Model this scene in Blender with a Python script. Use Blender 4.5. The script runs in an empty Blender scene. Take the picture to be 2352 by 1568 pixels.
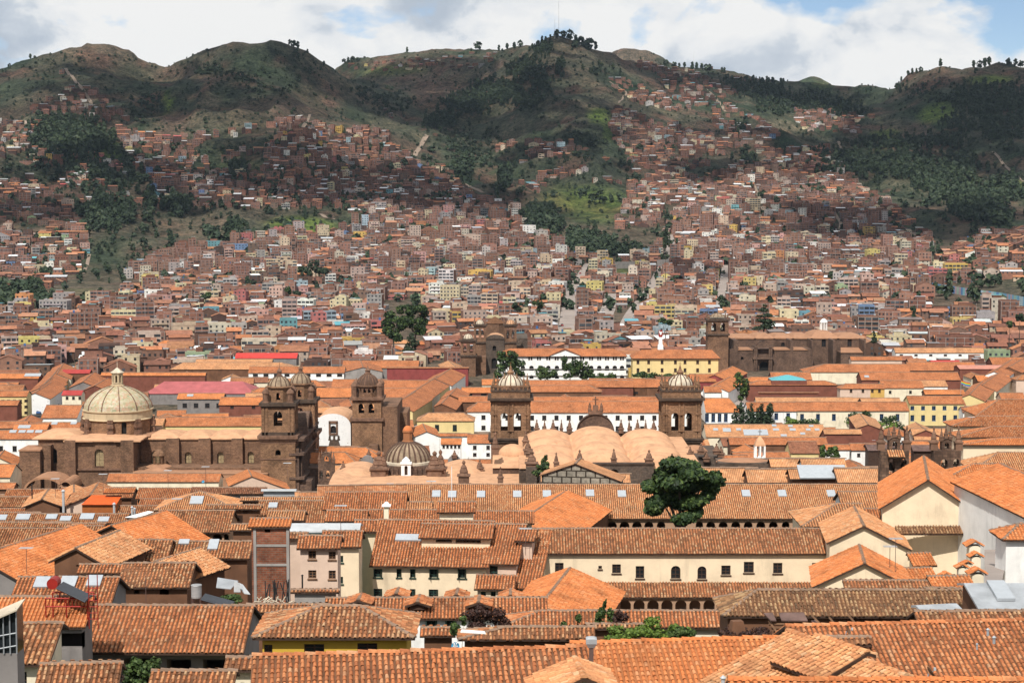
import bpy,math,random
import numpy as np
from mathutils import Vector,Matrix
# ------------------------------------------------------------------ camera, sky, sun, exposure
SC=bpy.context.scene
COL=SC.collection
F=4100.0            # focal length in units of a 2352-wide picture
CZ=90.0             # eye height above the datum of the city
TH=math.atan((784-450)/F)
cd=bpy.data.cameras.new('camera')
cam=bpy.data.objects.new('camera',cd)
COL.objects.link(cam)
cam.location=(0,0,CZ)
cam.rotation_euler=(math.pi/2-TH,0,0)
cd.sensor_width=36.0
cd.lens=36.0*F/2352.0
cd.clip_start=1.0
cd.clip_end=20000.0
SC.camera=cam
SUN_DIR=Vector((-0.24,-0.82,1.0)).normalized()     # towards the sun: high, behind and to the left
sun_el=math.asin(SUN_DIR.z)
sun_rot=math.atan2(-SUN_DIR.x,SUN_DIR.y)
sd=bpy.data.lights.new('sun','SUN')
sd.energy=5.0
sd.angle=math.radians(0.53)
sd.color=(1.0,0.955,0.88)
sun=bpy.data.objects.new('sun',sd)
COL.objects.link(sun)
sun.rotation_euler=SUN_DIR.to_track_quat('Z','Y').to_euler()
W=bpy.data.worlds.new('World')
SC.world=W
W.use_nodes=True
nt=W.node_tree
nt.nodes.clear()
def NN(tree,typ,**kw):
 n=tree.nodes.new(typ)
 for k,v in kw.items():
  setattr(n,k,v)
 return n
def sky_nodes():
 L=nt.links.new
 out=NN(nt,'ShaderNodeOutputWorld')
 bg=NN(nt,'ShaderNodeBackground')
 bg.inputs[1].default_value=0.10
 sky=NN(nt,'ShaderNodeTexSky')
 sky.sky_type='NISHITA'
 sky.sun_disc=False
 sky.sun_elevation=sun_el
 sky.sun_rotation=sun_rot
 sky.altitude=3400
 sky.air_density=1.0
 sky.dust_density=1.5
 tc=NN(nt,'ShaderNodeTexCoord')
 mp=NN(nt,'ShaderNodeMapping')
 mp.inputs['Scale'].default_value=(1.0,1.0,1.75)
 mp.inputs['Location'].default_value=(5.3,0.45,0.0)
 L(tc.outputs['Generated'],mp.inputs['Vector'])
 def nz(scale,detail,rough,dist=0.0,off=0.0):
  n=NN(nt,'ShaderNodeTexNoise')
  n.noise_dimensions='4D'
  n.inputs['W'].default_value=off
  n.inputs['Scale'].default_value=scale
  n.inputs['Detail'].default_value=detail
  n.inputs['Roughness'].default_value=rough
  n.inputs['Distortion'].default_value=dist
  L(mp.outputs[0],n.inputs['Vector'])
  return n.outputs['Fac']
 def ramp(src,stops):
  r=NN(nt,'ShaderNodeValToRGB')
  e=r.color_ramp.elements
  while len(e)<len(stops):
   e.new(0.5)
  for q,(p,c) in zip(e,stops):
   q.position=p
   q.color=(*c,1) if len(c)==3 else c
  L(src,r.inputs[0])
  return r.outputs[0]
 def mix(a,b,f):
  m=NN(nt,'ShaderNodeMix',data_type='RGBA')
  for s,v in ((6,a),(7,b)):
   if isinstance(v,tuple):
    m.inputs[s].default_value=(*v,1)
   else:
    L(v,m.inputs[s])
  L(f,m.inputs[0])
  return m.outputs[2]
 body=nz(11.0,7,0.52,0.15,1.7)
 cover=ramp(body,[(0.39,(0,0,0)),(0.45,(1,1,1))])
 tone=nz(12.0,7,0.56,0.3,6.1)
 cloud=ramp(tone,[(0.39,(4.6,5.2,6.0)),(0.455,(5.8,6.3,6.9)),(0.495,(7.6,7.8,8.0)),(0.56,(8.6,8.6,8.5))])
 skyc=NN(nt,'ShaderNodeMix',data_type='RGBA',blend_type='MULTIPLY')
 skyc.inputs[0].default_value=1.0
 L(sky.outputs[0],skyc.inputs[6])
 skyc.inputs[7].default_value=(1.0,1.0,1.0,1)
 L(mix(skyc.outputs[2],cloud,cover),bg.inputs[0])
 L(bg.outputs[0],out.inputs[0])
sky_nodes()
SC.view_settings.view_transform='Standard'
SC.view_settings.look='None'
SC.view_settings.gamma=1.0
SC.view_settings.use_curve_mapping=False
SC.view_settings.exposure=0.08
SC.render.engine='CYCLES'
SC.cycles.max_bounces=5
SC.cycles.diffuse_bounces=3
SC.cycles.glossy_bounces=2
SC.cycles.transmission_bounces=3
SC.cycles.volume_bounces=0
SC.cycles.transparent_max_bounces=6
SC.cycles.use_denoising=True
# ------------------------------------------------------------------ pixel helpers (authoring: a picture point + a distance -> a place)
CT,ST=math.cos(TH),math.sin(TH)
def T(py):
 v=(784-py)/F
 return (ST-v*CT)/(CT+v*ST)
def P(px,py,d):
 v=(784-py)/F
 return Vector(((px-1176)/F*d/(CT+v*ST),d,CZ-T(py)*d))
def proj(x,y,z):
 dz=z-CZ
 dep=y*CT-dz*ST
 return 1176+F*x/dep,784-F*(y*ST+dz*CT)/dep
def A_(x,y):
 return (.34*x,1098+.34*y)
def B_(x,y):
 return (776+.34*x,1098+.34*y)
def C_(x,y):
 return (1552+.34*x,1098+.34*y)
def D_(x,y):
 return (.34*x,800+.34*y)
def E_(x,y):
 return (776+.34*x,800+.34*y)
def F_(x,y):
 return (1552+.34*x,800+.34*y)
RNG=random.Random(11)
NP=np.random.default_rng(5)
# ------------------------------------------------------------------ materials
MATS={}
def new_mat(name):
 m=bpy.data.materials.new(name)
 m.use_nodes=True
 t=m.node_tree
 b=t.nodes['Principled BSDF']
 b.inputs['Specular IOR Level'].default_value=0.25
 return m,t,b
def lk(t,a,b):
 t.links.new(a,b)
def noise_node(t,scale,detail=4,rough=.55,vec=None,stretch=None):
 n=NN(t,'ShaderNodeTexNoise')
 n.inputs['Scale'].default_value=scale
 n.inputs['Detail'].default_value=detail
 n.inputs['Roughness'].default_value=rough
 if vec is None:
  g=NN(t,'ShaderNodeNewGeometry')
  vec=g.outputs['Position']
 if stretch:
  mp=NN(t,'ShaderNodeMapping')
  mp.inputs['Scale'].default_value=stretch
  lk(t,vec,mp.inputs[0])
  vec=mp.outputs[0]
 lk(t,vec,n.inputs['Vector'])
 return n
def ramp_node(t,src,stops,interp='LINEAR'):
 r=NN(t,'ShaderNodeValToRGB')
 r.color_ramp.interpolation=interp
 e=r.color_ramp.elements
 while len(e)<len(stops):
  e.new(0.5)
 for q,(p,c) in zip(e,stops):
  q.position=p
  q.color=(*c,1) if len(c)==3 else c
 lk(t,src,r.inputs[0])
 return r
def mix_node(t,a,b,f,blend='MIX'):
 m=NN(t,'ShaderNodeMix',data_type='RGBA',blend_type=blend)
 for s,v in ((6,a),(7,b)):
  if isinstance(v,tuple):
   m.inputs[s].default_value=(*v,1)
  else:
   lk(t,v,m.inputs[s])
 if isinstance(f,(int,float)):
  m.inputs[0].default_value=f
 else:
  lk(t,f,m.inputs[0])
 return m.outputs[2]
def math_node(t,op,a,b=None):
 m=NN(t,'ShaderNodeMath',operation=op)
 for i,v in enumerate((a,b)):
  if v is None:
   continue
  if isinstance(v,(int,float)):
   m.inputs[i].default_value=v
  else:
   lk(t,v,m.inputs[i])
 return m.outputs[0]
def sc3(c,k):
 return tuple(max(0,min(1,x*k)) for x in c)
def plaster(name,c,var=.22,rough=.9,streak=.35,spots=None):
 """rendered or painted wall: blotches, vertical rain streaks and worn patches"""
 if name in MATS:
  return MATS[name]
 m,t,b=new_mat(name)
 n1=noise_node(t,.45,5,.6)
 n2=noise_node(t,1.0,5,.65,stretch=(.9,.9,.2))
 r1=ramp_node(t,n1.outputs[0],[(.3,sc3(c,1-var)),(.55,c),(.8,sc3(c,1+var*.35))])
 r2=ramp_node(t,n2.outputs[0],[(.30,(1-streak,)*3),(.46,(1,1,1))])
 col=mix_node(t,r1.outputs[0],r2.outputs[0],.6,'MULTIPLY')
 if spots:
  n3=noise_node(t,.8,8,.7)
  r3=ramp_node(t,n3.outputs[0],[(.60,(0,0,0)),(.66,(1,1,1))])
  col=mix_node(t,col,spots,r3.outputs[0])
 lk(t,col,b.inputs['Base Color'])
 b.inputs['Roughness'].default_value=rough
 bp=NN(t,'ShaderNodeBump')
 bp.inputs['Strength'].default_value=.4
 bp.inputs['Distance'].default_value=.06
 n4=noise_node(t,1.6,7,.68)
 lk(t,n4.outputs[0],bp.inputs['Height'])
 lk(t,bp.outputs[0],b.inputs['Normal'])
 MATS[name]=m
 return m
def masonry(name,c1,c2,mortar,bw,bh,msize=.018,var=.4,bump=.5,stain=.5):
 """coursed stone or brick seen from far: world-space courses along the wall's own horizontal"""
 if name in MATS:
  return MATS[name]
 m,t,b=new_mat(name)
 g=NN(t,'ShaderNodeNewGeometry')
 sx=NN(t,'ShaderNodeSeparateXYZ')
 lk(t,g.outputs['Position'],sx.inputs[0])
 s=math_node(t,'ADD',sx.outputs[0],sx.outputs[1])
 cb=NN(t,'ShaderNodeCombineXYZ')
 lk(t,s,cb.inputs[0])
 lk(t,sx.outputs[2],cb.inputs[1])
 br=NN(t,'ShaderNodeTexBrick')
 br.inputs['Scale'].default_value=1.0
 br.inputs['Brick Width'].default_value=bw
 br.inputs['Row Height'].default_value=bh
 br.inputs['Mortar Size'].default_value=msize
 br.inputs['Color1'].default_value=(*c1,1)
 br.inputs['Color2'].default_value=(*c2,1)
 br.inputs['Mortar'].default_value=(*mortar,1)
 lk(t,cb.outputs[0],br.inputs['Vector'])
 n1=noise_node(t,.22,6,.62)
 r1=ramp_node(t,n1.outputs[0],[(.3,(1-stain,)*3),(.55,(1,1,1)),(.8,(1.25,1.2,1.12))])
 n2=noise_node(t,2.2,4,.6)
 r2=ramp_node(t,n2.outputs[0],[(.3,(1-var,)*3),(.7,(1+var*.4,)*3)])
 col=mix_node(t,br.outputs[0],r1.outputs[0],1.0,'MULTIPLY')
 col=mix_node(t,col,r2.outputs[0],1.0,'MULTIPLY')
 lk(t,col,b.inputs['Base Color'])
 b.inputs['Roughness'].default_value=.9
 bp=NN(t,'ShaderNodeBump')
 bp.inputs['Strength'].default_value=min(1,bump*1.6)
 bp.inputs['Distance'].default_value=.12
 lk(t,col,bp.inputs['Height'])
 lk(t,bp.outputs[0],b.inputs['Normal'])
 MATS[name]=m
 return m
def tile_mat(name,stops,patch=(.55,1.0),scale=.5):
 """barrel tiles: a colour of its own for every tile (island / object), lichen and soot in patches"""
 if name in MATS:
  return MATS[name]
 m,t,b=new_mat(name)
 g=NN(t,'ShaderNodeNewGeometry')
 oi=NN(t,'ShaderNodeObjectInfo')
 r=math_node(t,'FRACT',math_node(t,'ADD',g.outputs['Random Per Island'],oi.outputs['Random']))
 cr=ramp_node(t,r,stops)
 n1=noise_node(t,scale,5,.65)
 r1=ramp_node(t,n1.outputs[0],[(.28,(patch[0],)*3),(.46,(.97,)*3),(.72,(patch[1]*1.12,patch[1]*1.08,patch[1]))])
 n2=noise_node(t,9.0,4,.65)
 r2=ramp_node(t,n2.outputs[0],[(.3,(.62,.6,.56)),(.6,(1.06,1.04,1.0))])
 col=mix_node(t,cr.outputs[0],r1.outputs[0],1.0,'MULTIPLY')
 col=mix_node(t,col,r2.outputs[0],.8,'MULTIPLY')
 lk(t,col,b.inputs['Base Color'])
 b.inputs['Roughness'].default_value=.88
 MATS[name]=m
 return m
def flat_tile_mat(name,stops,gap=.38,pitch=.24,length=.42,patch=(.6,1.0)):
 """tiled roof too far away to build tile by tile: uv in metres, one colour per tile, dark channels between the courses"""
 if name in MATS:
  return MATS[name]
 m,t,b=new_mat(name)
 uv=NN(t,'ShaderNodeUVMap')
 uv.uv_map='uv'
 sx=NN(t,'ShaderNodeSeparateXYZ')
 lk(t,uv.outputs[0],sx.inputs[0])
 u=math_node(t,'DIVIDE',sx.outputs[0],pitch)
 v=math_node(t,'DIVIDE',sx.outputs[1],length)
 cb=NN(t,'ShaderNodeCombineXYZ')
 lk(t,math_node(t,'FLOOR',u),cb.inputs[0])
 lk(t,math_node(t,'FLOOR',v),cb.inputs[1])
 oi=NN(t,'ShaderNodeObjectInfo')
 lk(t,oi.outputs['Random'],cb.inputs[2])
 wn=NN(t,'ShaderNodeTexWhiteNoise')
 lk(t,cb.outputs[0],wn.inputs[0])
 cr=ramp_node(t,wn.outputs[0],stops)
 fu=math_node(t,'ABSOLUTE',math_node(t,'SUBTRACT',math_node(t,'FRACT',u),.5))
 gp=ramp_node(t,fu,[(.5-gap*.5,(1,1,1)),(.5-gap*.22,(.40,.36,.34))])
 col=mix_node(t,cr.outputs[0],gp.outputs[0],1.0,'MULTIPLY')
 n1=noise_node(t,.22,6,.65)
 r1=ramp_node(t,n1.outputs[0],[(.3,(patch[0],)*3),(.52,(.95,)*3),(.75,(patch[1]*1.15,patch[1]*1.1,patch[1]))])
 col=mix_node(t,col,r1.outputs[0],1.0,'MULTIPLY')
 n2=noise_node(t,1.3,4,.7)
 r2=ramp_node(t,n2.outputs[0],[(.3,(.7,.68,.66)),(.62,(1.08,1.06,1.04))])
 col=mix_node(t,col,r2.outputs[0],1.0,'MULTIPLY')
 lk(t,col,b.inputs['Base Color'])
 b.inputs['Roughness'].default_value=.9
 MATS[name]=m
 return m
def attr_mat(name,rough=.88,var=.3,scale=.35,fine=2.5,spec=.25):
 """paint, brick and sheet colours of the far houses, one colour per face attribute, weathered by noise"""
 m,t,b=new_mat(name)
 a=NN(t,'ShaderNodeAttribute')
 a.attribute_name='tint'
 n1=noise_node(t,scale,4,.65)
 r1=ramp_node(t,n1.outputs[0],[(.3,(1-var,)*3),(.6,(1.05,)*3)])
 n2=noise_node(t,fine,3,.6)
 r2=ramp_node(t,n2.outputs[0],[(.3,(1-var*.7,)*3),(.65,(1.08,)*3)])
 col=mix_node(t,a.outputs['Color'],r1.outputs[0],1.0,'MULTIPLY')
 col=mix_node(t,col,r2.outputs[0],1.0,'MULTIPLY')
 lk(t,col,b.inputs['Base Color'])
 b.inputs['Roughness'].default_value=rough
 b.inputs['Specular IOR Level'].default_value=spec
 MATS[name]=m
 return m
def plain(name,c,rough=.7,metal=0.0,var=.2,scale=2.0,spec=.3):
 if name in MATS:
  return MATS[name]
 m,t,b=new_mat(name)
 n1=noise_node(t,scale,5,.6)
 r1=ramp_node(t,n1.outputs[0],[(.3,sc3(c,1-var)),(.7,sc3(c,1+var*.5))])
 lk(t,r1.outputs[0],b.inputs['Base Color'])
 b.inputs['Roughness'].default_value=rough
 b.inputs['Metallic'].default_value=metal
 b.inputs['Specular IOR Level'].default_value=spec
 MATS[name]=m
 return m
def leaf_mat(name,c1,c2,c3):
 if name in MATS:
  return MATS[name]
 m,t,b=new_mat(name)
 g=NN(t,'ShaderNodeNewGeometry')
 cr=ramp_node(t,g.outputs['Random Per Island'],[(0,c1),(.55,c2),(1,c3)])
 n1=noise_node(t,.6,3,.6)
 r1=ramp_node(t,n1.outputs[0],[(.3,(.65,)*3),(.7,(1.15,)*3)])
 lk(t,mix_node(t,cr.outputs[0],r1.outputs[0],1.0,'MULTIPLY'),b.inputs['Base Color'])
 b.inputs['Roughness'].default_value=.6
 MATS[name]=m
 return m
# terracotta palettes (albedo)
def pal(L,r=1.14,g=1.22,b=1.34):
 q=[(p,(c[0]*r,c[1]*g,c[2]*b)) for p,c in L]
 m=[sum(c[i] for _,c in q)/len(q) for i in range(3)]
 return [(p,tuple(x*.66+y*.38 for x,y in zip(c,m))) for p,c in q]
T_OLD=pal([(0,(.085,.034,.016)),(.16,(.20,.070,.026)),(.36,(.33,.108,.040)),(.6,(.40,.140,.052)),(.80,(.42,.21,.098)),(1,(.44,.285,.155))])
T_WARM=pal([(0,(.17,.050,.018)),(.2,(.30,.088,.030)),(.5,(.43,.135,.045)),(.8,(.47,.18,.07)),(1,(.46,.26,.14))])
T_NEW=pal([(0,(.36,.100,.030)),(.4,(.48,.145,.042)),(.8,(.54,.19,.062)),(1,(.50,.235,.11))])
T_PALE=pal([(0,(.34,.125,.05)),(.4,(.47,.19,.075)),(.8,(.53,.255,.11)),(1,(.50,.32,.18))])
T_DARK=pal([(0,(.07,.030,.017)),(.4,(.20,.070,.034)),(.75,(.29,.105,.052)),(1,(.34,.19,.11))])
T_SMOKE=pal([(0,(.045,.028,.018)),(.3,(.16,.075,.035)),(.65,(.29,.14,.063)),(1,(.38,.25,.13))])
for k,s in (('old',T_OLD),('warm',T_WARM),('new',T_NEW),('pale',T_PALE),('dark',T_DARK),('smoke',T_SMOKE)):
 tile_mat('tile_'+k,s)
for k,s in (('old',T_OLD),('warm',T_WARM),('new',T_NEW),('pale',T_PALE),('dark',T_DARK)):
 s2=[(p,tuple(x*.6+y*.4 for x,y in zip(c,s[len(s)//2][1]))) for p,c in s]
 flat_tile_mat('flat_'+k,s2)
plain('pan',(.15,.070,.036),.95,var=.5,scale=1.2)
plain('pan_new',(.34,.13,.05),.95,var=.3,scale=1.2)
plain('mortar',(.25,.165,.115),.95,var=.35,scale=1.5)
plaster('cream',(.75,.61,.43),.17,streak=.34)
plaster('pale_cream',(.74,.66,.50),.18,streak=.34)
plaster('white',(.82,.81,.78),.15,streak=.32)
plaster('white_stained',(.74,.74,.73),.08,streak=.12,spots=(.30,.26,.23))
plaster('pinkish',(.62,.46,.36),.15,streak=.22)
plaster('yellow',(.52,.33,.045),.15,streak=.2)
plaster('pale_yellow',(.68,.54,.26),.12,streak=.2)
plaster('ochre_wall',(.58,.36,.10),.14,streak=.2)
plaster('adobe',(.155,.075,.042),.35,streak=.3)
plaster('adobe_red',(.19,.068,.045),.3,streak=.3)
plaster('concrete',(.30,.275,.255),.25,streak=.3)
plaster('grey_wall',(.22,.20,.19),.25,streak=.35)
plaster('red_wall',(.24,.055,.05),.25,streak=.3)
plaster('vault',(.56,.315,.18),.26,streak=.10,spots=(.44,.22,.12))
plaster('vault_dull',(.36,.19,.11),.25,streak=.15)
masonry('brick',(.34,.115,.06),(.25,.08,.045),(.26,.17,.12),.42,.16,.02)
masonry('stone',(.25,.14,.085),(.18,.10,.062),(.09,.055,.036),.78,.40,.02)
masonry('stone_warm',(.32,.18,.10),(.235,.13,.075),(.11,.065,.04),.72,.38,.02)
masonry('stone_dark',(.125,.088,.066),(.082,.062,.05),(.11,.085,.066),.62,.36,.035)
plain('stone_trim',(.18,.10,.065),.9,var=.5,scale=.9)
plain('stone_black',(.075,.05,.036),.9,var=.5,scale=.9)
plain('dome_tan',(.29,.215,.145),.9,var=.5,scale=.7)
plain('dome_rib',(.10,.058,.04),.9,var=.4)
plain('dome_white',(.55,.47,.36),.9,var=.35,scale=.8)
plain('void',(.012,.011,.010),.8,var=.1)  # near-black colour standing in for the unlit space behind openings
plain('glass_dark',(.018,.022,.026),.12,var=.3,spec=.5)
plain('panel_dark',(.03,.035,.045),.5,var=.2)
plain('pane_tan',(.33,.25,.14),.4,var=.4)
plaster('arcade',(.40,.25,.16),.2,streak=.2)
plain('wood_dark',(.055,.030,.020),.8,var=.4)
plain('wood',(.16,.085,.045),.8,var=.4)
plain('green_shutter',(.022,.055,.042),.7,var=.3)
plain('blue_paint',(.035,.115,.30),.6,var=.25)
plain('metal_grey',(.42,.44,.46),.5,.35,var=.25,scale=.8)
plain('metal_pale',(.50,.52,.53),.5,.2,var=.18,scale=.8)
plain('metal_rust',(.16,.10,.085),.75,.2,var=.5,scale=.9)
plain('skylight',(.40,.43,.46),.25,.1,var=.1,spec=.6)
plain('red_metal',(.30,.022,.016),.45,.1,var=.25)
plain('tank_grey',(.36,.36,.36),.5,.3,var=.2)
plain('bronze',(.035,.030,.024),.5,.5,var=.3)
plain('black_plastic',(.02,.02,.02),.5,var=.2)
plain('white_paint',(.78,.78,.76),.6,var=.08)
plain('blue_tarp',(.035,.075,.21),.7,var=.3)
plain('orange_tarp',(.62,.10,.015),.7,var=.2)
plain('orange_wood',(.32,.10,.025),.8,var=.2)
plain('dish_blue',(.04,.27,.45),.4,var=.1)
plain('teal',(.10,.36,.40),.5,var=.15)
plain('bark',(.07,.05,.038),.9,var=.4)
plain('asphalt',(.055,.053,.052),.9,var=.3,scale=.3)
plain('dirt_road',(.27,.205,.155),.95,var=.25,scale=.1)
plain('paved',(.32,.27,.24),.95,var=.25,scale=.1)
leaf_mat('leaf_dark',(.010,.022,.008),(.028,.055,.016),(.085,.125,.030))
leaf_mat('leaf_mid',(.025,.048,.014),(.05,.085,.022),(.085,.125,.030))
leaf_mat('leaf_bright',(.05,.09,.016),(.10,.165,.026),(.16,.22,.035))
leaf_mat('leaf_red',(.022,.012,.010),(.045,.020,.016),(.065,.030,.020))
leaf_mat('leaf_far',(.016,.030,.016),(.030,.050,.024),(.052,.072,.032))
attr_mat('far_wall')
attr_mat('far_roof',var=.35,fine=1.2)
attr_mat('far_metal',.45,.2,spec=.5)
attr_mat('paint',.6,.12,spec=.35)
# ------------------------------------------------------------------ mesh tools
def link(o,parent=None):
 COL.objects.link(o)
 if parent is not None:
  o.parent=parent
 return o
def tag(o,label=None,cat=None,group=None,kind=None):
 if label:
  o['label']=label
 if cat:
  o['category']=cat
 if group:
  o['group']=group
 if kind:
  o['kind']=kind
 return o
def empty(name,loc,label=None,cat=None,group=None):
 o=bpy.data.objects.new(name,None)
 o.empty_display_size=.5
 o.location=loc
 link(o)
 return tag(o,label,cat,group)
class MB:
 """collects faces in world space; build() links them as one mesh object below a parent standing at ORG"""
 def __init__(self):
  self.v,self.f,self.m,self.uv,self.c=[],[],[],[],[]
 def poly(self,pts,m=0,uv=None,col=None):
  k=len(self.v)
  self.v+=[tuple(p) for p in pts]
  self.f.append(tuple(range(k,k+len(pts))))
  self.m.append(m)
  self.uv.append(uv)
  self.c.append(col)
 def faces(self,verts,faces,m=0,col=None):
  k=len(self.v)
  self.v+=[tuple(p) for p in verts]
  for f in faces:
   self.f.append(tuple(i+k for i in f))
   self.m.append(m)
   self.uv.append(None)
   self.c.append(col)
 def box(self,c,s,rot=0.0,m=0,taper=1.0,col=None):
  """c = centre of the base, s = sizes, taper = scale of the top"""
  x,y,z=s[0]/2,s[1]/2,s[2]
  ca,sa=math.cos(rot),math.sin(rot)
  vs=[]
  for zz,k in ((0,1),(z,taper)):
   for a,b in ((-x,-y),(x,-y),(x,y),(-x,y)):
    a,b=a*k,b*k
    vs.append((c[0]+a*ca-b*sa,c[1]+a*sa+b*ca,c[2]+zz))
  self.faces(vs,[(3,2,1,0),(4,5,6,7),(0,1,5,4),(1,2,6,5),(2,3,7,6),(3,0,4,7)],m,col)
 def bar(self,a,b,r,m=0,n=4,r2=None,col=None):
  a,b=Vector(a),Vector(b)
  d=(b-a).normalized()
  u=d.orthogonal().normalized()
  w=d.cross(u)
  r2=r if r2 is None else r2
  vs=[]
  for p,q in ((a,r),(b,r2)):
   for i in range(n):
    t=2*math.pi*(i+.5)/n
    vs.append(p+u*(q*math.cos(t))+w*(q*math.sin(t)))
  fs=[(i,(i+1)%n,n+(i+1)%n,n+i) for i in range(n)]
  fs+=[tuple(range(n))[::-1],tuple(range(n,2*n))]
  self.faces(vs,fs,m,col)
 def lathe(self,c,prof,n=12,m=0,a0=0.0,col=None,ms=None,sq=None):
  """prof: (radius, z) rows; ms: material per sector; sq: squash in y"""
  vs=[]
  for r,z in prof:
   for i in range(n):
    t=a0+2*math.pi*i/n
    vs.append((c[0]+r*math.cos(t),c[1]+r*math.sin(t)*(sq or 1),c[2]+z))
  for j in range(len(prof)-1):
   for i in range(n):
    k=(i+1)%n
    self.faces([vs[j*n+i],vs[j*n+k],vs[(j+1)*n+k],vs[(j+1)*n+i]],[(0,1,2,3)],ms[i%len(ms)] if ms else m,col)
  if prof[-1][0]>.01:
   self.faces(vs[-n:],[tuple(range(n))],m,col)
 def panel(self,o,e,w,h,holes=(),m=0,deep=.25,mr=None,nrm=None):
  """wall from o along e (unit, horizontal), w wide and h high; holes (u0,u1,z0,z1,arched): open, with reveals"""
  o,e=Vector(o),Vector(e)
  n=Vector((e.y,-e.x,0)) if nrm is None else Vector(nrm)
  mr=m if mr is None else mr
  def q(u,z,dd=0):
   return o+e*u+Vector((0,0,z))-n*dd
  us=sorted({0,w,*[x for a in holes for x in (max(0,a[0]),min(w,a[1]))]})
  for i in range(len(us)-1):
   u0,u1=us[i],us[i+1]
   if u1-u0<1e-4:
    continue
   hs=sorted([(max(0,a[2]),min(h,a[3])) for a in holes if a[0]<(u0+u1)/2<a[1]])
   z=0
   for a,b in hs+[(h,h)]:
    if a-z>1e-4:
     self.poly([q(u0,z),q(u1,z),q(u1,a),q(u0,a)],m)
    z=max(z,b)
  for a in holes:
   u0,u1,z0,z1=max(0,a[0]),min(w,a[1]),max(0,a[2]),min(h,a[3])
   arch=len(a)>4 and a[4]
   r=(u1-u0)/2
   zs=z1-r*(arch if arch else 0)
   top=[(u0,zs)]
   if arch:
    K=6
    for k in range(K+1):
     t=math.pi*(1-k/K)
     top.append((u0+r+r*math.cos(t),zs+r*arch*math.sin(t)))
    for k in range(1,K+1):
     (ua,za),(ub,zb)=top[k],top[k+1]
     self.poly([q(ua,za),q(ub,zb),q(ub,z1),q(ua,z1)],m)
    top=top[1:]
   else:
    top+=[(u1,zs)]
   loop=[(u0,z0)]+top+[(u1,z0)]
   loop=[p for k,p in enumerate(loop) if k==0 or (abs(p[0]-loop[k-1][0])+abs(p[1]-loop[k-1][1]))>1e-5]
   for k in range(len(loop)):
    a1,b1=loop[k],loop[(k+1)%len(loop)]
    self.poly([q(*b1),q(*a1),q(*a1,deep),q(*b1,deep)],mr)
 def build(self,name,mats,parent=None,smooth=False,org=None,kind=None):
  if not self.f:
   return None
  if org is None:
   org=parent.matrix_world.translation if parent is not None else Vector((0,0,0))
   if parent is not None:
    org=world_org(parent)
  me=bpy.data.meshes.new(name)
  va=np.array(self.v,dtype=np.float64)-np.array(org)
  me.from_pydata(va.tolist(),[],self.f)
  for x in ([mats] if not isinstance(mats,(list,tuple)) else mats):
   me.materials.append(MATS[x] if isinstance(x,str) else x)
  me.polygons.foreach_set('material_index',self.m)
  if smooth:
   me.polygons.foreach_set('use_smooth',[True]*len(self.f))
  if any(u is not None for u in self.uv):
   lay=me.uv_layers.new(name='uv')
   flat=[]
   for f,u in zip(self.f,self.uv):
    for k in range(len(f)):
     flat+=list(u[k]) if u is not None else [0,0]
   lay.data.foreach_set('uv',flat)
  if any(c is not None for c in self.c):
   at=me.color_attributes.new('tint','FLOAT_COLOR','CORNER')
   flat=[]
   for f,c in zip(self.f,self.c):
    flat+=[*(c or (.5,.5,.5)),1.0]*len(f)
   at.data.foreach_set('color',flat)
  me.update()
  o=bpy.data.objects.new(name,me)
  link(o,parent)
  if parent is None:
   o.location=org
  if kind:
   o['kind']=kind
  return o
def world_org(o):
 p=Vector((0,0,0))
 while o is not None:
  p+=o.location
  o=o.parent
 return p
def np_mesh(name,V,Q,mats,parent=None,org=None,mi=None,tint=None,smooth=False):
 """V (n,3) and quads Q (k,4) -> one mesh object"""
 if org is None:
  org=world_org(parent) if parent is not None else Vector((0,0,0))
 me=bpy.data.meshes.new(name)
 V=(V-np.array(org)).astype(np.float32)
 me.vertices.add(len(V))
 me.vertices.foreach_set('co',V.ravel())
 k=Q.shape[1]
 me.loops.add(Q.size)
 me.loops.foreach_set('vertex_index',Q.astype(np.int32).ravel())
 me.polygons.add(len(Q))
 me.polygons.foreach_set('loop_start',np.arange(0,Q.size,k,dtype=np.int32))
 me.polygons.foreach_set('loop_total',np.full(len(Q),k,dtype=np.int32))
 for x in ([mats] if not isinstance(mats,(list,tuple)) else mats):
  me.materials.append(MATS[x] if isinstance(x,str) else x)
 if mi is not None:
  me.polygons.foreach_set('material_index',mi.astype(np.int32))
 me.update(calc_edges=True)
 me.polygons.foreach_set('use_smooth',np.full(len(Q),bool(smooth)))
 if tint is not None:
  at=me.color_attributes.new('tint','FLOAT_COLOR','CORNER')
  c=np.ones((len(Q),4),dtype=np.float32)
  c[:,:3]=tint
  at.data.foreach_set('color',np.repeat(c,k,axis=0).ravel())
 o=bpy.data.objects.new(name,me)
 link(o,parent)
 if parent is None:
  o.location=org
 return o
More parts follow.
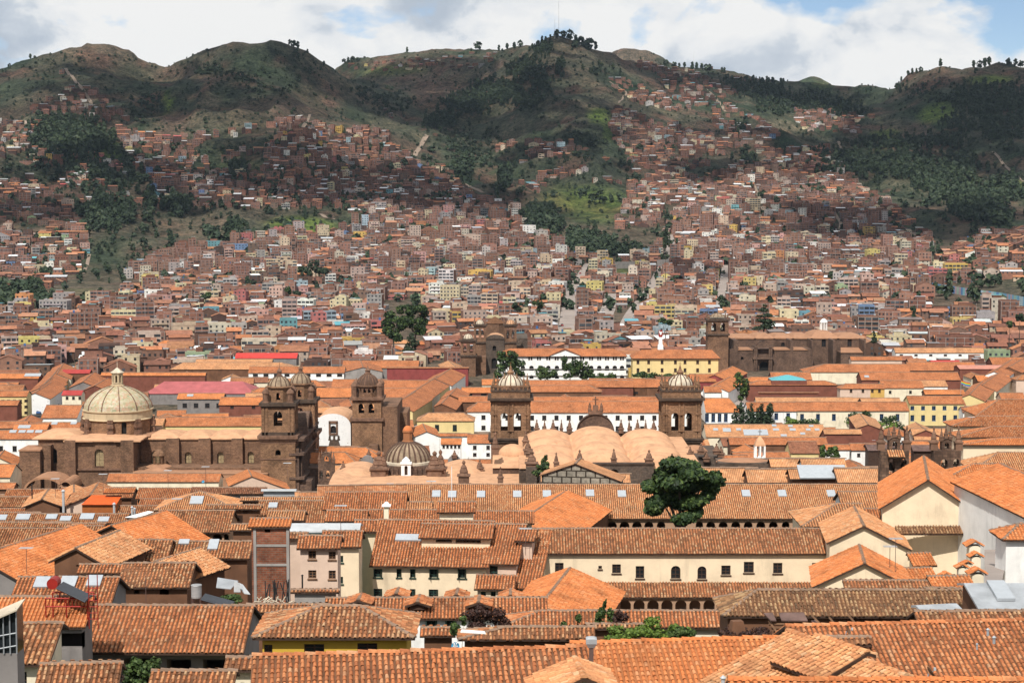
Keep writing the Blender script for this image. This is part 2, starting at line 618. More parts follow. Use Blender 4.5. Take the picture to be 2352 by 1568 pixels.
# ------------------------------------------------------------------ value noise and the shape of the land
def vnoise(x,y,seed=0):
 xi,yi=np.floor(x).astype(np.int64),np.floor(y).astype(np.int64)
 xf,yf=x-xi,y-yi
 u,v=xf*xf*(3-2*xf),yf*yf*(3-2*yf)
 def h(a,b):
  n=(a*374761393+b*668265263+seed*974634777)&0x7fffffff
  n=((n ^ (n >> 13))*1274126177)&0x7fffffff
  return ((n ^ (n >> 16))&0xffff)/65535.0
 return (h(xi,yi)*(1-u)+h(xi+1,yi)*u)*(1-v)+(h(xi,yi+1)*(1-u)+h(xi+1,yi+1)*u)*v
def fbm(x,y,seed=0,oct=4,ridged=False):
 s,a,n=0,1.0,0
 for k in range(oct):
  q=vnoise(x*2**k,y*2**k,seed+k*17)
  if ridged:
   q=1-np.abs(2*q-1)
  s=s+a*q
  n+=a
  a *= .5
 return s/n
NEAR_Y=[-400,-60,0,40,60,80,105,135,150,190,250,300,390,440,500,700,1300]
NEAR_D=[1.7,1.7,2.2,15,23,27.5,32.5,37.5,38.5,41.5,48,57,75,79,83,85,85]
SKYLINE=[(-160,200,3300),(-60,185,3300),(0,168,3300),(60,140,3300),(100,125,3300),(170,112,3300),(235,103,3300),(290,118,3350),(330,140,3310),
           (370,157,3300),(410,140,3270),(470,115,3250),(540,98,3200),(640,97,3200),(690,118,3300),(740,158,3360),(800,140,4000),(880,132,4100),
           (930,120,4100),(1000,117,4100),(1090,118,4100),(1150,115,4000),(1205,104,3800),(1265,84,3600),(1320,95,3600),(1380,122,3700),(1430,145,3800),
           (1480,153,3900),(1550,157,3900),(1640,161,3900),(1700,171,3900),(1780,191,4000),(1850,207,4100),(1925,208,4300),(1990,208,4300),(2025,203,4000),
           (2080,176,3700),(2160,153,3600),(2210,160,3600),(2280,148,3600),(2352,158,3600),(2450,165,3600),(2550,190,3600)]
COLUMNS={-150:[(300,2900),(400,2450),(520,2050),(620,1800),(690,1600)],
           0:[(250,2900),(330,2600),(430,2300),(520,2050),(600,1850),(680,1600)],
           120:[(180,3100),(250,2850),(330,2600),(430,2350),(540,2000),(640,1750)],
           235:[(170,3050),(240,2800),(300,2550),(380,2350),(450,2200),(540,2000),(640,1760)],
           370:[(220,3200),(300,2800),(380,2500),(470,2250),(540,2120),(600,1900),(640,1760)],
           470:[(190,3050),(260,2800),(330,2550),(400,2380),(465,2250),(540,2060),(600,1850)],
           560:[(180,2950),(250,2700),(320,2500),(400,2350),(480,2200),(560,1970),(630,1720)],
           740:[(230,3100),(300,2750),(380,2450),(470,2250),(520,2150),(600,1850),(650,1650)],
           820:[(146,3950),(180,3700)],880:[(138,3990),(150,3900)],940:[(126,3990),(140,3900)],1000:[(124,3990),(135,3900)],
           900:[(200,3700),(270,3200),(340,2750),(420,2450),(500,2200),(600,1850)],
           1060:[(124,3990),(135,3900),(200,3700),(300,3250),(370,2850),(430,2550),(500,2250),(600,1850)],
           1150:[(190,3600),(260,3300),(340,3000),(420,2650),(480,2350),(600,1850)],
           1265:[(150,3350),(220,3100),(300,2850),(370,2650),(440,2400),(500,2200),(600,1850)],
           1400:[(200,3300),(260,3050),(330,2800),(420,2550),(480,2350),(540,2100),(600,1850)],
           1550:[(230,3500),(300,3100),(380,2700),(470,2350),(550,2050),(620,1800)],
           1700:[(240,3400),(300,3000),(380,2650),(450,2400),(550,2050),(620,1800)],
           1850:[(260,3600),(330,3100),(400,2700),(480,2400),(560,2050),(630,1750)],
           2000:[(280,3700),(350,3200),(430,2700),(500,2400),(560,2150),(620,1800)],
           2160:[(230,3400),(300,3100),(400,2700),(480,2400),(555,2150),(600,1800),(640,1500)],
           2352:[(230,3300),(320,3000),(400,2750),(480,2500),(525,2300),(560,1550),(640,1330),(700,1180)],
           2500:[(320,3000),(480,2500),(540,1900),(580,1400),(690,1150)]}
FAR_HILLS=[(1385,138,5000),(1410,118,5000),(1440,112,5000),(1490,120,5000),(1540,145,5000),(1600,175,5000),(1340,165,5000),(1740,215,5000),(1790,189,5000),(1815,192,5000),
             (1850,180,5000),(1880,179,5000),(1905,192,5000),(1930,215,5000)]
class Land:
 def __init__(self):
  pts=[]
  for px,py,d in SKYLINE:
   p=P(px,py,d)
   pts.append(p)
   pts.append(Vector((p.x*(d+110)/d,d+110,p.z-16)))
   pts.append(Vector((p.x*(d+450)/d,d+450,p.z-110)))
  for px,rows in COLUMNS.items():
   for py,d in rows:
    pts.append(P(px,py,d))
  for px,py,d in FAR_HILLS:
   pts.append(P(px,py,d))
  for y in (700,900,1100,1300):
   for x in (-700,-350,-120,0,120,350,700):
    if y==1300 and x>200:
     continue
    if y>=1100 and x==350:
     continue
    pts.append(Vector((x,y,CZ-85)))
  for x in (-1500,-800,0,800,1500):
   pts.append(Vector((x,5800,180)))
  for y in (1500,2500,3500):
   for s in (-1,1):
    pts.append(Vector((s*1700,y,CZ-40+(y-1500)*.12)))
  p=np.array([tuple(q) for q in pts])
  p[:,2]-=self.rough(p[:,0],p[:,1],p[:,2])
  self.c=p[:,:2]
  n=len(p)
  K=self.kern(self.c,self.c)+np.eye(n)*1e-6
  Q=np.c_[np.ones(n),self.c/1000]
  M=np.block([[K,Q],[Q.T,np.zeros((3,3))]])
  self.w=np.linalg.solve(M,np.r_[p[:,2],np.zeros(3)])
  self.st=10.0
  self.xs=np.arange(-1700,1701,self.st)
  self.ys=np.arange(-200,5701,self.st)
  X,Y=np.meshgrid(self.xs,self.ys)
  Z=self.raw(X.ravel(),Y.ravel()).reshape(X.shape)
  self.X,self.Y,self.Z=X,Y,Z
 def kern(self,a,b):
  d2=((a[:,None,:]-b[None,:,:])**2).sum(-1)/1e6
  return-np.sqrt(d2+.015**2)
 def raw(self,x,y):
  pts=np.c_[x,y]
  z=np.zeros(len(pts))
  m=y>650
  n=len(self.c)
  idx=np.where(m)[0]
  for k in range(0,len(idx),20000):
   s=idx[k:k+20000]
   z[s]=self.kern(pts[s],self.c) @ self.w[:n]+np.c_[np.ones(len(s)),pts[s]/1000] @ self.w[n:]
  near=CZ-np.interp(y,NEAR_Y,NEAR_D)
  t=np.clip((y-700)/300,0,1)
  t=t*t*(3-2*t)
  z=near*(1-t)+z*t
  # gullies and spurs on the slopes
  return z+self.rough(x,y,z)
 def rough(self,x,y,z):
  h=np.clip((z-25)/140,0,1)*np.clip((y-1500)/500,0,1)
  wx,wy=x+60*fbm(x/300,y/300,3,2),y+60*fbm(x/300,y/300,8,2)
  r=(fbm(wx/190,wy/520,21,4,True)-.62)*105+(fbm(x/55,y/110,40,3,True)-.6)*22
  t=np.clip((y-2750)/450,0,1)
  return h*(r*(1-.86*t)+t*(fbm(x/38,y/70,63,3,True)-.6)*15)
 def __call__(self,x,y):
  x,y=np.asarray(x,float),np.asarray(y,float)
  fx=np.clip((x-self.xs[0])/self.st,0,len(self.xs)-1.001)
  fy=np.clip((y-self.ys[0])/self.st,0,len(self.ys)-1.001)
  i,j=fx.astype(int),fy.astype(int)
  u,v=fx-i,fy-j
  Z=self.Z
  return (Z[j,i]*(1-u)+Z[j,i+1]*u)*(1-v)+(Z[j+1,i]*(1-u)+Z[j+1,i+1]*u)*v
 def hit(self,px,py,y0=560):
  """where the sight line through a picture point first meets the land (for many points at once)"""
  px,py=np.atleast_1d(np.asarray(px,float)),np.atleast_1d(np.asarray(py,float))
  v=(784-py)/F
  kx=(px-1176)/F/(CT+v*ST)
  tt=(ST-v*CT)/(CT+v*ST)
  res=np.full(len(px),np.nan)
  done=np.zeros(len(px),bool)
  d=float(y0)
  while d<5400:
   z=self(kx*d,np.full(len(px),d))
   m=~done&(z>=CZ-tt*d)
   res[m]=d
   done |= m
   d+=6 if d<2000 else 10
  return kx*res,res
LAND=Land()
def gz(x,y):
 return float(LAND(x,y))
# ------------------------------------------------------------------ barrel-tile roofs
def clip_col(poly,u):
 """v-range of a convex polygon at the line u = const"""
 vs=[]
 n=len(poly)
 for i in range(n):
  (u0,v0),(u1,v1)=poly[i],poly[(i+1)%n]
  if (u0-u)*(u1-u)<=0 and abs(u1-u0)>1e-9:
   vs.append(v0+(v1-v0)*(u-u0)/(u1-u0))
 return (min(vs),max(vs)) if len(vs)>1 else None
def lay_tiles(pts,down,pitch,L,jit=1.0,sag=.035,seed=0,keep=None):
 """tile places on one slope: arrays of origin (lower end), across, up, normal, length"""
 s=Vector(down).normalized()
 nrm=(pts[1]-pts[0]).cross(pts[2]-pts[0]).normalized()
 if nrm.z<0:
  nrm=-nrm
 a=nrm.cross(s).normalized()
 o=pts[0]
 pl=[((p-o).dot(a),(p-o).dot(s)) for p in pts]
 u0,u1=min(p[0] for p in pl),max(p[0] for p in pl)
 n=max(1,int((u1-u0)/pitch))
 pit=(u1-u0)/n
 U,Vv,LL=[],[],[]
 vmax=max(p[1] for p in pl)
 for i in range(n):
  u=u0+(i+.5)*pit
  r=clip_col(pl,u)
  if r is None or r[1]-r[0]<.08:
   continue
  lo,hi=r
  off=0.0
  v=hi
  if vmax-hi>.05:                       # a column cut by a hip or valley keeps the common courses
   k=math.floor((vmax-hi)/L)
   v=vmax-k*L
   v=min(v,hi)
  first=True
  while v>lo+.06:
   nv=(vmax-(math.floor((vmax-v)/L+1e-6)+1)*L)
   ln=v-max(nv,lo)
   U.append(u)
   Vv.append(v+(.05 if first else 0))
   LL.append(max(ln,.08)+(.05 if first else 0))
   first=False
   v=nv
 if not U:
  return None
 U,Vv,LL=np.array(U),np.array(Vv),np.array(LL)
 R=np.random.default_rng(seed)
 U=U+R.normal(0,.009*jit,len(U))
 Vv=Vv+R.normal(0,.018*jit,len(U))
 O=np.array(o)+U[:,None]*np.array(a)+Vv[:,None]*np.array(s)
 z=(fbm(O[:,0]/1.9+seed,O[:,1]/1.9,7,2)-.5)*2*sag+R.normal(0,.006*jit,len(U))
 O=O+z[:,None]*np.array(nrm)
 yaw=R.normal(0,.02*jit,len(U))
 a_,s_,n_=np.array(a),np.array(s),np.array(nrm)
 AX=a_*np.cos(yaw)[:,None]+s_*np.sin(yaw)[:,None]
 UP=-(s_*np.cos(yaw)[:,None]-a_*np.sin(yaw)[:,None])
 return O,AX,UP,np.repeat(n_[None],len(U),0),LL,pit
def tile_template(fine):
 """unit tile: x across (1 = pitch), y up the slope (1 = exposed length), z height in units of pitch"""
 if fine:
  K,w0,w1=5,.35,.285
  V,Q=[],[]
  for y,r,zb,zs in ((0,w0,.09,1.02),(1.16,w1,.0,.98)):
   for t in (0,-.055):
    for k in range(K+1):
     g=math.pi*k/K
     V.append(((r+t)*math.cos(g),y,zb+(r*zs+t)*math.sin(g)))
  m=K+1
  for k in range(K):
   Q.append((k,k+1,2*m+k+1,2*m+k))          # back of the tile
   Q.append((m+k,m+k+1,k+1,k))                  # its thick lower rim
  return np.array(V),np.array(Q)
 V,Q=[],[]
 for y,r,zb in ((0,.345,.10),(1.1,.285,.0)):
  for x,z in ((1,0),(.6,1.0),(-.6,1.0),(-1,0)):
   V.append((r*x,y,zb+r*z))
 for k in range(3):
  Q.append((k,k+1,5+k,4+k))
 Q.append((3,2,1,0))
 return np.array(V),np.array(Q)
TT={True:tile_template(True),False:tile_template(False)}
def tiles_mesh(name,sets,fine,mat,parent,org=None,kind='stuff'):
 Vs,Qs,k=[],[],0
 tv,tq=TT[fine]
 for O,AX,UP,NR,LL,pit in sets:
  n=len(O)
  if n==0:
   continue
  V=(O[:,None,:]+tv[None,:,0:1]*pit*AX[:,None,:]+tv[None,:,1:2]*LL[:,None,None]*UP[:,None,:]
             +tv[None,:,2:3]*pit*NR[:,None,:])
  Vs.append(V.reshape(-1,3))
  Qs.append((tq[None]+(np.arange(n)*len(tv))[:,None,None]+k).reshape(-1,4))
  k+=n*len(tv)
 if not Vs:
  return None
 o=np_mesh(name,np.concatenate(Vs),np.concatenate(Qs),mat,parent,org)
 if kind:
  o['kind']=kind
 return o
TILE_ME={}
def tile_objects(sets,mat,parent,count=300):
 """the nearest tiles one by one, as objects; returns what is left of the sets"""
 if mat not in TILE_ME:
  me=bpy.data.meshes.new('tile')
  tv,tq=TT[True]
  me.from_pydata(tv.tolist(),[],tq.tolist())
  me.materials.append(MATS[mat])
  TILE_ME[mat]=me
 me=TILE_ME[mat]
 cand=[]
 for si,(O,AX,UP,NR,LL,pit) in enumerate(sets):
  if len(O)==0:
   continue
  x,y=proj(O[:,0],O[:,1],O[:,2])
  ok=(x>-10)&(x<2362)&(y>0)&(y<1575)
  face=(NR*(np.array([0,0,CZ])-O)).sum(1)>0
  d=np.where(ok&face,O[:,1],1e9)
  for i in np.argsort(d)[:count]:
   if d[i]<1e8:
    cand.append((d[i],si,i))
 cand.sort()
 cand=cand[:count]
 org=np.array(world_org(parent))
 used=[set() for _ in sets]
 for _,si,i in cand:
  O,AX,UP,NR,LL,pit=sets[si]
  used[si].add(i)
  o=bpy.data.objects.new('tile',me)
  COL.objects.link(o)
  o.parent=parent
  M=Matrix.Identity(4)
  for r in range(3):
   M[r][0]=AX[i,r]*pit
   M[r][1]=UP[i,r]*LL[i]
   M[r][2]=NR[i,r]*pit
   M[r][3]=O[i,r]-org[r]
  o.matrix_local=M
 rest=[]
 for si,s in enumerate(sets):
  k=np.array([i not in used[si] for i in range(len(s[0]))],bool)
  rest.append(tuple(x[k] for x in s[:5])+(s[5],))
 return rest
def ridge_caps(mb,a,b,r=.15,seg=.42,m=0,seed=0):
 """a run of half-round cap tiles from a to b"""
 a,b=Vector(a),Vector(b)
 L=(b-a).length
 if L<.2:
  return
 d=(b-a)/L
 s=Vector((0,0,1)).cross(d)
 s=s.normalized() if s.length>1e-3 else Vector((1,0,0))
 u=d.cross(s)
 n=max(1,int(L/seg))
 R=random.Random(seed)
 for i in range(n):
  p0,p1=a+d*(L*i/n),a+d*(L*(i+1.12)/n)
  k=R.uniform(.92,1.08)
  vs=[]
  lift=R.uniform(-.015,.015)
  for p,q,z in ((p0,r*k,.03),(p1,r*.86*k,.0)):
   for g in (0,.25,.5,.75,1):
    t=math.pi*g
    vs.append(p+s*(q*math.cos(t))+u*(q*math.sin(t)*.8+z+lift-.02))
  mb.faces(vs,[(k2,k2+1,k2+6,k2+5) for k2 in range(4)]+[(4,3,2,1,0)],m)
def slab(mb,pts,th=.12,m=0,uvd=None):
 """a roof plane of some thickness"""
 pts=[Vector(p) for p in pts]
 n=(pts[1]-pts[0]).cross(pts[2]-pts[0])
 if n.z<0:
  pts=pts[::-1]
 uv=None
 if uvd is not None:
  nr=(pts[1]-pts[0]).cross(pts[2]-pts[0]).normalized()
  s=Vector(uvd).normalized()
  a=nr.cross(s)
  uv=[(p.dot(a),p.dot(s)) for p in pts]
 mb.poly(pts,m,uv)
 lo=[p-Vector((0,0,th)) for p in pts]
 mb.poly(lo[::-1],1)
 for i in range(len(pts)):
  j=(i+1)%len(pts)
  mb.poly([lo[i],lo[j],pts[j],pts[i]],1)
def ray_plane(px,py,o,n):
 v=(784-py)/F
 d=Vector(((px-1176)/F,CT+v*ST,-ST+v*CT))
 c=Vector((0,0,CZ))
 return c+d*((Vector(o)-c).dot(n)/d.dot(n))
WIN_STYLE={'dark':('wood_dark','glass_dark'),'green':('green_shutter','glass_dark'),'blue':('blue_paint','glass_dark'),'void':(None,'void'),
             'white':('white_paint','glass_dark'),'brown':('wood','glass_dark'),'tan':('wood_dark','pane_tan')}
def window(parent,o,e,n,h,style='dark',deep=.16,bars=True,open_sh=False,arch=False):
 """a glazed window in a wall opening: frame with muntins, pane, and open shutters if any"""
 fm,gm=WIN_STYLE[style]
 u0,u1,z0,z1=h[:4]
 up=Vector((0,0,1))
 def q(u,z,d):
  return o+e*u+up*z-n*d
 if style=='void':
  return
 fr=MB()
 t=min(.07,(u1-u0)*.12)
 def bx(a0,a1,b0,b1,d0,d1):
  vs=[q(a0,b0,d0),q(a1,b0,d0),q(a1,b1,d0),q(a0,b1,d0),q(a0,b0,d1),q(a1,b0,d1),q(a1,b1,d1),q(a0,b1,d1)]
  fr.faces(vs,[(0,1,2,3),(0,4,5,1),(1,5,6,2),(2,6,7,3),(3,7,4,0)])
 bx(u0,u0+t,z0,z1,deep-.06,deep)
 bx(u1-t,u1,z0,z1,deep-.06,deep)
 bx(u0+t,u1-t,z0,z0+t,deep-.06,deep)
 bx(u0+t,u1-t,z1-t,z1,deep-.06,deep)
 if bars:
  um=(u0+u1)/2
  bx(um-t/2,um+t/2,z0+t,z1-t,deep-.05,deep)
  for k in (1,2):
   zm=z0+(z1-z0)*k/3
   bx(u0+t,um-t/2,zm-t/3,zm+t/3,deep-.045,deep)
   bx(um+t/2,u1-t,zm-t/3,zm+t/3,deep-.045,deep)
 bx(u0-.07,u1+.07,z0-.1,z0-.004,-.08,.05)
 w=fr.build('window',fm,parent)
 pn=MB()
 pn.poly([q(u0,z0,deep),q(u1,z0,deep),q(u1,z1,deep),q(u0,z1,deep)])
 pn.build('pane',gm,w)
 if open_sh:
  for s in (-1,1):
   sh=MB()
   c0=u0 if s<0 else u1
   a=(u1-u0)/2
   vs=[]
   for d in (-.02,-.07):
    dx=-s*a*.25
    vs+=[q(c0,z0,d+.06),q(c0+dx,z0,d-a*.95),q(c0+dx,z1,d-a*.95),q(c0,z1,d+.06)]
   sh.faces(vs,[(0,1,2,3),(7,6,5,4),(0,4,5,1),(1,5,6,2),(2,6,7,3)])
   sh.build('shutter',fm,w)
 return w
def px_hole(o,e,n,r,conv,arch=0):
 """picture rectangle (x0,y0,x1,y1) -> hole on the wall plane"""
 x0,y0=conv(r[0],r[1])
 x1,y1=conv(r[2],r[3])
 a,b=ray_plane(x0,y1,o,n),ray_plane(x1,y0,o,n)
 return ((a-o).dot(e),(b-o).dot(e),a.z-o.z,b.z-o.z,arch)
HOUSES=[]
def house(A,B,rf,rb,slope=.45,hips=(0,0),oh=.35,og=.25,wall='cream',tint='old',lod='B',base=None,label='',name='tiled_house',cat='house',group=None,
          wins=(),endA=(),endB=(),conv=None,style='dark',sag=.035,depth=None,pitch=.235,L=.29,sky=(),caps='mortar',open_sh=False,wallb=None,roof_mat=None,hole_deep=.2,
          void_holes=(),n_ind=300,seed=None,back=True,jit=1.0,into=None,part='dormer',drop=2.0):
 """a house under a pitched roof. A, B: ridge ends (world); rf, rb: run of the front and back slope. The front is the side to the right of A->B."""
 A,B=Vector(A),Vector(B)
 e=Vector((B.x-A.x,B.y-A.y,0)).normalized()
 n=Vector((e.y,-e.x,0))
 zr=A.z
 ha,hb=hips
 up=Vector((0,0,1))
 seed=seed if seed is not None else int(abs(A.x*13+A.y*7))%9973
 mid=(A+B)/2
 if base is None:
  base=zr-slope*rf-drop if into else min(gz(mid.x,mid.y),gz(*(mid+n*rf).xy))-.3
 root=into or empty(name,(mid.x,mid.y,base),label or None,cat,group)
 holder=root
 if into:
  holder=MB()
  holder.box((mid.x,mid.y,base),(.1,.1,.1))
  holder=holder.build(part,wall,root)
 ga,gb=(og if not ha else 0),(og if not hb else 0)
 ze,zb=zr-slope*rf,zr-slope*rb
 RA,RB=A-e*ga,B+e*gb
 FA,FB=A-e*(ha+ga)+n*rf,B+e*(hb+gb)+n*rf
 BA,BB=A-e*(ha+ga)-n*rb,B+e*(hb+gb)-n*rb
 FA.z=FB.z=ze
 BA.z=BB.z=zb
 slopes=[([FA,FB,RB,RA],n-up*slope)]
 if rb>.06 and back:
  slopes.append(([BB,BA,RA,RB],-n-up*slope))
 if ha:
  slopes.append(([BA,FA,A],-e-up*(slope*rf/ha)))
 if hb:
  slopes.append(([FB,BB,B],e-up*(slope*rf/hb)))
 rm=MB()
 top='pan_new' if tint=='new' else 'pan'
 lodc=lod=='C'
 for pts,dn in slopes:
  slab(rm,pts,.13,0,dn if lodc else None)
 mats=[('flat_'+tint) if lodc else top,'wood_dark',caps if caps!='tile' else ('tile_'+tint)]
 if roof_mat:
  mats=[roof_mat,roof_mat,roof_mat]
 elif not lodc or True:
  rr=.15 if not lodc else .2
  sg=.42 if not lodc else 2.0
  if rb>.06:
   ridge_caps(rm,RA,RB,rr,sg,2,seed)
  for p,on in ((A,ha),(B,hb)):
   if on:
    for q in ((FA,BA) if p is A else (FB,BB)):
     ridge_caps(rm,q,p,rr*.9,sg,2,seed+1)
 roof=rm.build('roof',mats,holder)
 if into:
  rtp=holder
 else:
  rtp=roof
 if not lodc and not roof_mat:
  sets=[]
  for i,(pts,dn) in enumerate(slopes):
   nr=(pts[1]-pts[0]).cross(pts[2]-pts[0])
   nr=nr if nr.z>0 else-nr
   if nr.dot(Vector((0,0,CZ))-pts[0])<0 and i==1 and lod=='B':
    pts2=pts
    t=lay_tiles(pts2,dn,pitch*1.6,L*2.0,jit,sag,seed+i)
   else:
    t=lay_tiles(pts,dn,pitch,L,jit,sag,seed+i)
   if t is not None:
    sets.append(t)
  if lod=='A':
   sets=tile_objects(sets,'tile_'+tint,roof,n_ind)
   tiles_mesh('roof_tiles',sets,True,'tile_'+tint,rtp)
  else:
   tiles_mesh('roof_tiles',sets,False,'tile_'+tint,rtp)
 # walls
 wm=MB()
 zt=zr-slope*(rf-oh)-.14
 ztb=zr-slope*(max(rb,oh)-oh)-.14
 la,lb=(A-e*max(0,ha-oh) if ha else A),(B+e*max(0,hb-oh) if hb else B)
 w=(lb-la).dot(e)
 o=la+n*(rf-oh)
 o.z=base
 H=zt-base
 fh=[]
 for r in wins:
  fh.append(px_hole(o,e,n,r[:4],conv,r[4] if len(r)>4 else 0))
 for r in void_holes:
  fh.append(px_hole(o,e,n,r[:4],conv,r[4] if len(r)>4 else 0))
 wm.panel(o,e,w,H,fh,0,hole_deep,0,n)
 ob=lb-n*(max(rb,oh)-oh)
 ob.z=base
 wm.panel(ob,-e,w,ztb-base,(),0,nrm=-n)
 ends=[]
 for (q,sgn,ho,hh) in ((la,-1,endA,ha),(lb,1,endB,hb)):
  d=e*sgn
  # wall seen from outside: starts at its left corner
  if sgn>0:
   oo,dd,zl,zrr,wl=q+n*(rf-oh),-n,zt,ztb,rf-oh
  else:
   oo,dd,zl,zrr,wl=q-n*(max(rb,oh)-oh),n,ztb,zt,max(rb,oh)-oh
  oo.z=base
  wid=(rf-oh)+(max(rb,oh)-oh)
  hol=[px_hole(oo,dd,d,r[:4],conv,r[4] if len(r)>4 else 0) for r in ho]
  hz=min(zl,zrr)
  wm.panel(oo,dd,wid,hz-base,hol,0,hole_deep,0,d)
  if not hh:
   a=oo+up*(hz-base)
   b=oo+dd*wid+up*(hz-base)
   pts=[a,b]
   if zrr>hz:
    pts.append(b+up*(zrr-hz))
   ap=oo+dd*wl
   ap.z=zr-.14
   if rb>oh+.1 or True:
    pts.append(ap)
   if zl>hz:
    pts.append(a+up*(zl-hz))
   wm.poly(pts,0)
  ends.append((oo,dd,d,hol))
 wo=wm.build('wall',wall,holder)
 for hq,r in zip(fh,wins if not into else ()):
  st=r[5] if len(r)>5 else style
  window(root,o,e,n,hq,st,hole_deep-.04,True,open_sh)
 for (oo,dd,d,hol) in ends:
  for hq in (hol if not into else ()):
   window(root,oo,dd,d,hq,style,hole_deep-.04)
 # skylights on the front slope
 pn=(FB-FA).cross(RA-FA).normalized()
 if pn.z<0:
  pn=-pn
 sdn=(n-up*slope).normalized()
 for s in sky:
  c=ray_plane(*conv(s[0],s[1]),FA,pn)
  sw,sh=(s[2],s[3]) if len(s)>2 else (.62,.8)
  k=MB()
  vs=[]
  for zz in (0.0,.16):
   for a,b in ((-1,-1),(1,-1),(1,1),(-1,1)):
    vs.append(c+e*(a*sw/2)+sdn*(b*sh/2)+pn*(zz+.03))
  k.faces(vs,[(0,1,5,4),(1,2,6,5),(2,3,7,6),(3,0,4,7)],1)
  k.poly(vs[4:],0)
  k.build('skylight',['skylight','metal_grey'],root)
 HOUSES.append((root,(o,e,n),(FA,pn)))
 return root
def frontal(x1,x2,yr,ye,d,conv=None,ang=0.0,slope=.45,rb=None,**kw):
 """house seen square on: ridge from picture (x1,yr) to (x2,yr), eave at ye, ridge at distance d; ang turns it (degrees)"""
 if conv:
  (x1,yr1),(x2,_)=conv(x1,yr),conv(x2,yr)
  ye=conv(x1,ye)[1]
  yr=yr1
 rf=(T(ye)-T(yr))*d/(slope+T(ye))
 a,b=P(x1,yr,d),P(x2,yr,d)
 if ang:
  t=math.tan(math.radians(ang))
  c=(a+b)/2
  for q in (a,b):
   k=(q.x-c.x)
   q.y+=k*t
   q.x *= q.y/d
 b.z=a.z
 return house(a,b,rf,rf if rb is None else rb,slope,conv=conv,**kw)
def receding(xn,yn,d,xf,df,rl,rr,conv=None,slope=.5,**kw):
 """house with its gable to the camera: near ridge end at picture (xn,yn), far ridge end under picture x = xf at distance df; rl / rr = left / right runs"""
 if conv:
  xf=conv(xf,yn)[0]
  xn,yn=conv(xn,yn)
 a=P(xn,yn,d)
 b=Vector(((xf-1176)/F*df,df,a.z))
 # A -> B runs away from the camera, so the front side (right of A->B) is the right-hand slope
 return house(a,b,rr,rl,slope,conv=conv,**kw)
# ------------------------------------------------------------------ the ground, hills and roads
def ell(px,py,cx,cy,rx,ry):
 return np.clip(1.25-np.hypot((px-cx)/rx,(py-cy)/ry)**2,0,1)
COVER=[  # cx, cy, rx, ry, colour, strength : meadows, bare soil, scree, scrub
 (2154,263,52,32,'lawn',.9),(2275,187,55,12,'lawn',.8),(2030,311,40,10,'lawn',.8),(2335,427,32,14,'lawn',.7),(2180,442,28,12,'lawn',.6),
 (1378,268,30,18,'lawn',.95),(1396,300,14,20,'lawn',.8),(1370,470,80,50,'lawn',.55),(1300,450,60,30,'lawn',.4),(1020,232,38,7,'lawn',.8),
 (905,166,85,14,'lawn',.45),(690,522,85,26,'lawn',.9),(255,340,18,24,'lawn',.8),(190,356,85,12,'lawn',.6),(389,238,10,38,'lawn',.85),
 (180,672,90,14,'lawn',.6),(560,380,70,20,'lawn',.2),(1160,300,60,60,'tan',.35),(1100,270,70,50,'scrub',.5),
 (990,222,52,38,'soil',.85),(400,166,42,16,'soil',.8),(480,178,50,10,'soil',.8),(560,192,42,8,'soil',.8),(485,230,26,14,'tan',.9),(402,272,36,26,'soil',.8),
 (2120,335,85,14,'soil',.85),(2262,362,30,18,'soil',.7),(2320,385,30,12,'tan',.5),(600,270,120,50,'soil',.4),(720,230,80,50,'soil',.4),(870,145,50,14,'soil',.6),
 (470,520,95,50,'tan',.55),(470,560,100,18,'soil',.6),(250,590,60,60,'scrub',.7),(290,600,25,40,'tan',.3),(1800,290,60,14,'tan',.6),(1690,275,40,20,'scrub',.6),
 (2190,530,70,40,'soil',.5),(2150,520,30,30,'scrub',.5),(1430,330,30,40,'scrub',.3),(1320,150,60,45,'tan',.35),(1700,180,60,12,'soil',.5),(1890,190,35,12,'lawn',.25),
 (150,180,90,50,'scrub',.5),(300,190,60,50,'scrub',.4),(1060,400,40,60,'scrub',.6),(1830,470,30,20,'lawn',.2),(1420,620,25,22,'lawn',.7)]
CCOL={'lawn':(.085,.120,.026),'soil':(.105,.066,.052),'tan':(.12,.098,.072),'scrub':(.026,.040,.024)}
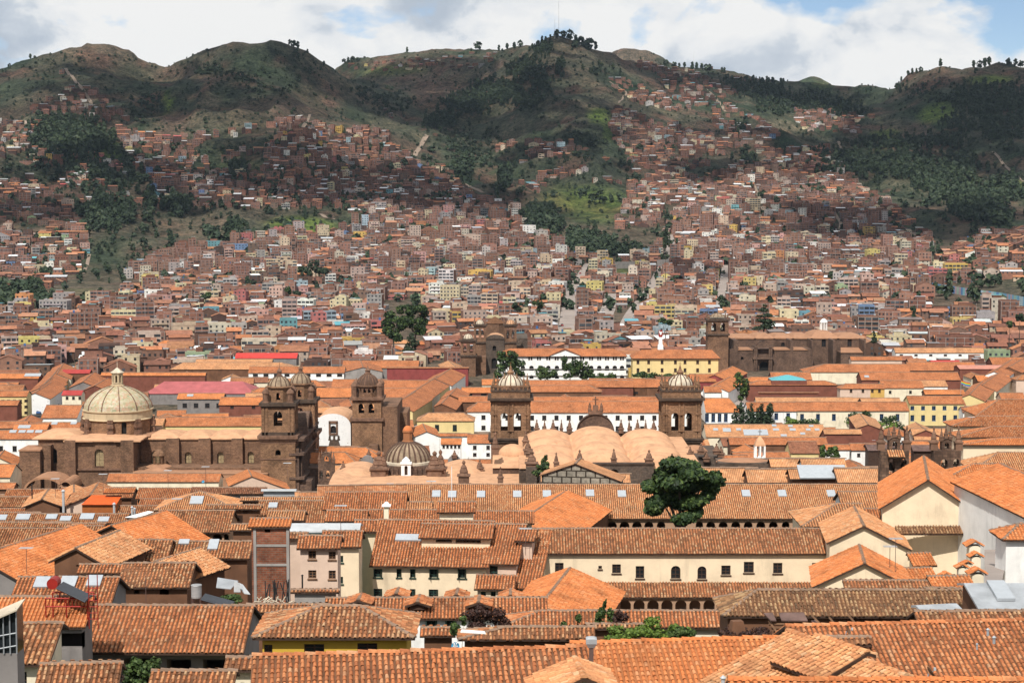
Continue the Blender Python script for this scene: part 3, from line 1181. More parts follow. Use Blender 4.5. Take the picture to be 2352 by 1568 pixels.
def build_ground():
 X,Y,Z=LAND.X.ravel(),LAND.Y.ravel(),LAND.Z.ravel()
 ny,nx=LAND.X.shape
 i=np.arange(ny*nx).reshape(ny,nx)
 Q=np.stack([i[:-1,:-1],i[:-1,1:],i[1:,1:],i[1:,:-1]],-1).reshape(-1,4)
 n1=fbm(X/190,Y/190,55,5)
 n2=fbm(X/45,Y/45,77,4)
 n3=fbm(X/110+9,Y/260,91,4,True)
 base=np.array([.040,.047,.033])
 c=np.repeat(base[None],len(X),0)
 def lay(col,w):
  w=np.clip(w,0,1)[:,None]
  c[:]=c*(1-w)+np.array(col)*w
 lay((.078,.060,.046),(n1-.47)*5)
 lay((.026,.038,.022),(.48-n1)*4*(.5+n2))
 lay((.085,.076,.054),(n3-.70)*4)
 lay((.020,.034,.020),(.48-n3)*6)
 lay((.088,.054,.042),(n2-.54)*5)
 ok=Y>900
 px,py=np.zeros(len(X)),np.zeros(len(X))
 px[ok],py[ok]=proj(X[ok],Y[ok],Z[ok])
 jx,jy=(n2-.5)*34,(n1-.5)*26
 for cx,cy,rx,ry,k,s in COVER:
  lay(CCOL[k],ell(px+jx,py+jy,cx,cy,rx,ry)*s*ok)
 c *= 1.5
 # the valley floor under the town: trodden earth and paving
 lay((.17,.125,.10),np.clip((40-Z)/30,0,1)*np.clip((1900-Y)/300,0,1)*(.6+.4*n2))
 m,t,b=new_mat('land')
 a=NN(t,'ShaderNodeAttribute')
 a.attribute_name='cover'
 g1=noise_node(t,.045,6,.7)
 g2=noise_node(t,.22,5,.7)
 r1=ramp_node(t,g1.outputs[0],[(.34,(.42,.48,.44)),(.52,(1,1,1)),(.70,(1.55,1.45,1.32))])
 r2=ramp_node(t,g2.outputs[0],[(.36,(.32,.42,.36)),(.54,(1.05,1.05,1.0)),(.7,(1.5,1.42,1.28))])
 col=mix_node(t,a.outputs['Color'],r1.outputs[0],1.0,'MULTIPLY')
 col=mix_node(t,col,r2.outputs[0],1.0,'MULTIPLY')
 lk(t,col,b.inputs['Base Color'])
 b.inputs['Roughness'].default_value=.95
 b.inputs['Specular IOR Level'].default_value=.1
 bp=NN(t,'ShaderNodeBump')
 bp.inputs['Strength'].default_value=.8
 bp.inputs['Distance'].default_value=11.0
 g3=noise_node(t,.06,7,.72)
 lk(t,g3.outputs[0],bp.inputs['Height'])
 lk(t,bp.outputs[0],b.inputs['Normal'])
 MATS['land']=m
 o=np_mesh('ground',np.c_[X,Y,Z],Q,'land',smooth=True)
 at=o.data.color_attributes.new('cover','FLOAT_COLOR','POINT')
 cc=np.ones((len(X),4),np.float32)
 cc[:,:3]=c
 at.data.foreach_set('color',cc.ravel())
 tag(o,kind='structure')
build_ground()
STREETS=[]       # (array of xy, half width): kept free of houses
def road(name,pix,w,mat,y0=560,lift=.25):
 """a street or track: a ribbon laid on the land along picture points"""
 px=np.interp(np.linspace(0,len(pix)-1,14*(len(pix)-1)+1),range(len(pix)),[p[0] for p in pix])
 py=np.interp(np.linspace(0,len(pix)-1,14*(len(pix)-1)+1),range(len(pix)),[p[1] for p in pix])
 x,y=LAND.hit(px,py,y0)
 k=~np.isnan(y)
 x,y=x[k],y[k]
 if len(x)<4:
  return
 # even steps and light smoothing
 for _ in range(3):
  x[1:-1]=(x[:-2]+2*x[1:-1]+x[2:])/4
  y[1:-1]=(y[:-2]+2*y[1:-1]+y[2:])/4
 s=np.r_[0,np.cumsum(np.hypot(np.diff(x),np.diff(y)))]
 t=np.arange(0,s[-1],4.0)
 x,y=np.interp(t,s,x),np.interp(t,s,y)
 STREETS.append((np.c_[x,y],w/2))
 tx,ty=np.gradient(x),np.gradient(y)
 l=np.hypot(tx,ty)+1e-9
 nx,ny=-ty/l,tx/l
 rows=[]
 for u in (-.5,0,.5):
  X,Y=x+nx*w*u,y+ny*w*u
  rows.append(np.c_[X,Y,np.maximum(LAND(X,Y),LAND(x,y))+lift])
 V=np.concatenate(rows)
 n=len(x)
 i=np.arange(n-1)
 Q=np.concatenate([np.stack([i+a*n,i+1+a*n,i+1+(a+1)*n,i+(a+1)*n],-1) for a in (0,1)])
 tag(np_mesh(name,V,Q,mat,smooth=True),kind='structure')
road('street',[(1296,775),(1303,745),(1308,690),(1318,660),(1334,639),(1356,605)],11,'paved')
road('street',[(1374,760),(1385,735),(1400,705),(1403,675)],11,'paved')
road('street',[(1436,755),(1452,720),(1490,672),(1512,632),(1530,600),(1541,566),(1536,540)],10,'paved')
road('street',[(1660,720),(1655,690),(1662,650),(1668,610)],8,'paved')
road('street',[(85,990),(112,945),(128,905),(143,870),(155,842)],11,'asphalt',480)
road('street',[(948,1000),(966,968),(985,940),(1012,905),(1034,880),(1046,866)],9,'paved',480)
road('street',[(1672,990),(1684,955),(1694,925),(1704,892)],9,'paved',480)
road('path',[(150,160),(184,200),(205,232),(222,258)],5.4,'dirt_road')
road('path',[(770,369),(786,378),(815,386),(845,390)],4.2,'dirt_road')
road('path',[(983,312),(976,322),(960,348),(950,362)],7.2,'dirt_road')
road('path',[(1012,404),(1045,414),(1085,432),(1110,445)],5.4,'dirt_road')
road('path',[(1620,205),(1640,222),(1655,240),(1668,262)],4.8,'dirt_road')
road('path',[(712,265),(704,285),(694,302)],4.2,'dirt_road')
road('path',[(1640,480),(1664,505),(1680,520)],4.8,'dirt_road')
road('path',[(1925,325),(1932,345)],5.4,'dirt_road')
road('path',[(1730,425),(1745,455),(1738,480)],4.8,'dirt_road')
road('path',[(1916,490),(1932,515),(1928,540),(1950,555)],4.8,'dirt_road')
road('path',[(720,490),(745,500),(770,508)],6.0,'dirt_road')
road('path',[(205,585),(200,610),(190,630)],3.6,'dirt_road')
road('path',[(2280,350),(2310,385),(2352,420)],4.2,'dirt_road')
road('path',[(75,655),(140,662),(260,660)],3.0,'dirt_road')
road('path',[(2095,535),(2110,545),(2090,553)],7.2,'dirt_road')
road('path',[(1400,190),(1440,215),(1420,240)],3.6,'dirt_road')
# ------------------------------------------------------------------ the cumulus overhead (above the frame): its broken shade lies on the hills and the far town
def build_clouds():
 m,t,b=new_mat('cloud')
 b.inputs['Base Color'].default_value=(.85,.86,.88,1)
 b.inputs['Roughness'].default_value=1.0
 b.inputs['Alpha'].default_value=.17
 MATS['cloud']=m
 R=np.random.default_rng(12)
 th,ph=np.linspace(0,2*math.pi,15)[:-1],np.linspace(-1.45,1.45,8)
 U=np.array([(math.cos(p)*math.cos(a),math.cos(p)*math.sin(a),math.sin(p)) for p in ph for a in th])
 q=np.array([(i*14+j,i*14+(j+1)%14,(i+1)*14+(j+1)%14,(i+1)*14+j) for i in range(7) for j in range(14)])
 for (cx,cy,rx,ry) in ((-1150,1350,420,330),(-1250,2250,420,480),(-520,1500,360,360),(-450,2450,430,420),(250,1350,330,260),(300,2150,430,430),(800,1750,330,380),(850,2700,420,420),(100,3050,520,330),(-900,3100,480,330),(-150,820,260,120),(-300,3000,420,300),(500,3250,460,300),(1250,3000,350,400),(-1350,3000,350,400),(-750,2000,260,260),(600,2400,260,240),(-60,1900,240,220)):
  Vs,Qs=[],[]
  for k in range(22):
   a,r=R.uniform(0,2*math.pi),R.uniform(0,1)**.6
   s=R.uniform(.22,.45)*min(rx,ry)*(1.25-.5*r)
   c=np.array((cx+rx*r*math.cos(a),cy+ry*r*math.sin(a),1150+R.uniform(0,130)))
   d=U*(1+.25*(fbm(U[:,0]*2+k,U[:,1]*2+U[:,2]*3,3,3)[:,None]-.5))
   d[:,2]=np.where(d[:,2]<0,d[:,2]*.25,d[:,2]*.7)
   Vs.append(c+d*s)
   Qs.append(q+k*len(U))
  o=np_mesh('cloud',np.concatenate(Vs),np.concatenate(Qs),'cloud',org=Vector((cx,cy,1150)),smooth=True)
  tag(o,kind='structure')
build_clouds()
# thin blue air over the valley
zlo,zhi=float(LAND.Z.min())-1.0,float(LAND.Z.max())+60
hb=MB()
hb.box((0,2750,zlo),(3600,6100,zhi-zlo))
m_,t_,b_=new_mat('air')
t_.nodes.remove(b_)
pv=NN(t_,'ShaderNodeVolumePrincipled')
pv.inputs['Color'].default_value=(.62,.78,1.0,1)
pv.inputs['Density'].default_value=1.6e-5
lk(t_,pv.outputs[0],t_.nodes['Material Output'].inputs['Volume'])
MATS['air']=m_
tag(hb.build('haze','air',None,org=Vector((0,2750,zlo))),kind='stuff')
# ------------------------------------------------------------------ the near roofs
G_NEAR='tile-roofed houses in the foreground'
def Fr(*a,**k):
 k.setdefault('group',G_NEAR)
 return frontal(*a,**k)
def Rc(*a,**k):
 k.setdefault('group',G_NEAR)
 return receding(*a,**k)
def P2(px,py,d,z):
 p=P(px,py,d)
 p.z=z
 return p
# bottom row: roofs near enough to count the tiles
a=P(590,1504,70)
roof_bottom=house(a,P2(1335,1482,71.4,a.z),7.5,4,.43,tint='warm',lod='A',wall='pale_cream',oh=.5,og=.2,group=G_NEAR,jit=1.1,caps='tile',
     label='long bottom-edge house under a big mottled red and tan tile roof')
a=P(1322,1475,73)
house(a,P2(1830,1459,74,a.z),7.5,4,.43,tint='new',lod='A',wall='pale_cream',group=G_NEAR,jit=.8,caps='tile',
      label='house at the bottom edge under a fresh orange tile roof with the tall metal-capped chimney')
a=P(1815,1436,81)
house(a,P2(2480,1420,82.4,a.z),8.2,4,.44,tint='warm',lod='A',wall='pale_cream',group=G_NEAR,jit=1.0,caps='tile',
      label='wide tiled house in the bottom right corner with grey vent pipes and a dish')
Rc(1660,1335,65,1612,67.5,1.9,1.3,conv=B_,slope=.42,tint='pale',lod='A',wall='pale_cream',n_ind=200,base=64,caps='tile',
   label='small pale hipped roof wedged between the two big roofs at the bottom edge')
Rc(1530,1325,64,815,70.5,5.2,.9,conv=C_,slope=.40,tint='pale',lod='A',wall='pinkish',base=62,caps='tile',
   label='pale sunlit roof sloping to the left at the bottom edge, beside the brown dish')
Rc(1270,1165,66.3,1010,68.6,2.2,.4,conv=C_,slope=.36,tint='pale',lod='A',n_ind=120,wall='pinkish',base=66,caps='tile',
   label='raised narrow strip of pale tiled roof stepped above the left-sloping roof at the bottom')
Fr(1690,2480,1560,1640,53,tint='new',lod='A',wall='pale_cream',rb=1.5,n_ind=120,caps='tile',label='orange tiled ridge just showing along the very bottom right edge')
Fr(980,1275,1070,1120,79.3,conv=C_,tint='old',lod='A',n_ind=120,rb=.4,wall='adobe',base=68,label='short tiled ledge roof standing on the corner of the bottom right roof')
# left foreground
Fr(640,1690,858,1178,98,conv=A_,ang=-1.0,tint='warm',lod='A',wall='grey_wall',oh=.9,jit=1.0,hole_deep=1.2,
   void_holes=[(840,1215,1065,1320),(1128,1222,1290,1320),(1372,1222,1555,1320)],
   label='long house with even mottled tiles and dark openings left of the yellow house')
Fr(105,395,976,1255,84,conv=A_,tint='old',lod='A',wall='pale_cream',oh=.5,wins=[(125,1305,180,1400)],rb=1.0,
   label='small tiled house with a cream wall and one window in the lower left corner')
Fr(-200,612,800,1003,92,conv=A_,tint='new',wall='grey_wall',oh=.3,jit=.25,sag=.0,void_holes=[(382,1045,566,1152)],hole_deep=.6,rb=.5,pitch=.2,
   label='grey house with a clean bright orange roof and one wide black opening')
Fr(150,785,668,885,112,conv=A_,tint='warm',wall='grey_wall',sky=[(285,712,.9,1.1),(465,708,1.0,1.1),(640,702,.9,1.1)],
   label='tiled roof with three white skylights behind the red water heater')
Fr(560,840,582,640,124,conv=A_,tint='warm',wall='adobe',label='low tiled lean-to between the brown gable and the adobe house')
Fr(860,1300,572,735,121,conv=A_,tint='old',wall='adobe',sag=.09,void_holes=[(905,755,940,780),(1078,745,1140,785)],jit=1.6,
   label='brown adobe house with a wavy old roof and two tiny dark windows')
Rc(1060,560,122.5,1310,127,1.5,2.6,conv=A_,slope=.45,tint='pale',wall='adobe',jit=1.4,base=57,label='adobe wing with a pale roof turned to the right behind the wavy adobe house')
Rc(522,468,128,770,134.5,2.2,2.6,conv=A_,slope=.50,tint='pale',wall='adobe',endA=[(515,505,551,596)],style='void',base=55,
   label='brown adobe gable with one tall black doorway high in its wall')
Fr(690,1150,415,555,136,conv=A_,tint='old',wall='adobe',sag=.08,jit=1.5,sky=[(828,493,.7,.7)],label='sagging old tiled roof with a small grey skylight left of the two flat skylights')
Fr(1190,1690,425,540,137,conv=A_,tint='old',wall='adobe',sag=.06,sky=[(1245,437,.8,.6),(1443,455,.75,1.3)],endB=[],label='old tiled roof with two grey skylights beside the tall brick building')
Rc(-150,520,131,495,143.6,5,5.2,conv=A_,slope=.43,tint='new',wall='grey_wall',jit=.8,label='large smooth orange roof sloping right at the left edge')
Fr(-30,490,338,455,166,conv=A_,tint='old',wall='adobe',label='mottled tiled roof at the left edge behind the large smooth orange roof')
Fr(480,680,322,392,168,conv=A_,tint='old',wall='adobe',label='short tiled roof ending at the brown gable with the wide orange roof')
Fr(430,560,410,455,150,conv=A_,tint='old',wall='adobe',label='tiny tiled roof behind the peak of the large smooth orange roof')
Rc(762,314,160,1090,167,2.6,5.0,conv=A_,slope=.45,tint='new',wall='adobe',jit=.7,label='wide orange roof with a long brown gable wall before the dark arcade')
Fr(1090,1570,218,365,172,conv=A_,tint='old',wall='arcade',oh=.4,hole_deep=.5,
   void_holes=[(1205,375,1265,460,.9),(1282,375,1345,460,.9),(1358,375,1420,460,.9),(1436,375,1500,460,.9),(1514,375,1562,460,.9)],
   label='courtyard house with five dark arches below its old tiled roof')
Fr(1410,1755,180,207,178,conv=A_,tint='old',wall='adobe',base=58,void_holes=[(1505,212,1540,238),(1642,210,1676,235)],label='brown rooftop storey with two small windows above the arched courtyard')
Fr(1580,1730,310,350,160,conv=A_,tint='pale',wall='adobe',label='small pale roof against the top of the tall brick building')
Fr(1345,1368,92,218,196,conv=A_,hips=(4.4,4.4),tint='pale',wall='adobe',sky=[(1330,153,1.4,1.5)],label='pyramid roof with one bright white skylight')
Fr(1765,2200,152,300,182,conv=A_,tint='old',wall='adobe',sky=[(1845,188,.9,.9)],label='broad mottled roof with a small patched skylight above the brick building')
Fr(1640,2240,128,150,190,conv=A_,tint='pale',wall='adobe',label='thin pale roof strip above the broad mottled roof')
Fr(1830,2050,222,285,166,conv=A_,tint='pale',wall='adobe',slope=.3,label='small pale tiled roof above the white translucent canopy')
Fr(-70,455,94,212,176,conv=B_,tint='warm',wall='cream',label='dark red tiled roof with white flecks left of the blue tarpaulin')
Fr(-60,190,216,290,166,conv=B_,tint='warm',wall='cream',label='lower red tiled roof left of the white roof chimney')
Fr(1712,1952,272,328,125,conv=A_,tint='new',wall='brick',slope=.3,rb=.6,void_holes=[(1788,344,1825,366)],oh=.2,jit=.5,
   label='tall bare brick building with grey concrete bands and a small sloping roof')
k=HOUSES[-1]
m=MB()
for y0,y1 in ((342,330),(461,445),(591,575)):
 a,b=ray_plane(*A_(1718,y0),k[1][0],k[1][2]),ray_plane(*A_(1950,y1),k[1][0],k[1][2])
 m.box(((a.x+b.x)/2,a.y,a.z),(b.x-a.x,.12,b.z-a.z))
for x0,x1 in ((1716,1730),(1938,1953)):
 a,b=ray_plane(*A_(x0,720),k[1][0],k[1][2]),ray_plane(*A_(x1,335),k[1][0],k[1][2])
 m.box(((a.x+b.x)/2,a.y-.02,a.z-2),(b.x-a.x,.12,b.z-a.z+2))
m.build('concrete_frame','concrete',k[0],kind='stuff')
Fr(1880,2060,368,408,139,conv=A_,tint='old',wall='pinkish',label='blank pinkish wall with a little tiled roof next to the tall brick building')
Fr(2040,2290,387,474,133,conv=A_,tint='warm',wall='pinkish',wins=[(2083,490,2135,545),(2220,495,2268,548),(2083,620,2137,676),(2220,622,2268,680)],style='brown',
   label='pinkish two-storey house with four brown windows and a tiled roof')
Fr(1985,2420,302,357,150,conv=A_,roof_mat='metal_pale',wall='teal',slope=.25,rb=2,label='long white translucent canopy roof over a strip of green glass')
Fr(-85,152,357,463,143,conv=B_,tint='warm',wall='cream',wins=[(5,522,36,568),(3,664,35,712)],style='green',label='narrow cream house end with two dark windows left of the cream convent block')
# the cream convent
conv_block=Fr(300,1040,285,597,150,conv=B_,ang=-4,tint='warm',wall='cream',open_sh=True,style='green',oh=.4,
    wins=[(242,612,300,667),(397,612,430,668),(488,613,524,670),(617,614,680,670),(810,613,868,673),
                      (242,745,300,800),(388,747,430,800),(487,747,524,802),(614,750,678,803),(812,752,875,805)],
    sky=[(495,408,2.6,.9)],label='cream convent block with two rows of five green-shuttered windows under a steep red tile roof')
Fr(130,300,283,362,154,conv=B_,tint='warm',wall='cream',label='small tiled corner roof with a cream wall at the upper left of the convent block')
Fr(585,1040,310,404,148.3,conv=B_,ang=-4,slope=.30,tint='warm',wall='cream',into=conv_block,base=60.0,rb=.5,void_holes=[(660,413,770,432),(795,413,965,436)],part='dormer',hole_deep=.9)
Fr(690,915,160,230,161,conv=B_,tint='warm',wall='pale_cream',base=58,label='cream rooftop room under its own red tile roof above the convent block')
Fr(1050,1258,310,580,149,conv=B_,ang=-8,tint='warm',wall='pinkish',wins=[(1025,592,1080,656)],style='green',label='pinkish house section with one dark window between the convent block and the steep roof')
Fr(955,1185,655,750,142.5,conv=B_,ang=-5,tint='warm',wall='cream',rb=.2,wins=[(965,765,1000,810),(1033,765,1066,810)],style='green',label='low tiled porch roof with two narrow windows beneath')
steep=Fr(1262,1435,342,745,150,conv=B_,ang=-9,tint='warm',wall='cream',wins=[(1200,757,1263,808)],style='green',label='tall narrow steep tiled roof with a pink box dormer beside the long cream wing')
Fr(1238,1330,342,425,147.6,conv=B_,ang=-9,slope=.35,tint='warm',wall='pinkish',into=steep,rb=.4,drop=1.6)
wing=Fr(1228,1958,1213.5,1271,150,tint='old',wall='cream',oh=.3,style='dark',
          wins=[tuple(v for v in (*B_(1467,570),*B_(1525,636))),(*B_(1760,590),*B_(1784,612)),(*B_(1853,580),*B_(1912,641)),(*B_(2012,592),*B_(2070,675)),
    (*B_(2250,590),*B_(2315,678),.9),(*C_(147,593),*C_(208,680),.9),(*C_(308,588),*C_(371,652)),(*C_(460,563),*C_(528,637)),
    (*C_(658,570),*C_(721,642)),(*C_(920,570),*C_(1008,648))],conv=lambda x,y:(x,y),
          label='long cream convent wing with square and arched dark windows under a long speckled roof')
Rc(1375,850,127,1572,139.5,3.0,4.4,conv=B_,slope=.40,tint='new',wall='adobe',jit=.8,label='bright orange hipped roof at the corner of the lower cloister')
ARC=[(1900,1980),(1997,2073),(2090,2168),(2185,2262),(2279,2356),(2374,2450),(2469,2547),(2564,2620)]
Fr(1800,3240,702,803,145,conv=B_,tint='old',wall='arcade',rb=.03,oh=.2,hole_deep=.5,void_holes=[(x,822,y,905,.8) for x,y in ARC],
   label='low cloister gallery with a row of round arches below the long cream wing')
front_row=Fr(-60,1390,806,946,119,conv=B_,ang=.6,tint='warm',wall='white',wins=[(592,953,671,1002),(725,953,796,1002)],style='green',open_sh=True,
               label='long tiled house with small roof vents and green-shuttered windows before the convent')
for (x,y) in ((140,818),(540,828),(950,832)):
 q0=B_(x,y)
 Rc(x,y,117.4,x+4,119.0,.85,.85,conv=B_,slope=.35,tint='warm',wall='wood_dark',into=front_row,part='lucarne',drop=.3,jit=1.4)
for (x,y) in ((395,774),(800,780),(1165,784)):
 Rc(x,y,122.5,x+4,124,.8,.8,conv=B_,slope=.35,tint='warm',wall='wood_dark',into=front_row,part='lucarne',drop=.3,jit=1.4)
Fr(1370,2640,894,1006,112,conv=B_,hips=(2.6,0),tint='warm',wall='pale_cream',label='long low roof with a pale mortar ridge behind the green shrubs')
Fr(1130,1705,1003,1085,98,conv=B_,hips=(2.6,0),tint='old',wall='adobe',rb=.9,jit=1.6,sag=.08,label='adobe wall with an uneven old tile coping in front of the shrubs')
Fr(1700,2070,985,1012,101,conv=B_,tint='old',wall='adobe',rb=.4,jit=1.4,label='short stretch of adobe wall with tile coping beside the green shrubs')
Fr(585,770,1008,1062,106,conv=B_,tint='warm',wall='adobe',rb=.6,label='little tiled porch under the green-shuttered windows of the white wall')
Fr(540,1240,1180,1300,80,conv=B_,tint='old',wall='adobe',rb=.6,base=60,label='rough tiled shed roof around the blue dish')
# yellow house with the hipped roof
yellow=Fr(734,829,1391,1464,90,hips=(3.1,2.9),slope=.40,tint='old',lod='A',wall='yellow',oh=.45,jit=1.2,
   wins=[(*A_(1785,1122),*A_(1840,1200)),(*A_(2055,1118),*A_(2190,1195)),(*B_(132,1112),*B_(266,1180))],conv=lambda x,y:(x,y),style='dark',
   label='yellow house with a broad hipped tile roof and dark windows in the lower left centre')
# back cloister and the houses round it
SKB=[(665,110),(772,113),(967,113),(1212,112),(1412,110),(1703,105),(1918,110),(2757,107),(3000,107),(3332,108)]
ARB=[(1822,1885),(1903,1970),(1988,2053),(2070,2132),(2155,2212),(2417,2468),(2488,2550),(2572,2634),(2657,2719),(2742,2802),(2827,2888),(2912,2972),(2999,3052)]
Fr(480,3672,41,272,205,conv=B_,tint='pale',wall='arcade',oh=.35,hole_deep=.5,sky=[(*s,.95,1.3) for s in SKB],void_holes=[(x,292,y,345,.9) for x,y in ARB],
   label='very long speckled cloister roof with a row of small skylights behind the big tree')
Rc(1195,312,179,1548,200,4.2,5.2,conv=B_,slope=.40,tint='new',wall='adobe',jit=.8,label='large bright orange hipped roof joining the long skylight roof left of the big tree')
Fr(195,690,213,278,173,conv=B_,tint='warm',wall='cream',label='red tiled roof behind the convent block right of the white roof chimney')
Fr(880,1310,222,305,174,conv=B_,tint='warm',wall='cream',label='red tiled roof right of the cream rooftop room')
Fr(500,625,160,212,184,conv=B_,tint='pale',wall='adobe',label='little pale tiled roof right of the blue tarpaulin')
# right foreground
cream_gable=Rc(1705,4,150,1700,163,4.05,4.45,conv=C_,slope=.655,tint='new',wall='cream',og=.45,oh=.3,jit=.8,label='tall cream church gable with a steep orange roof on the right')
Fr(1500,2022,322,374,149.2,conv=C_,tint='smoke',wall='cream',rb=.03,into=cream_gable,part='ledge',drop=.2,jit=1.6)
Rc(1270,317,143,1232,151.5,2.95,3.8,conv=C_,slope=.50,tint='pale',wall='cream',og=.3,oh=.25,label='smaller cream gable with vents in its wall, in front of the tall cream church gable')
Fr(1090,1240,172,325,160,conv=C_,hips=(3.8,0),slope=.36,tint='pale',wall='cream',label='pale hipped roof joining the smaller cream gable to the cloister')
Fr(1108,1395,92,200,176,conv=C_,tint='pale',wall='white',label='square pale tiled roof left of the tall cream church gable')
Fr(1240,1400,206,300,165,conv=C_,tint='warm',wall='adobe',label='small red roof in the corner left of the tall cream church gable')
Rc(1275,568,128,1270,134.5,3.7,3.4,conv=C_,slope=.50,tint='new',wall='cream',og=.3,jit=1.1,label='low orange gable with a pale mortar ridge before the smaller cream gable')
Fr(1150,1720,690,760,124,conv=C_,tint='old',wall='cream',rb=.1,label='old tiled strip with a small black vent below the low orange gable')
Fr(550,1905,754,930,104,conv=C_,hips=(2.3,0),tint='smoke',wall='adobe',jit=1.3,sag=.05,label='long weathered roof with blackened tiles above the ruined adobe walls')
Fr(1700,1905,742,838,107,conv=C_,hips=(0,1.6),tint='old',wall='adobe',label='short old roof with a hip at the right end of the long blackened roof')
Fr(1975,2700,706,893,100,conv=C_,slope=.22,roof_mat='metal_grey',wall='adobe',sky=[(2195,768,1.0,2.4)],rb=1.5,label='large grey sheet-metal roof with one white skylight at the right edge')
Fr(1650,1870,850,968,97,conv=C_,ang=12,slope=.22,roof_mat='metal_grey',wall='adobe',rb=.6,label='small tilted grey metal roof beside the blackened tile roof')
Fr(1640,2640,896,975,89,conv=C_,ang=1,tint='old',wall='adobe',rb=1.5,jit=1.3,label='old roof with large ochre tiles at the right edge above the bottom right roof')
zz=CZ-T(1068.6)*150
house((43.6,127,zz),(41.6,151,zz),4.2,4.2,.36,tint='new',wall='white',og=.2,oh=.3,jit=.6,group=G_NEAR,label='long white house at the right edge with a big glowing orange roof facing left')
Fr(2320,2640,310,414,123,conv=C_,hips=(1.6,0),tint='new',wall='white',label='white house end with a small hipped roof in front of the long white house')
Fr(2180,2700,703,822,200,conv=F_,hips=(3.7,0),tint='pale',wall='white',label='white house with a pale hipped roof right of the two bell gables')
Fr(2195,2700,605,652,232,conv=F_,hips=(5.5,0),tint='new',wall='cream',label='orange hipped roof, lowest of the stepped roofs at the right edge')
Fr(2140,2700,527,600,252,conv=F_,hips=(5.6,0),tint='warm',wall='cream',label='second of the stepped hipped roofs at the right edge, counted from below')
Fr(2035,2700,457,525,276,conv=F_,hips=(4.6,0),tint='warm',wall='cream',label='third of the stepped hipped roofs at the right edge, counted from below')
Fr(2180,2700,345,455,305,conv=F_,hips=(5,0),tint='warm',wall='cream',label='topmost of the stepped hipped roofs at the right edge')
Fr(1960,2270,560,640,262,conv=F_,tint='new',wall='cream',hips=(3,0),slope=.4,label='bright orange roof tucked left of the stepped hipped roofs')
Fr(2010,2200,780,880,185,conv=F_,tint='new',wall='white',hips=(3.4,0),slope=.5,label='orange awning roof hooked round the far end of the long white house')
# top-left band of the near roofs
Fr(430,905,62,132,232,conv=A_,tint='warm',wall='adobe',label='dark red roof under the big stone church, left of the small orange shed')
Fr(950,1330,66,140,228,conv=A_,tint='warm',wall='adobe',label='dark red roof under the big stone church, right of the small orange shed')
Fr(1310,1790,62,105,222,conv=A_,tint='dark',wall='grey_wall',label='brown shed roof on posts beside the metal roof terrace')
Fr(960,1320,140,190,214,conv=A_,tint='warm',wall='adobe',label='short red roof with a dark hatch above the pyramid roof')
Fr(60,440,74,122,238,conv=A_,tint='warm',wall='adobe',label='dark red roof at the left below the stone church apse')
Fr(-40,235,126,195,216,conv=A_,tint='old',wall='adobe',label='tiled roof at the left edge beside the thin black mast')
Fr(-40,420,124,200,221,conv=A_,tint='old',wall='adobe',label='tiled roof behind the little brown gable at the left')
Rc(285,138,207,300,214,2.3,2.3,conv=A_,slope=.40,tint='pale',wall='adobe',label='little brown gable by the tall silver chimney pipe')
Rc(500,96,226,470,232,2.8,2.4,conv=A_,slope=.42,tint='pale',wall='adobe',label='pale gable roof behind the tall silver chimney pipe')
Rc(610,112,207,640,216,3.1,2.4,conv=A_,slope=.42,tint='old',wall='pinkish',label='pinkish gable wall left of the orange tarpaulin shed')
Fr(230,860,240,302,196,conv=A_,tint='old',wall='red_wall',sky=[(350,265,1.2,.9),(445,277,1.2,.9),(590,263,1.5,1.1),(700,282,1.2,.9)],label='long roof with a row of four pale skylights at the left')
Fr(-60,262,230,296,197,conv=A_,tint='old',wall='red_wall',sky=[(158,266,1.5,1.1),(10,270,1.2,1.0)],label='tiled roof with one square white skylight at the left edge')
Fr(670,1085,186,238,204,conv=A_,tint='old',wall='adobe',label='tiled roof around the two short silver pipes')
Fr(-40,420,205,240,209,conv=A_,tint='warm',wall='adobe',label='long low red roof at the left behind the square white skylight')
Fr(300,700,304,330,184,conv=A_,tint='old',wall='adobe',label='narrow tiled roof just below the row of four pale skylights')
Fr(-60,470,296,330,186,conv=A_,tint='old',wall='adobe',label='narrow tiled strip at the left edge below the square white skylight')
# scraps of roof along the very bottom
Fr(305,790,1248,1420,77,conv=A_,ang=5,tint='old',wall='pale_cream',rb=1.2,jit=1.3,label='old tiled roof at the bottom edge left of the green bush')
Fr(1060,1565,1298,1420,79,conv=A_,tint='old',wall='pale_cream',rb=.8,jit=1.3,label='old tiled roof at the bottom edge right of the green bush')
Fr(1562,1728,1208,1292,81,conv=A_,tint='old',wall='pale_cream',rb=.4,label='short piece of old roof at the left end of the big mottled roof')
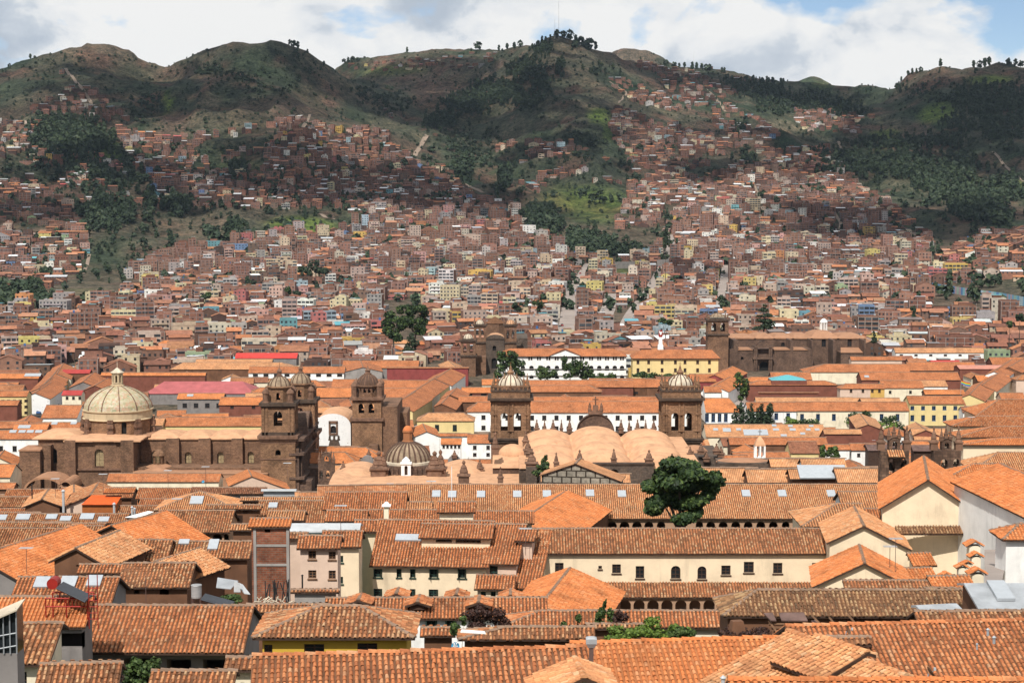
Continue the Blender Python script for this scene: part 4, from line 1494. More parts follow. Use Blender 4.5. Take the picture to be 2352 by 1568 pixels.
# ------------------------------------------------------------------ churches and other landmarks
def X_(px,d):
 return (px-1176)/F*d/(CT+.03*ST)
def Z_(py,d):
 return CZ-T(py)*d
def Em(x,y):
 return (776+.34*x,404.5+.34*y)
def Fm(x,y):
 return (1552+.34*x,404.5+.34*y)
def Dm(x,y):
 return (.34*x,404.5+.34*y)
class Bld:
 """a landmark: root Empty and helpers that place its parts by picture coordinates at a distance"""
 def __init__(self,name,cx,d,conv,label,cat,base=None,group=None):
  self.conv=conv
  px=conv(cx,0)[0]
  self.base=gz(X_(px,d),d)-.5 if base is None else base
  self.root=empty(name,(X_(px,d),d,self.base),label,cat,group)
 def x(self,cx,d):
  return X_(self.conv(cx,0)[0],d)
 def z(self,cy,d):
  return Z_(self.conv(0,cy)[1],d)
 def wall(self,x0,x1,cy,d,depth,mat='stone',wins=(),voids=(),style='dark',bottom=None,deep=.6,name='wall',side_wins=None,top=True,parent=None):
  """a block whose front stands at distance d between picture columns x0..x1, its top edge at cy"""
  a,b=self.x(x0,d),self.x(x1,d)
  zt=self.z(cy,d)
  zb=self.base if bottom is None else (self.z(bottom,d))
  m=MB()
  e=Vector((1,0,0))
  n=Vector((0,-1,0))
  o=Vector((a,d,zb))
  hs=[px_hole(o,e,n,h[:4],self.conv,h[4] if len(h)>4 else 0) for h in list(wins)+list(voids)]
  m.panel(o,e,b-a,zt-zb,hs,0,deep,0,n)
  m.panel((b,d,zb),(0,1,0),depth,zt-zb,(),0)
  m.panel((b,d+depth,zb),(-1,0,0),b-a,zt-zb,(),0)
  m.panel((a,d+depth,zb),(0,-1,0),depth,zt-zb,(),0)
  if top:
   m.poly([(a,d,zt),(b,d,zt),(b,d+depth,zt),(a,d+depth,zt)],0)
  w=m.build(name,mat,parent or self.root)
  for h in hs[:len(wins)]:
   window(parent or self.root,o,e,n,h,style,deep-.1)
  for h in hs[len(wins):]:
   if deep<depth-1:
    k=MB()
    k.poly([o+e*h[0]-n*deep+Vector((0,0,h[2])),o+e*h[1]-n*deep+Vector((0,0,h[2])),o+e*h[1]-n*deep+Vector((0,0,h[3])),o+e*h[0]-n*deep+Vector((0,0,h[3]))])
    k.build('dark_backing','void',parent or self.root)  # black sheet closes the opening: shade of the interior put into its colour
  return a,b,zt,zb
 def ledge(self,x0,x1,cy,h,d,depth,mat='stone_trim',out=.35,name='cornice',parent=None):
  a,b=self.x(x0,d),self.x(x1,d)
  m=MB()
  z=self.z(cy,d)
  m.box(((a+b)/2,d+depth/2,z-h),(b-a+2*out,depth+2*out,h*.55))
  m.box(((a+b)/2,d+depth/2,z-h*.45),(b-a+3.2*out,depth+3.2*out,h*.45))
  return m.build(name,mat,parent or self.root)
 def pyramid(self,x0,x1,cb,ct,d,depth,mat='vault',xa=None,over=.4,name='roof',bulge=.12):
  a,b=self.x(x0,d)-over,self.x(x1,d)+over
  zb=self.z(cb,d)
  ym=d+depth/2
  zt=self.z(ct,ym)
  xm=(a+b)/2 if xa is None else self.x(xa,ym)
  m=MB()
  n=5
  rows=[]
  for i in range(n+1):
   t=i/n
   k=1-t
   zz=zb+(zt-zb)*(t+bulge*math.sin(math.pi*t))
   ring=[]
   for (cx,cy) in ((a,d-over),(b,d-over),(b,d+depth+over),(a,d+depth+over)):
    for s in range(1):
     ring.append(Vector((xm+(cx-xm)*k,ym+(cy-ym)*k,zz)))
   rows.append(ring)
  for i in range(n):
   for j in range(4):
    m.poly([rows[i][j],rows[i][(j+1)%4],rows[i+1][(j+1)%4],rows[i+1][j]])
  lo=[p-Vector((0,0,.35)) for p in rows[0]]
  for j in range(4):
   m.poly([lo[j],lo[(j+1)%4],rows[0][(j+1)%4],rows[0][j]])
  return m.build(name,mat,self.root)
def pinnacle(parent,x,y,z,h,w,mat='stone_trim',name='pinnacle'):
 m=MB()
 m.box((x,y,z),(w,w,h*.30))
 m.box((x,y,z+h*.30),(w*1.25,w*1.25,h*.05))
 m.lathe((x,y,z+h*.35),[(w*.52,0),(w*.36,h*.10),(w*.42,h*.13),(w*.27,h*.30),(w*.30,h*.32),(w*.10,h*.46),(w*.17,h*.53),(w*.15,h*.58),(.02,h*.65)],8)
 return m.build(name,mat,parent)
def bell(parent,x,y,z,h,mat='bronze'):
 m=MB()
 r=h*.48
 m.lathe((x,y,z),[(r,0),(r*.93,h*.08),(r*.66,h*.35),(r*.56,h*.7),(r*.35,h*.92),(.03,h)],12)
 m.bar((x-r*1.5,y,z+h*1.05),(x+r*1.5,y,z+h*1.05),h*.06)
 return m.build('bell',mat,parent,smooth=True)
def ribbed_dome(parent,x,y,z,r,h,nrib=16,m1='dome_tan',m2='dome_rib',power=1.0,name='dome',step=None,rw=.035):
 m=MB()
 prof=[(r*math.cos(t)**power,h*math.sin(t)) for t in np.linspace(0,math.pi/2*.985,9)]
 m.lathe((x,y,z),prof,48 if step is None else step,0)
 o=m.build(name,m1,parent,smooth=True)
 q=MB()
 for k in range(nrib):
  a=2*math.pi*(k+.5)/nrib
  w=r*rw
  for i in range(len(prof)-1):
   (r0,z0),(r1,z1)=prof[i],prof[i+1]
   pts=[]
   for rr,zz,s in ((r0,z0,-1),(r0,z0,1),(r1,z1,1),(r1,z1,-1)):
    rr=rr*1.02+.08
    pts.append((x+rr*math.cos(a)-s*w*math.sin(a),y+rr*math.sin(a)+s*w*math.cos(a),z+zz*1.015))
   q.poly(pts)
   for s in (-1,1):
    v=[]
    for rr,zz,kk in ((r0,z0,1.02),(r1,z1,1.02),(r1,z1,.95),(r0,z0,.95)):
     rr=rr*kk+(.08 if kk>1 else 0)
     v.append((x+rr*math.cos(a)-s*w*math.sin(a),y+rr*math.sin(a)+s*w*math.cos(a),z+zz*(1.015 if kk>1 else .97)))
    q.poly(v)
 q.build('dome_rib',m2,o if parent is not None and parent.parent is None else parent)
 return o
def square_stage(parent,name,x,y,w,z0,z1,holes,mat,deep=.9):
 """square tower stage with the same openings in all four faces; holes in metres from the left corner"""
 m=MB()
 h=z1-z0
 for k in range(4):
  a=math.pi/2*k
  e=Vector((math.cos(a),math.sin(a),0))
  n=Vector((e.y,-e.x,0))
  o=Vector((x,y,z0))+n*(w/2)-e*(w/2)
  m.panel(o,e,w,h,holes,0,deep,0,n)
  # inner face so that the wall has a thickness
  m.panel(o-n*deep+e*deep*0,e,w,h,holes,0,0.0,0,n)
 return m.build(name,mat,parent)
def box_part(parent,name,c,s,mat,rot=0,taper=1.0):
 m=MB()
 m.box(c,s,rot,0,taper)
 return m.build(name,mat,parent)
# ---- the big Jesuit church on the left
def jesuit_church():
 B=Bld('domed_church',900,505,D_,'big brown stone church with a large patterned dome and twin bell towers on the left','church')
 R=B.root
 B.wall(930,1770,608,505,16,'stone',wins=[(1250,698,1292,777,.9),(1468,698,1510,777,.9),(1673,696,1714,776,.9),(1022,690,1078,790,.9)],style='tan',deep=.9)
 for a,b in ((1105,1192),(1325,1407),(1550,1625)):
  B.wall(a,b,611,503.4,1.6,'stone',name='buttress')
 for a,b,c in ((965,1190,1078),(1190,1402,1298),(1402,1628,1515),(1628,1778,1702)):
  B.pyramid(a,b,606,548,505,15,'vault',over=.5,bulge=.2)
 B.wall(413,880,624,496,24,'stone',wins=[(640,680,699,797,.9)],style='tan',deep=.9)
 B.wall(413,486,622,494.6,1.4,'stone',name='buttress')
 B.wall(795,882,622,494.6,1.4,'stone',name='buttress')
 B.ledge(487,795,812,.5,495.6,.5,out=.1)
 B.pyramid(470,820,620,566,495.5,23,'vault',xa=690,bulge=.2)
 B.pyramid(415,600,622,596,495,12,'vault',over=.3)
 B.pyramid(760,925,622,596,495,12,'vault',over=.3)
 B.wall(235,420,603,503,18,'stone',wins=[(337,675,385,773,.9)],style='dark',deep=.9)
 B.pyramid(205,512,606,540,502.5,17,'vault',xa=400,bulge=.22)
 B.wall(105,245,685,498,10,'stone')
 B.pyramid(105,245,685,657,498,10,'vault_dull',over=.2)
 B.wall(262,318,655,500,3,'stone',name='buttress')
 # curved porch roof on the near side
 m=MB()
 for (c0,c1,top) in ((150,420,858),(385,480,880)):
  a,b=B.x(c0,486),B.x(c1,486)
  z0,z1=B.z(945,486),B.z(top,486)
  xm,r=(a+b)/2,(b-a)/2
  K=10
  for k in range(K):
   t0,t1=math.pi*k/K,math.pi*(k+1)/K
   p=[(xm-r*math.cos(t),yy,z0+(z1-z0)*math.sin(t)) for t,yy in ((t0,483),(t1,483),(t1,494),(t0,494))]
   m.poly(p)
   m.poly([(xm-r*.9*math.cos(t1),483,z0+(z1-z0)*.85*math.sin(t1)),(xm-r*.9*math.cos(t0),483,z0+(z1-z0)*.85*math.sin(t0)),p[0],p[1]])
 m.build('porch_roof','vault_dull',R)
 # crossing, drum and dome
 d=514
 cx=B.x(782,d)
 r=225*.34*d/F
 B.wall(505,985,588,505.5,20,'stone',name='crossing')
 B.pyramid(500,990,588,560,505,20,'vault_dull',over=.3)
 z0,z1,z2,z3,z4=(B.z(k,d) for k in (585,462,405,248,130))
 m=MB()
 for k in range(16):
  a=2*math.pi*(k-.5)/16-math.pi/2
  b=2*math.pi*(k+.5)/16-math.pi/2
  p,q=Vector((cx+r*math.cos(a),d+r*math.sin(a),z0)),Vector((cx+r*math.cos(b),d+r*math.sin(b),z0))
  e=(q-p).normalized()
  w=(q-p).length
  hole=[(w/2-.75,w/2+.75,1.3,5.0,.9)] if k in (1,5,9,13) else []
  m.panel(p,e,w,z1-z0,hole,0,.8)
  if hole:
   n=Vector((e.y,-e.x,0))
   m.poly([p+e*(w/2-.75)-n*.78+Vector((0,0,1.3)),p+e*(w/2+.75)-n*.78+Vector((0,0,1.3)),p+e*(w/2+.75)-n*.78+Vector((0,0,5)),p+e*(w/2-.75)-n*.78+Vector((0,0,5))],1)  # black sheet paints the shade inside the drum window
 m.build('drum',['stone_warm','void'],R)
 for k in range(8):
  a=2*math.pi*k/8-math.pi/2
  v=MB()
  dx,dy=math.cos(a),math.sin(a)
  for (rr,zz,w,h) in ((r+.8,0,2.1,1.4),(r+.6,1.4,1.7,.9),(r+.45,3.3,1.9,1.2),(r+.2,4.5,1.5,.5)):
   v.box((cx+rr*dx,d+rr*dy,z0+zz),(w*.75,w,h),a)
  for s in (-.55,0,.55):
   for zz,q in ((1.7,.42),(2.9,.34),(4.7,.3)):
    px_,py_=cx+(r+.75)*dx-s*dy,d+(r+.75)*dy+s*dx
    v.bar((px_,py_,z0+zz),(px_,py_,z0+zz+.9),q,n=6)
  v.build('volute','stone_trim',R)
 m=MB()
 m.lathe((cx,d,z1-.3),[(r+.3,0),(r+.55,.25),(r+.2,.5),(r+.2,z2-z1-.1),(r+.55,z2-z1+.1),(r+.55,z2-z1+.4),(r+.1,z2-z1+.45)],32,ms=None)
 m.build('dome_base','dome_band',R)
 ribbed_dome(R,cx,d,z2+.1,r+.15,z3-z2,12,'dome_mosaic','stone_trim',1.25,rw=.010)
 ln=MB()
 lr=38*.34*d/F
 zl=B.z(165,d)
 ln.lathe((cx,d,z3-.3),[(lr*1.25,0),(lr*1.25,.4),(lr,.5),(lr,.9)],8,a0=math.pi/8)
 hs=zl-z3-.6
 for k in range(8):
  a,b=2*math.pi*(k-.5)/8-math.pi/2,2*math.pi*(k+.5)/8-math.pi/2
  p,q=Vector((cx+lr*math.cos(a),d+lr*math.sin(a),z3+.5)),Vector((cx+lr*math.cos(b),d+lr*math.sin(b),z3+.5))
  w=(q-p).length
  ln.panel(p,(q-p).normalized(),w,hs,[(w*.25,w*.75,.4,hs-.5,.9)],0,.3)
 ln.lathe((cx,d,z3+.5+hs),[(lr*1.2,0),(lr*1.25,.25)],8,a0=math.pi/8)
 lo=ln.build('lantern','dome_band',R)
 cp=MB()
 cp.lathe((cx,d,z3+.75+hs),[(lr*1.25,0),(lr*.85,.45),(lr*.5,.9),(.1,1.4),(.08,2.6),(.02,3.4)],8)
 cp.build('lantern_roof','dome_white',lo)
 # small cupola on the aisle roof
 d2=497
 c2=B.x(1040,d2)
 m=MB()
 zc=B.z(838,d2)
 rr=138*.34*d2/F
 m.lathe((c2,d2+3,zc),[(rr,-1.0),(rr,0),(rr*.8,.9),(rr*.5,1.7),(rr*.3,2.0)],14)
 m.build('cupola_roof','vault_dull',R)
 m=MB()
 zc+=2.0
 k=34*.34*d2/F
 for i in range(8):
  a=2*math.pi*i/8
  m.bar((c2+k*math.cos(a),d2+3+k*math.sin(a),zc),(c2+k*math.cos(a),d2+3+k*math.sin(a),zc+2.5),.16)
 m.lathe((c2,d2+3,zc+2.4),[(k*1.3,0),(k*1.3,.2),(k,.9),(k*.5,1.6),(.05,1.9),(.05,2.4)],12)
 m.build('cupola','stone_warm',R)
 # aisle roofs and chapels below the nave
 B.wall(880,1775,806,497,8,'stone',name='aisle')
 m=MB()
 m.poly([(B.x(875,489),489,B.z(848,489)),(B.x(1790,489),489,B.z(848,489)),(B.x(1775,505),505,B.z(795,505)),(B.x(880,505),505,B.z(795,505))])
 m.box(((B.x(875,489)+B.x(1790,489))/2,497,B.base),(B.x(1790,489)-B.x(875,489),15.6,B.z(850,489)-B.base))
 m.build('aisle_roof','vault_dull',R)
 # towers
 for cxp,d,sc in ((1866,492,1.0),(2012,521,1.0)):
  k=.34*d/F
  x,w=B.x(cxp,d),236*.34*492/F
  y=d+w/2
  dy=-22 if d>500 else 0
  zz={q:B.z(q+dy,d) for q in (612,590,578,388,376,272,262,192,160,90)}
  sh=square_stage(R,'bell_tower',x,y,w,B.base,zz[612],[(w/2-.75,w/2+.75,zz[612]-B.base-4.6,zz[612]-B.base-3.0,.9)],'stone_warm',.8)
  c=MB()
  c.box((x,y,zz[612]-.4),(w+.9,w+.9,.5))
  c.box((x,y,zz[612]+.1),(w+1.6,w+1.6,zz[590]-zz[612]))
  c.build('cornice','stone_trim',sh)
  box_part(sh,'string_course',(x,y,B.z(752,d)),(w+.4,w+.4,.35),'stone_trim')
  box_part(sh,'string_course',(x,y,B.z(640,d)),(w+.25,w+.25,.25),'stone_trim')
  w2=212*.34*492/F
  square_stage(sh,'belfry',x,y,w2,zz[590]+.05,zz[388],[(w2/2-1.2,w2/2+1.2,2.6,zz[388]-zz[590]-1.6,.9)],'stone_warm',1.0)
  c=MB()
  for a,b in ((-1,-1),(1,-1),(-1,1),(1,1)):
   for o in (.0,.62):
    c.box((x+a*(w2/2-.25-o*1.6),y+b*(w2/2),zz[590]+.05),(.55,.5,zz[388]-zz[590]-.1))
    c.box((x+a*(w2/2),y+b*(w2/2-.25-o*1.6),zz[590]+.05),(.5,.55,zz[388]-zz[590]-.1))
  c.build('pilaster','stone_warm',sh)
  c=MB()
  c.box((x,y,zz[388]-.5),(w2+.8,w2+.8,.4))
  c.box((x,y,zz[388]-.1),(w2+1.7,w2+1.7,zz[376]-zz[388]+.4))
  c.build('cornice','stone_black',sh)
  box_part(sh,'plinth',(x,y,zz[590]+.05),(w2+.5,w2+.5,.9),'stone_black')
  bell(sh,x,y,zz[590]+4.4,2.0)
  m=MB()
  r8=82*.34*492/F
  h8=zz[272]-zz[376]
  for i in range(8):
   a,b=2*math.pi*(i-.5)/8-math.pi/2,2*math.pi*(i+.5)/8-math.pi/2
   p,q=Vector((x+r8*math.cos(a),y+r8*math.sin(a),zz[376])),Vector((x+r8*math.cos(b),y+r8*math.sin(b),zz[376]))
   l=(q-p).length
   m.panel(p,(q-p).normalized(),l,h8,[(l/2-.55,l/2+.55,.9,3.0,.9)] if i%2==0 else [],0,.6)
  m.lathe((x,y,zz[272]-.2),[(r8+.1,0),(r8+.55,.2),(r8+.55,.5),(r8-.4,.6)],8,a0=math.pi/8)
  m.build('octagon','stone_warm',sh)
  for a,b in ((-1,-1),(1,-1),(-1,1),(1,1)):
   t=MB()
   tx,ty=x+a*(w2/2-.9),y+b*(w2/2-.9)
   t.lathe((tx,ty,zz[376]),[(1.05,0),(1.05,.5),(.85,.6),(.85,2.7),(1.1,2.8),(1.1,3.0),(.95,3.4),(.6,3.9),(.1,4.2),(.08,4.8)],8)
   t.build('turret','stone_trim',sh)
  ribbed_dome(sh,x,y,zz[262]-.2,r8*.9,zz[192]-zz[262],12,'dome_tan','dome_rib',step=24)
  m=MB()
  m.lathe((x,y,zz[192]-.3),[(.9,0),(.9,.3),(.6,.4),(.6,1.2),(.85,1.3),(.5,1.8),(.12,2.3),(.07,2.6)],8)
  m.bar((x,y,zz[160]),(x,y,zz[90]),.05)
  m.build('finial','stone_trim',sh)
 # facade between the towers, seen edge-on
 fx=B.x(1990,496)+.6
 m=MB()
 m.box((fx-1.0,511,B.base),(3.2,37,B.z(650,500)-B.base))
 for k in range(12):
  yy=494+k*2.9
  for z0_,z1_ in ((B.base,B.z(860,500)),(B.z(850,500),B.z(700,500)),(B.z(690,500),B.z(610,500))):
   m.bar((fx+1.0,yy,z0_),(fx+1.0,yy,z1_),.38,n=6)
 for cy in (855,695,600):
  m.box((fx,511,B.z(cy,500)),(4.2,38.5,.7))
 r=7.5
 zc=B.z(600,508)
 K=10
 for k in range(K):
  t0,t1=math.pi*k/K,math.pi*(k+1)/K
  for rr in (r,r-1.6):
   m.poly([(fx-1.6,509-rr*math.cos(t0),zc+rr*math.sin(t0)),(fx+2.0,509-rr*math.cos(t0),zc+rr*math.sin(t0)),
     (fx+2.0,509-rr*math.cos(t1),zc+rr*math.sin(t1)),(fx-1.6,509-rr*math.cos(t1),zc+rr*math.sin(t1))])
  for xx in (fx-1.6,fx+2.0):
   m.poly([(xx,509-r*math.cos(t0),zc+r*math.sin(t0)),(xx,509-r*math.cos(t1),zc+r*math.sin(t1)),(xx,509-(r-1.6)*math.cos(t1),zc+(r-1.6)*math.sin(t1)),(xx,509-(r-1.6)*math.cos(t0),zc+(r-1.6)*math.sin(t0))])
 m.box((fx+1.2,497,B.base),(5.5,8,B.z(905,490)-B.base))
 m.box((fx+2.8,515,B.base),(3.5,18,B.z(830,500)-B.base))
 m.build('facade','stone_dark_red',R)
MATS['stone_dark_red']=masonry('stone_dark_red',(.17,.105,.074),(.12,.074,.055),(.07,.048,.036),.8,.5,.02)
plaster('dome_band',(.50,.39,.25),.15,streak=.3)
# glazed tiles of the big dome: small diamonds of green, ochre, red and white
m_,t_,b_=new_mat('dome_mosaic')
vo=NN(t_,'ShaderNodeTexVoronoi')
vo.inputs['Scale'].default_value=1.7
g_=NN(t_,'ShaderNodeNewGeometry')
lk(t_,g_.outputs['Position'],vo.inputs['Vector'])
sx_=NN(t_,'ShaderNodeSeparateXYZ')
lk(t_,vo.outputs['Color'],sx_.inputs[0])
cr_=ramp_node(t_,sx_.outputs[0],[(0,(.12,.17,.07)),(.18,(.40,.33,.16)),(.4,(.42,.18,.09)),(.6,(.50,.43,.32)),(.8,(.34,.32,.17)),(1,(.55,.48,.36))])
n_=noise_node(t_,.35,4,.6)
lk(t_,mix_node(t_,cr_.outputs[0],ramp_node(t_,n_.outputs[0],[(.3,(.36,.31,.21)),(.7,(.42,.38,.30))]).outputs[0],.45),b_.inputs['Base Color'])
b_.inputs['Roughness'].default_value=.55
MATS['dome_mosaic']=m_
jesuit_church()
# ---- the cathedral
def cathedral():
 B=Bld('cathedral',1745,430,E_,'long cathedral with two square bell towers and pale salmon vaulted roof humps','cathedral',base=CZ-79)
 R=B.root
 for pxc,nm in ((1172.8,'a'),(1567.5,'b')):
  d=440
  w=86*d/F
  x,y=X_(pxc,d),d+w/2
  z={q:B.z(q,d) for q in (620,605,352,338,285,275,193,135)}
  sh=square_stage(R,'bell_tower',x,y,w+.5,B.base,z[620],[],'stone_warm')
  c=MB()
  c.box((x,y,z[620]-.5),(w+1.4,w+1.4,.6))
  c.box((x,y,z[620]+.1),(w+2.0,w+2.0,z[605]-z[620]-.1))
  c.build('cornice','stone_black',sh)
  c=MB()
  c.box((x,y,z[352]-.35),(w+.9,w+.9,.4))
  c.box((x,y,z[352]+.05),(w+2.2,w+2.2,.6))
  c.build('cornice','stone_black',sh)
  box_part(sh,'cornice',(x,y,z[285]-.3),(w+.8,w+.8,.45),'stone_black')
  s=.34*d/F
  h=z[352]-z[605]
  hl=[((1097-1040)*s,(1146-1040)*s,(605-557)*s,(605-432)*s,.95),((1187-1040)*s,(1237-1040)*s,(605-557)*s,(605-432)*s,.95)]
  hl=[(a+.05,b+.05,c0,c1,q) for a,b,c0,c1,q in hl]
  square_stage(sh,'belfry',x,y,w,z[605],z[352],hl,'stone_warm',1.1)
  fl=MB()
  fl.box((x,y,z[605]-.1),(w-.2,w-.2,.3))
  fl.build('belfry_floor','stone_trim',sh)
  q=MB()
  for k in range(4):
   a=math.pi/2*k
   e=Vector((math.cos(a),math.sin(a),0))
   n=Vector((e.y,-e.x,0))
   for u in (-.47,-.40,-.055,.055,.40,.47):
    p=Vector((x,y,z[605]))+n*(w/2+.1)+e*(u*w)
    q.box(p,(.42,.42,h),a)
   for zz in (.18,.62):
    for u in (-.43,0,.43):
     p=Vector((x,y,z[605]+h*zz))+n*(w/2+.2)+e*(u*w)
     q.box(p,(1.15 if u else 1.5,.6,.28),a)
  q.build('pilaster','stone_warm',sh)
  at=MB()
  at.box((x,y,z[338]),(w+.4,w+.4,z[285]-z[338]))
  for k in range(4):
   a=math.pi/2*k
   e=Vector((math.cos(a),math.sin(a),0))
   n=Vector((e.y,-e.x,0))
   for i in range(9):
    p=Vector((x,y,z[285]))+n*(w/2-.1)+e*((i-4)/8*(w-.8))
    at.box(p,(.35,.35,.9),a)
   at.box(Vector((x,y,z[285]+.9))+n*(w/2-.1),(w,.5,.3),a)
  at.build('attic','stone_warm',sh)
  for a,b in ((-1,-1),(1,-1),(-1,1),(1,1)):
   for u,v in ((0,0),(.9,0),(0,.9)):
    pinnacle(sh,x+a*(w/2-.4-u),y+b*(w/2-.4-v),z[285]+.6,2.9 if u+v==0 else 2.2,.6,'stone_warm')
  for a,b in ((0,-1),(0,1),(-1,0),(1,0)):
   pinnacle(sh,x+a*(w/2-.3),y+b*(w/2-.3),z[285]+.2,1.8,.6,'stone_warm')
  r=88*s
  ribbed_dome(sh,x,y,z[275]+.3,r,z[193]-z[275],14,'dome_white','dome_rib')
  dr=MB()
  dr.lathe((x,y,z[285]),[(r+.3,0),(r+.3,z[275]-z[285]+.3),(r,z[275]-z[285]+.5)],24)
  dr.build('drum','stone_trim',sh)
  m=MB()
  m.lathe((x,y,z[193]-.5),[(1.3,0),(1.3,.3),(.9,.4),(.8,1.1),(1.05,1.2),(.5,1.7),(.3,2.2),(.3,2.4),(.1,3.0),(.03,3.4)],8)
  m.bar((x,y,z[135]),(x,y,z[135]+1.2),.05)
  m.bar((x-.35,y,z[135]+.8),(x+.35,y,z[135]+.8),.05)
  m.build('lantern','stone_warm',sh)
  for k in range(4):
   a=math.pi/2*k
   pinnacle(sh,x+2.2*math.cos(a+.785),y+2.2*math.sin(a+.785),z[193]-.9,1.6,.4,'stone_warm')
  for q2 in hl:
   bx=x-w/2+(q2[0]+q2[1])/2
   bell(sh,bx,y-w/2+1.0,z[605]+q2[2]+3.1,1.2)
 # the vaulted roofs: three aisles of domed bays, one smooth plastered skin
 cs=[(B.x(1425,425),6.1,2.7),(B.x(1750,425),6.6,3.5),(B.x(2098,425),6.2,2.8)]
 x0,x1=cs[0][0]-7.2,cs[2][0]+9.5
 y0,y1=388.0,438.0
 nx,ny=120,120
 zb=CZ-T(E_(0,806)[1])*389
 V=[]
 for j in range(ny+1):
  for i in range(nx+1):
   x,y=x0+(x1-x0)*i/nx,y0+(y1-y0)*j/ny
   s_=0.0
   for ci,(c,wd,hh) in enumerate(cs):
    for bj in range(4):
     cy=394.5+bj*12.6
     t=((x-c)/wd)**2+((y-cy)/6.4)**2
     if t<1:
      s_+=(hh*(1-t)**.55)**9
   z=s_**(1/9)
   z+=.22*float(fbm(np.array(x/3.0),np.array(y/3.0),5,3))-.3
   end=min(1,(y-y0)/2.0,(y1-y)/1.0,(x-x0)/1.5,(x1-x)/2.5)
   V.append((x,y,zb+z*(.2+.8*max(0,end))+(y-y0)*.006))
 i=np.arange((nx+1)*(ny+1)).reshape(ny+1,nx+1)
 Q=np.stack([i[:-1,:-1],i[:-1,1:],i[1:,1:],i[1:,:-1]],-1).reshape(-1,4)
 np_mesh('vault_roof',np.array(V),Q,'vault',R,smooth=True)
 m=MB()
 m.box(((x0+x1)/2,(y0+y1)/2+.4,B.base),(x1-x0,y1-y0,zb-B.base-.35))
 m.build('wall','stone_dark',R)
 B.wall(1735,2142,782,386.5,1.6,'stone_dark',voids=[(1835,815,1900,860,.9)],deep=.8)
 B.wall(1272,1345,800,386.3,12,'stone_dark',name='buttress')
 B.ledge(1735,2142,776,.4,386.5,1.6,'stone_black',out=.15)
 for cx,t,b,d,w in ((1478,700,808,387,1.1),(1638,684,785,387,1.5),(1871,676,780,387,1.2),(2111,684,782,387,1.7),(2268,708,806,387,1.2),(1310,690,815,387,2.4),(1285,620,720,395,1.8),(1270,560,660,420,1.5),(1296,655,735,390,1.7)):
  pinnacle(R,B.x(cx,d),d+.8,B.z(b,d),(b-t)*.34*d/F*1.0,w)
 for cx in (1345,1398,1456,1512,1568,1918,1973,2030,2085,2140):
  big=cx in (1345,1456,1568,1918,2030,2140)
  pinnacle(R,B.x(cx,440),440,B.z(572,440),3.5,1.25 if big else .8)
 B.wall(1298,2196,566,440.2,1.2,'stone_dark_red',name='parapet')
 # round gable at the front, seen from behind, with its cross
 m=MB()
 xc,zc,r=B.x(1743,441),B.z(562,441),128*.34*441/F
 K=18
 for yy in (439.3,441.3):
  m.poly([(xc+r*math.cos(math.pi*k/K),yy,zc+r*.98*math.sin(math.pi*k/K)) for k in range(K+1)])
 for k in range(K):
  t0,t1=math.pi*k/K,math.pi*(k+1)/K
  m.poly([(xc+r*math.cos(t0),438.9,zc+r*.98*math.sin(t0)),(xc+r*math.cos(t1),438.9,zc+r*.98*math.sin(t1)),(xc+r*math.cos(t1),441.6,zc+r*.98*math.sin(t1)),(xc+r*math.cos(t0),441.6,zc+r*.98*math.sin(t0))])
 g=m.build('pediment','stone_dark_red',R)
 m=MB()
 zt=zc+r*.96
 m.box((xc,440.3,zt),(3.6,1.4,.8))
 m.box((xc,440.3,zt+.8),(1.3,1.1,1.4))
 m.bar((xc,440.3,zt+2.0),(xc,440.3,zt+4.4),.16)
 m.bar((xc-.75,440.3,zt+3.7),(xc+.75,440.3,zt+3.7),.15)
 m.build('cross','stone_trim',g)
 for s in (-1,1):
  m=MB()
  m.lathe((xc+s*1.45,440.3,zt+.7),[(.42,0),(.5,.3),(.32,1.0),(.38,1.3),(.2,1.7),(.22,1.95),(.05,2.2)],8)
  m.build('statue','stone_trim',g)
 # chapel at the near left corner: small vault, plastered roof, dark wall
 B.wall(1045,1278,806,401,10,'stone_dark_red')
 m=MB()
 xa,xb=B.x(1043,401),B.x(1278,401)
 z0_,z1_=B.z(806,401),B.z(722,408)
 m.poly([(xa,400.6,z0_),(xb,400.6,z0_),(xb,409,z1_),(xa,409,z1_)])
 m.poly([(xa,400.6,z0_),(xa,409,z1_),(xa,409,z0_)])
 m.build('chapel_roof','vault',R)
 m=MB()
 xc=B.x(1180,411)
 m.lathe((xc,411,B.z(722,411)-.3),[(100*.34*411/F*math.cos(t),(722-643)*.34*411/F*math.sin(t)+.3) for t in np.linspace(0,1.55,8)],28)
 m.build('chapel_vault','vault',R,smooth=True)
 pinnacle(R,B.x(1062,401),402,B.z(720,401),5.2,1.6)
 # low corner chapels at the right end
 for cx,cb,ct,d in ((2420,720,655,420),):
  m=MB()
  xc=B.x(cx,d)
  m.lathe((xc,d,B.z(cb+12,d)),[(98*.34*d/F*math.cos(t),70*.34*d/F*math.sin(t)+.4) for t in np.linspace(0,1.55,8)],28)
  m.build('chapel_vault','vault_dull',R,smooth=True)
  B.wall(2350,2610,735,410,20,'stone_dark')
  for cx2,cy2,w2 in ((2390,660,1.2),(2410,690,1.4),(2465,640,1.5),(2500,690,1.4),(2570,640,1.5),(2600,660,1.5)):
   pinnacle(R,B.x(cx2,409),409.5,B.z(cy2+75,409),75*.34*409/F,w2)
cathedral()
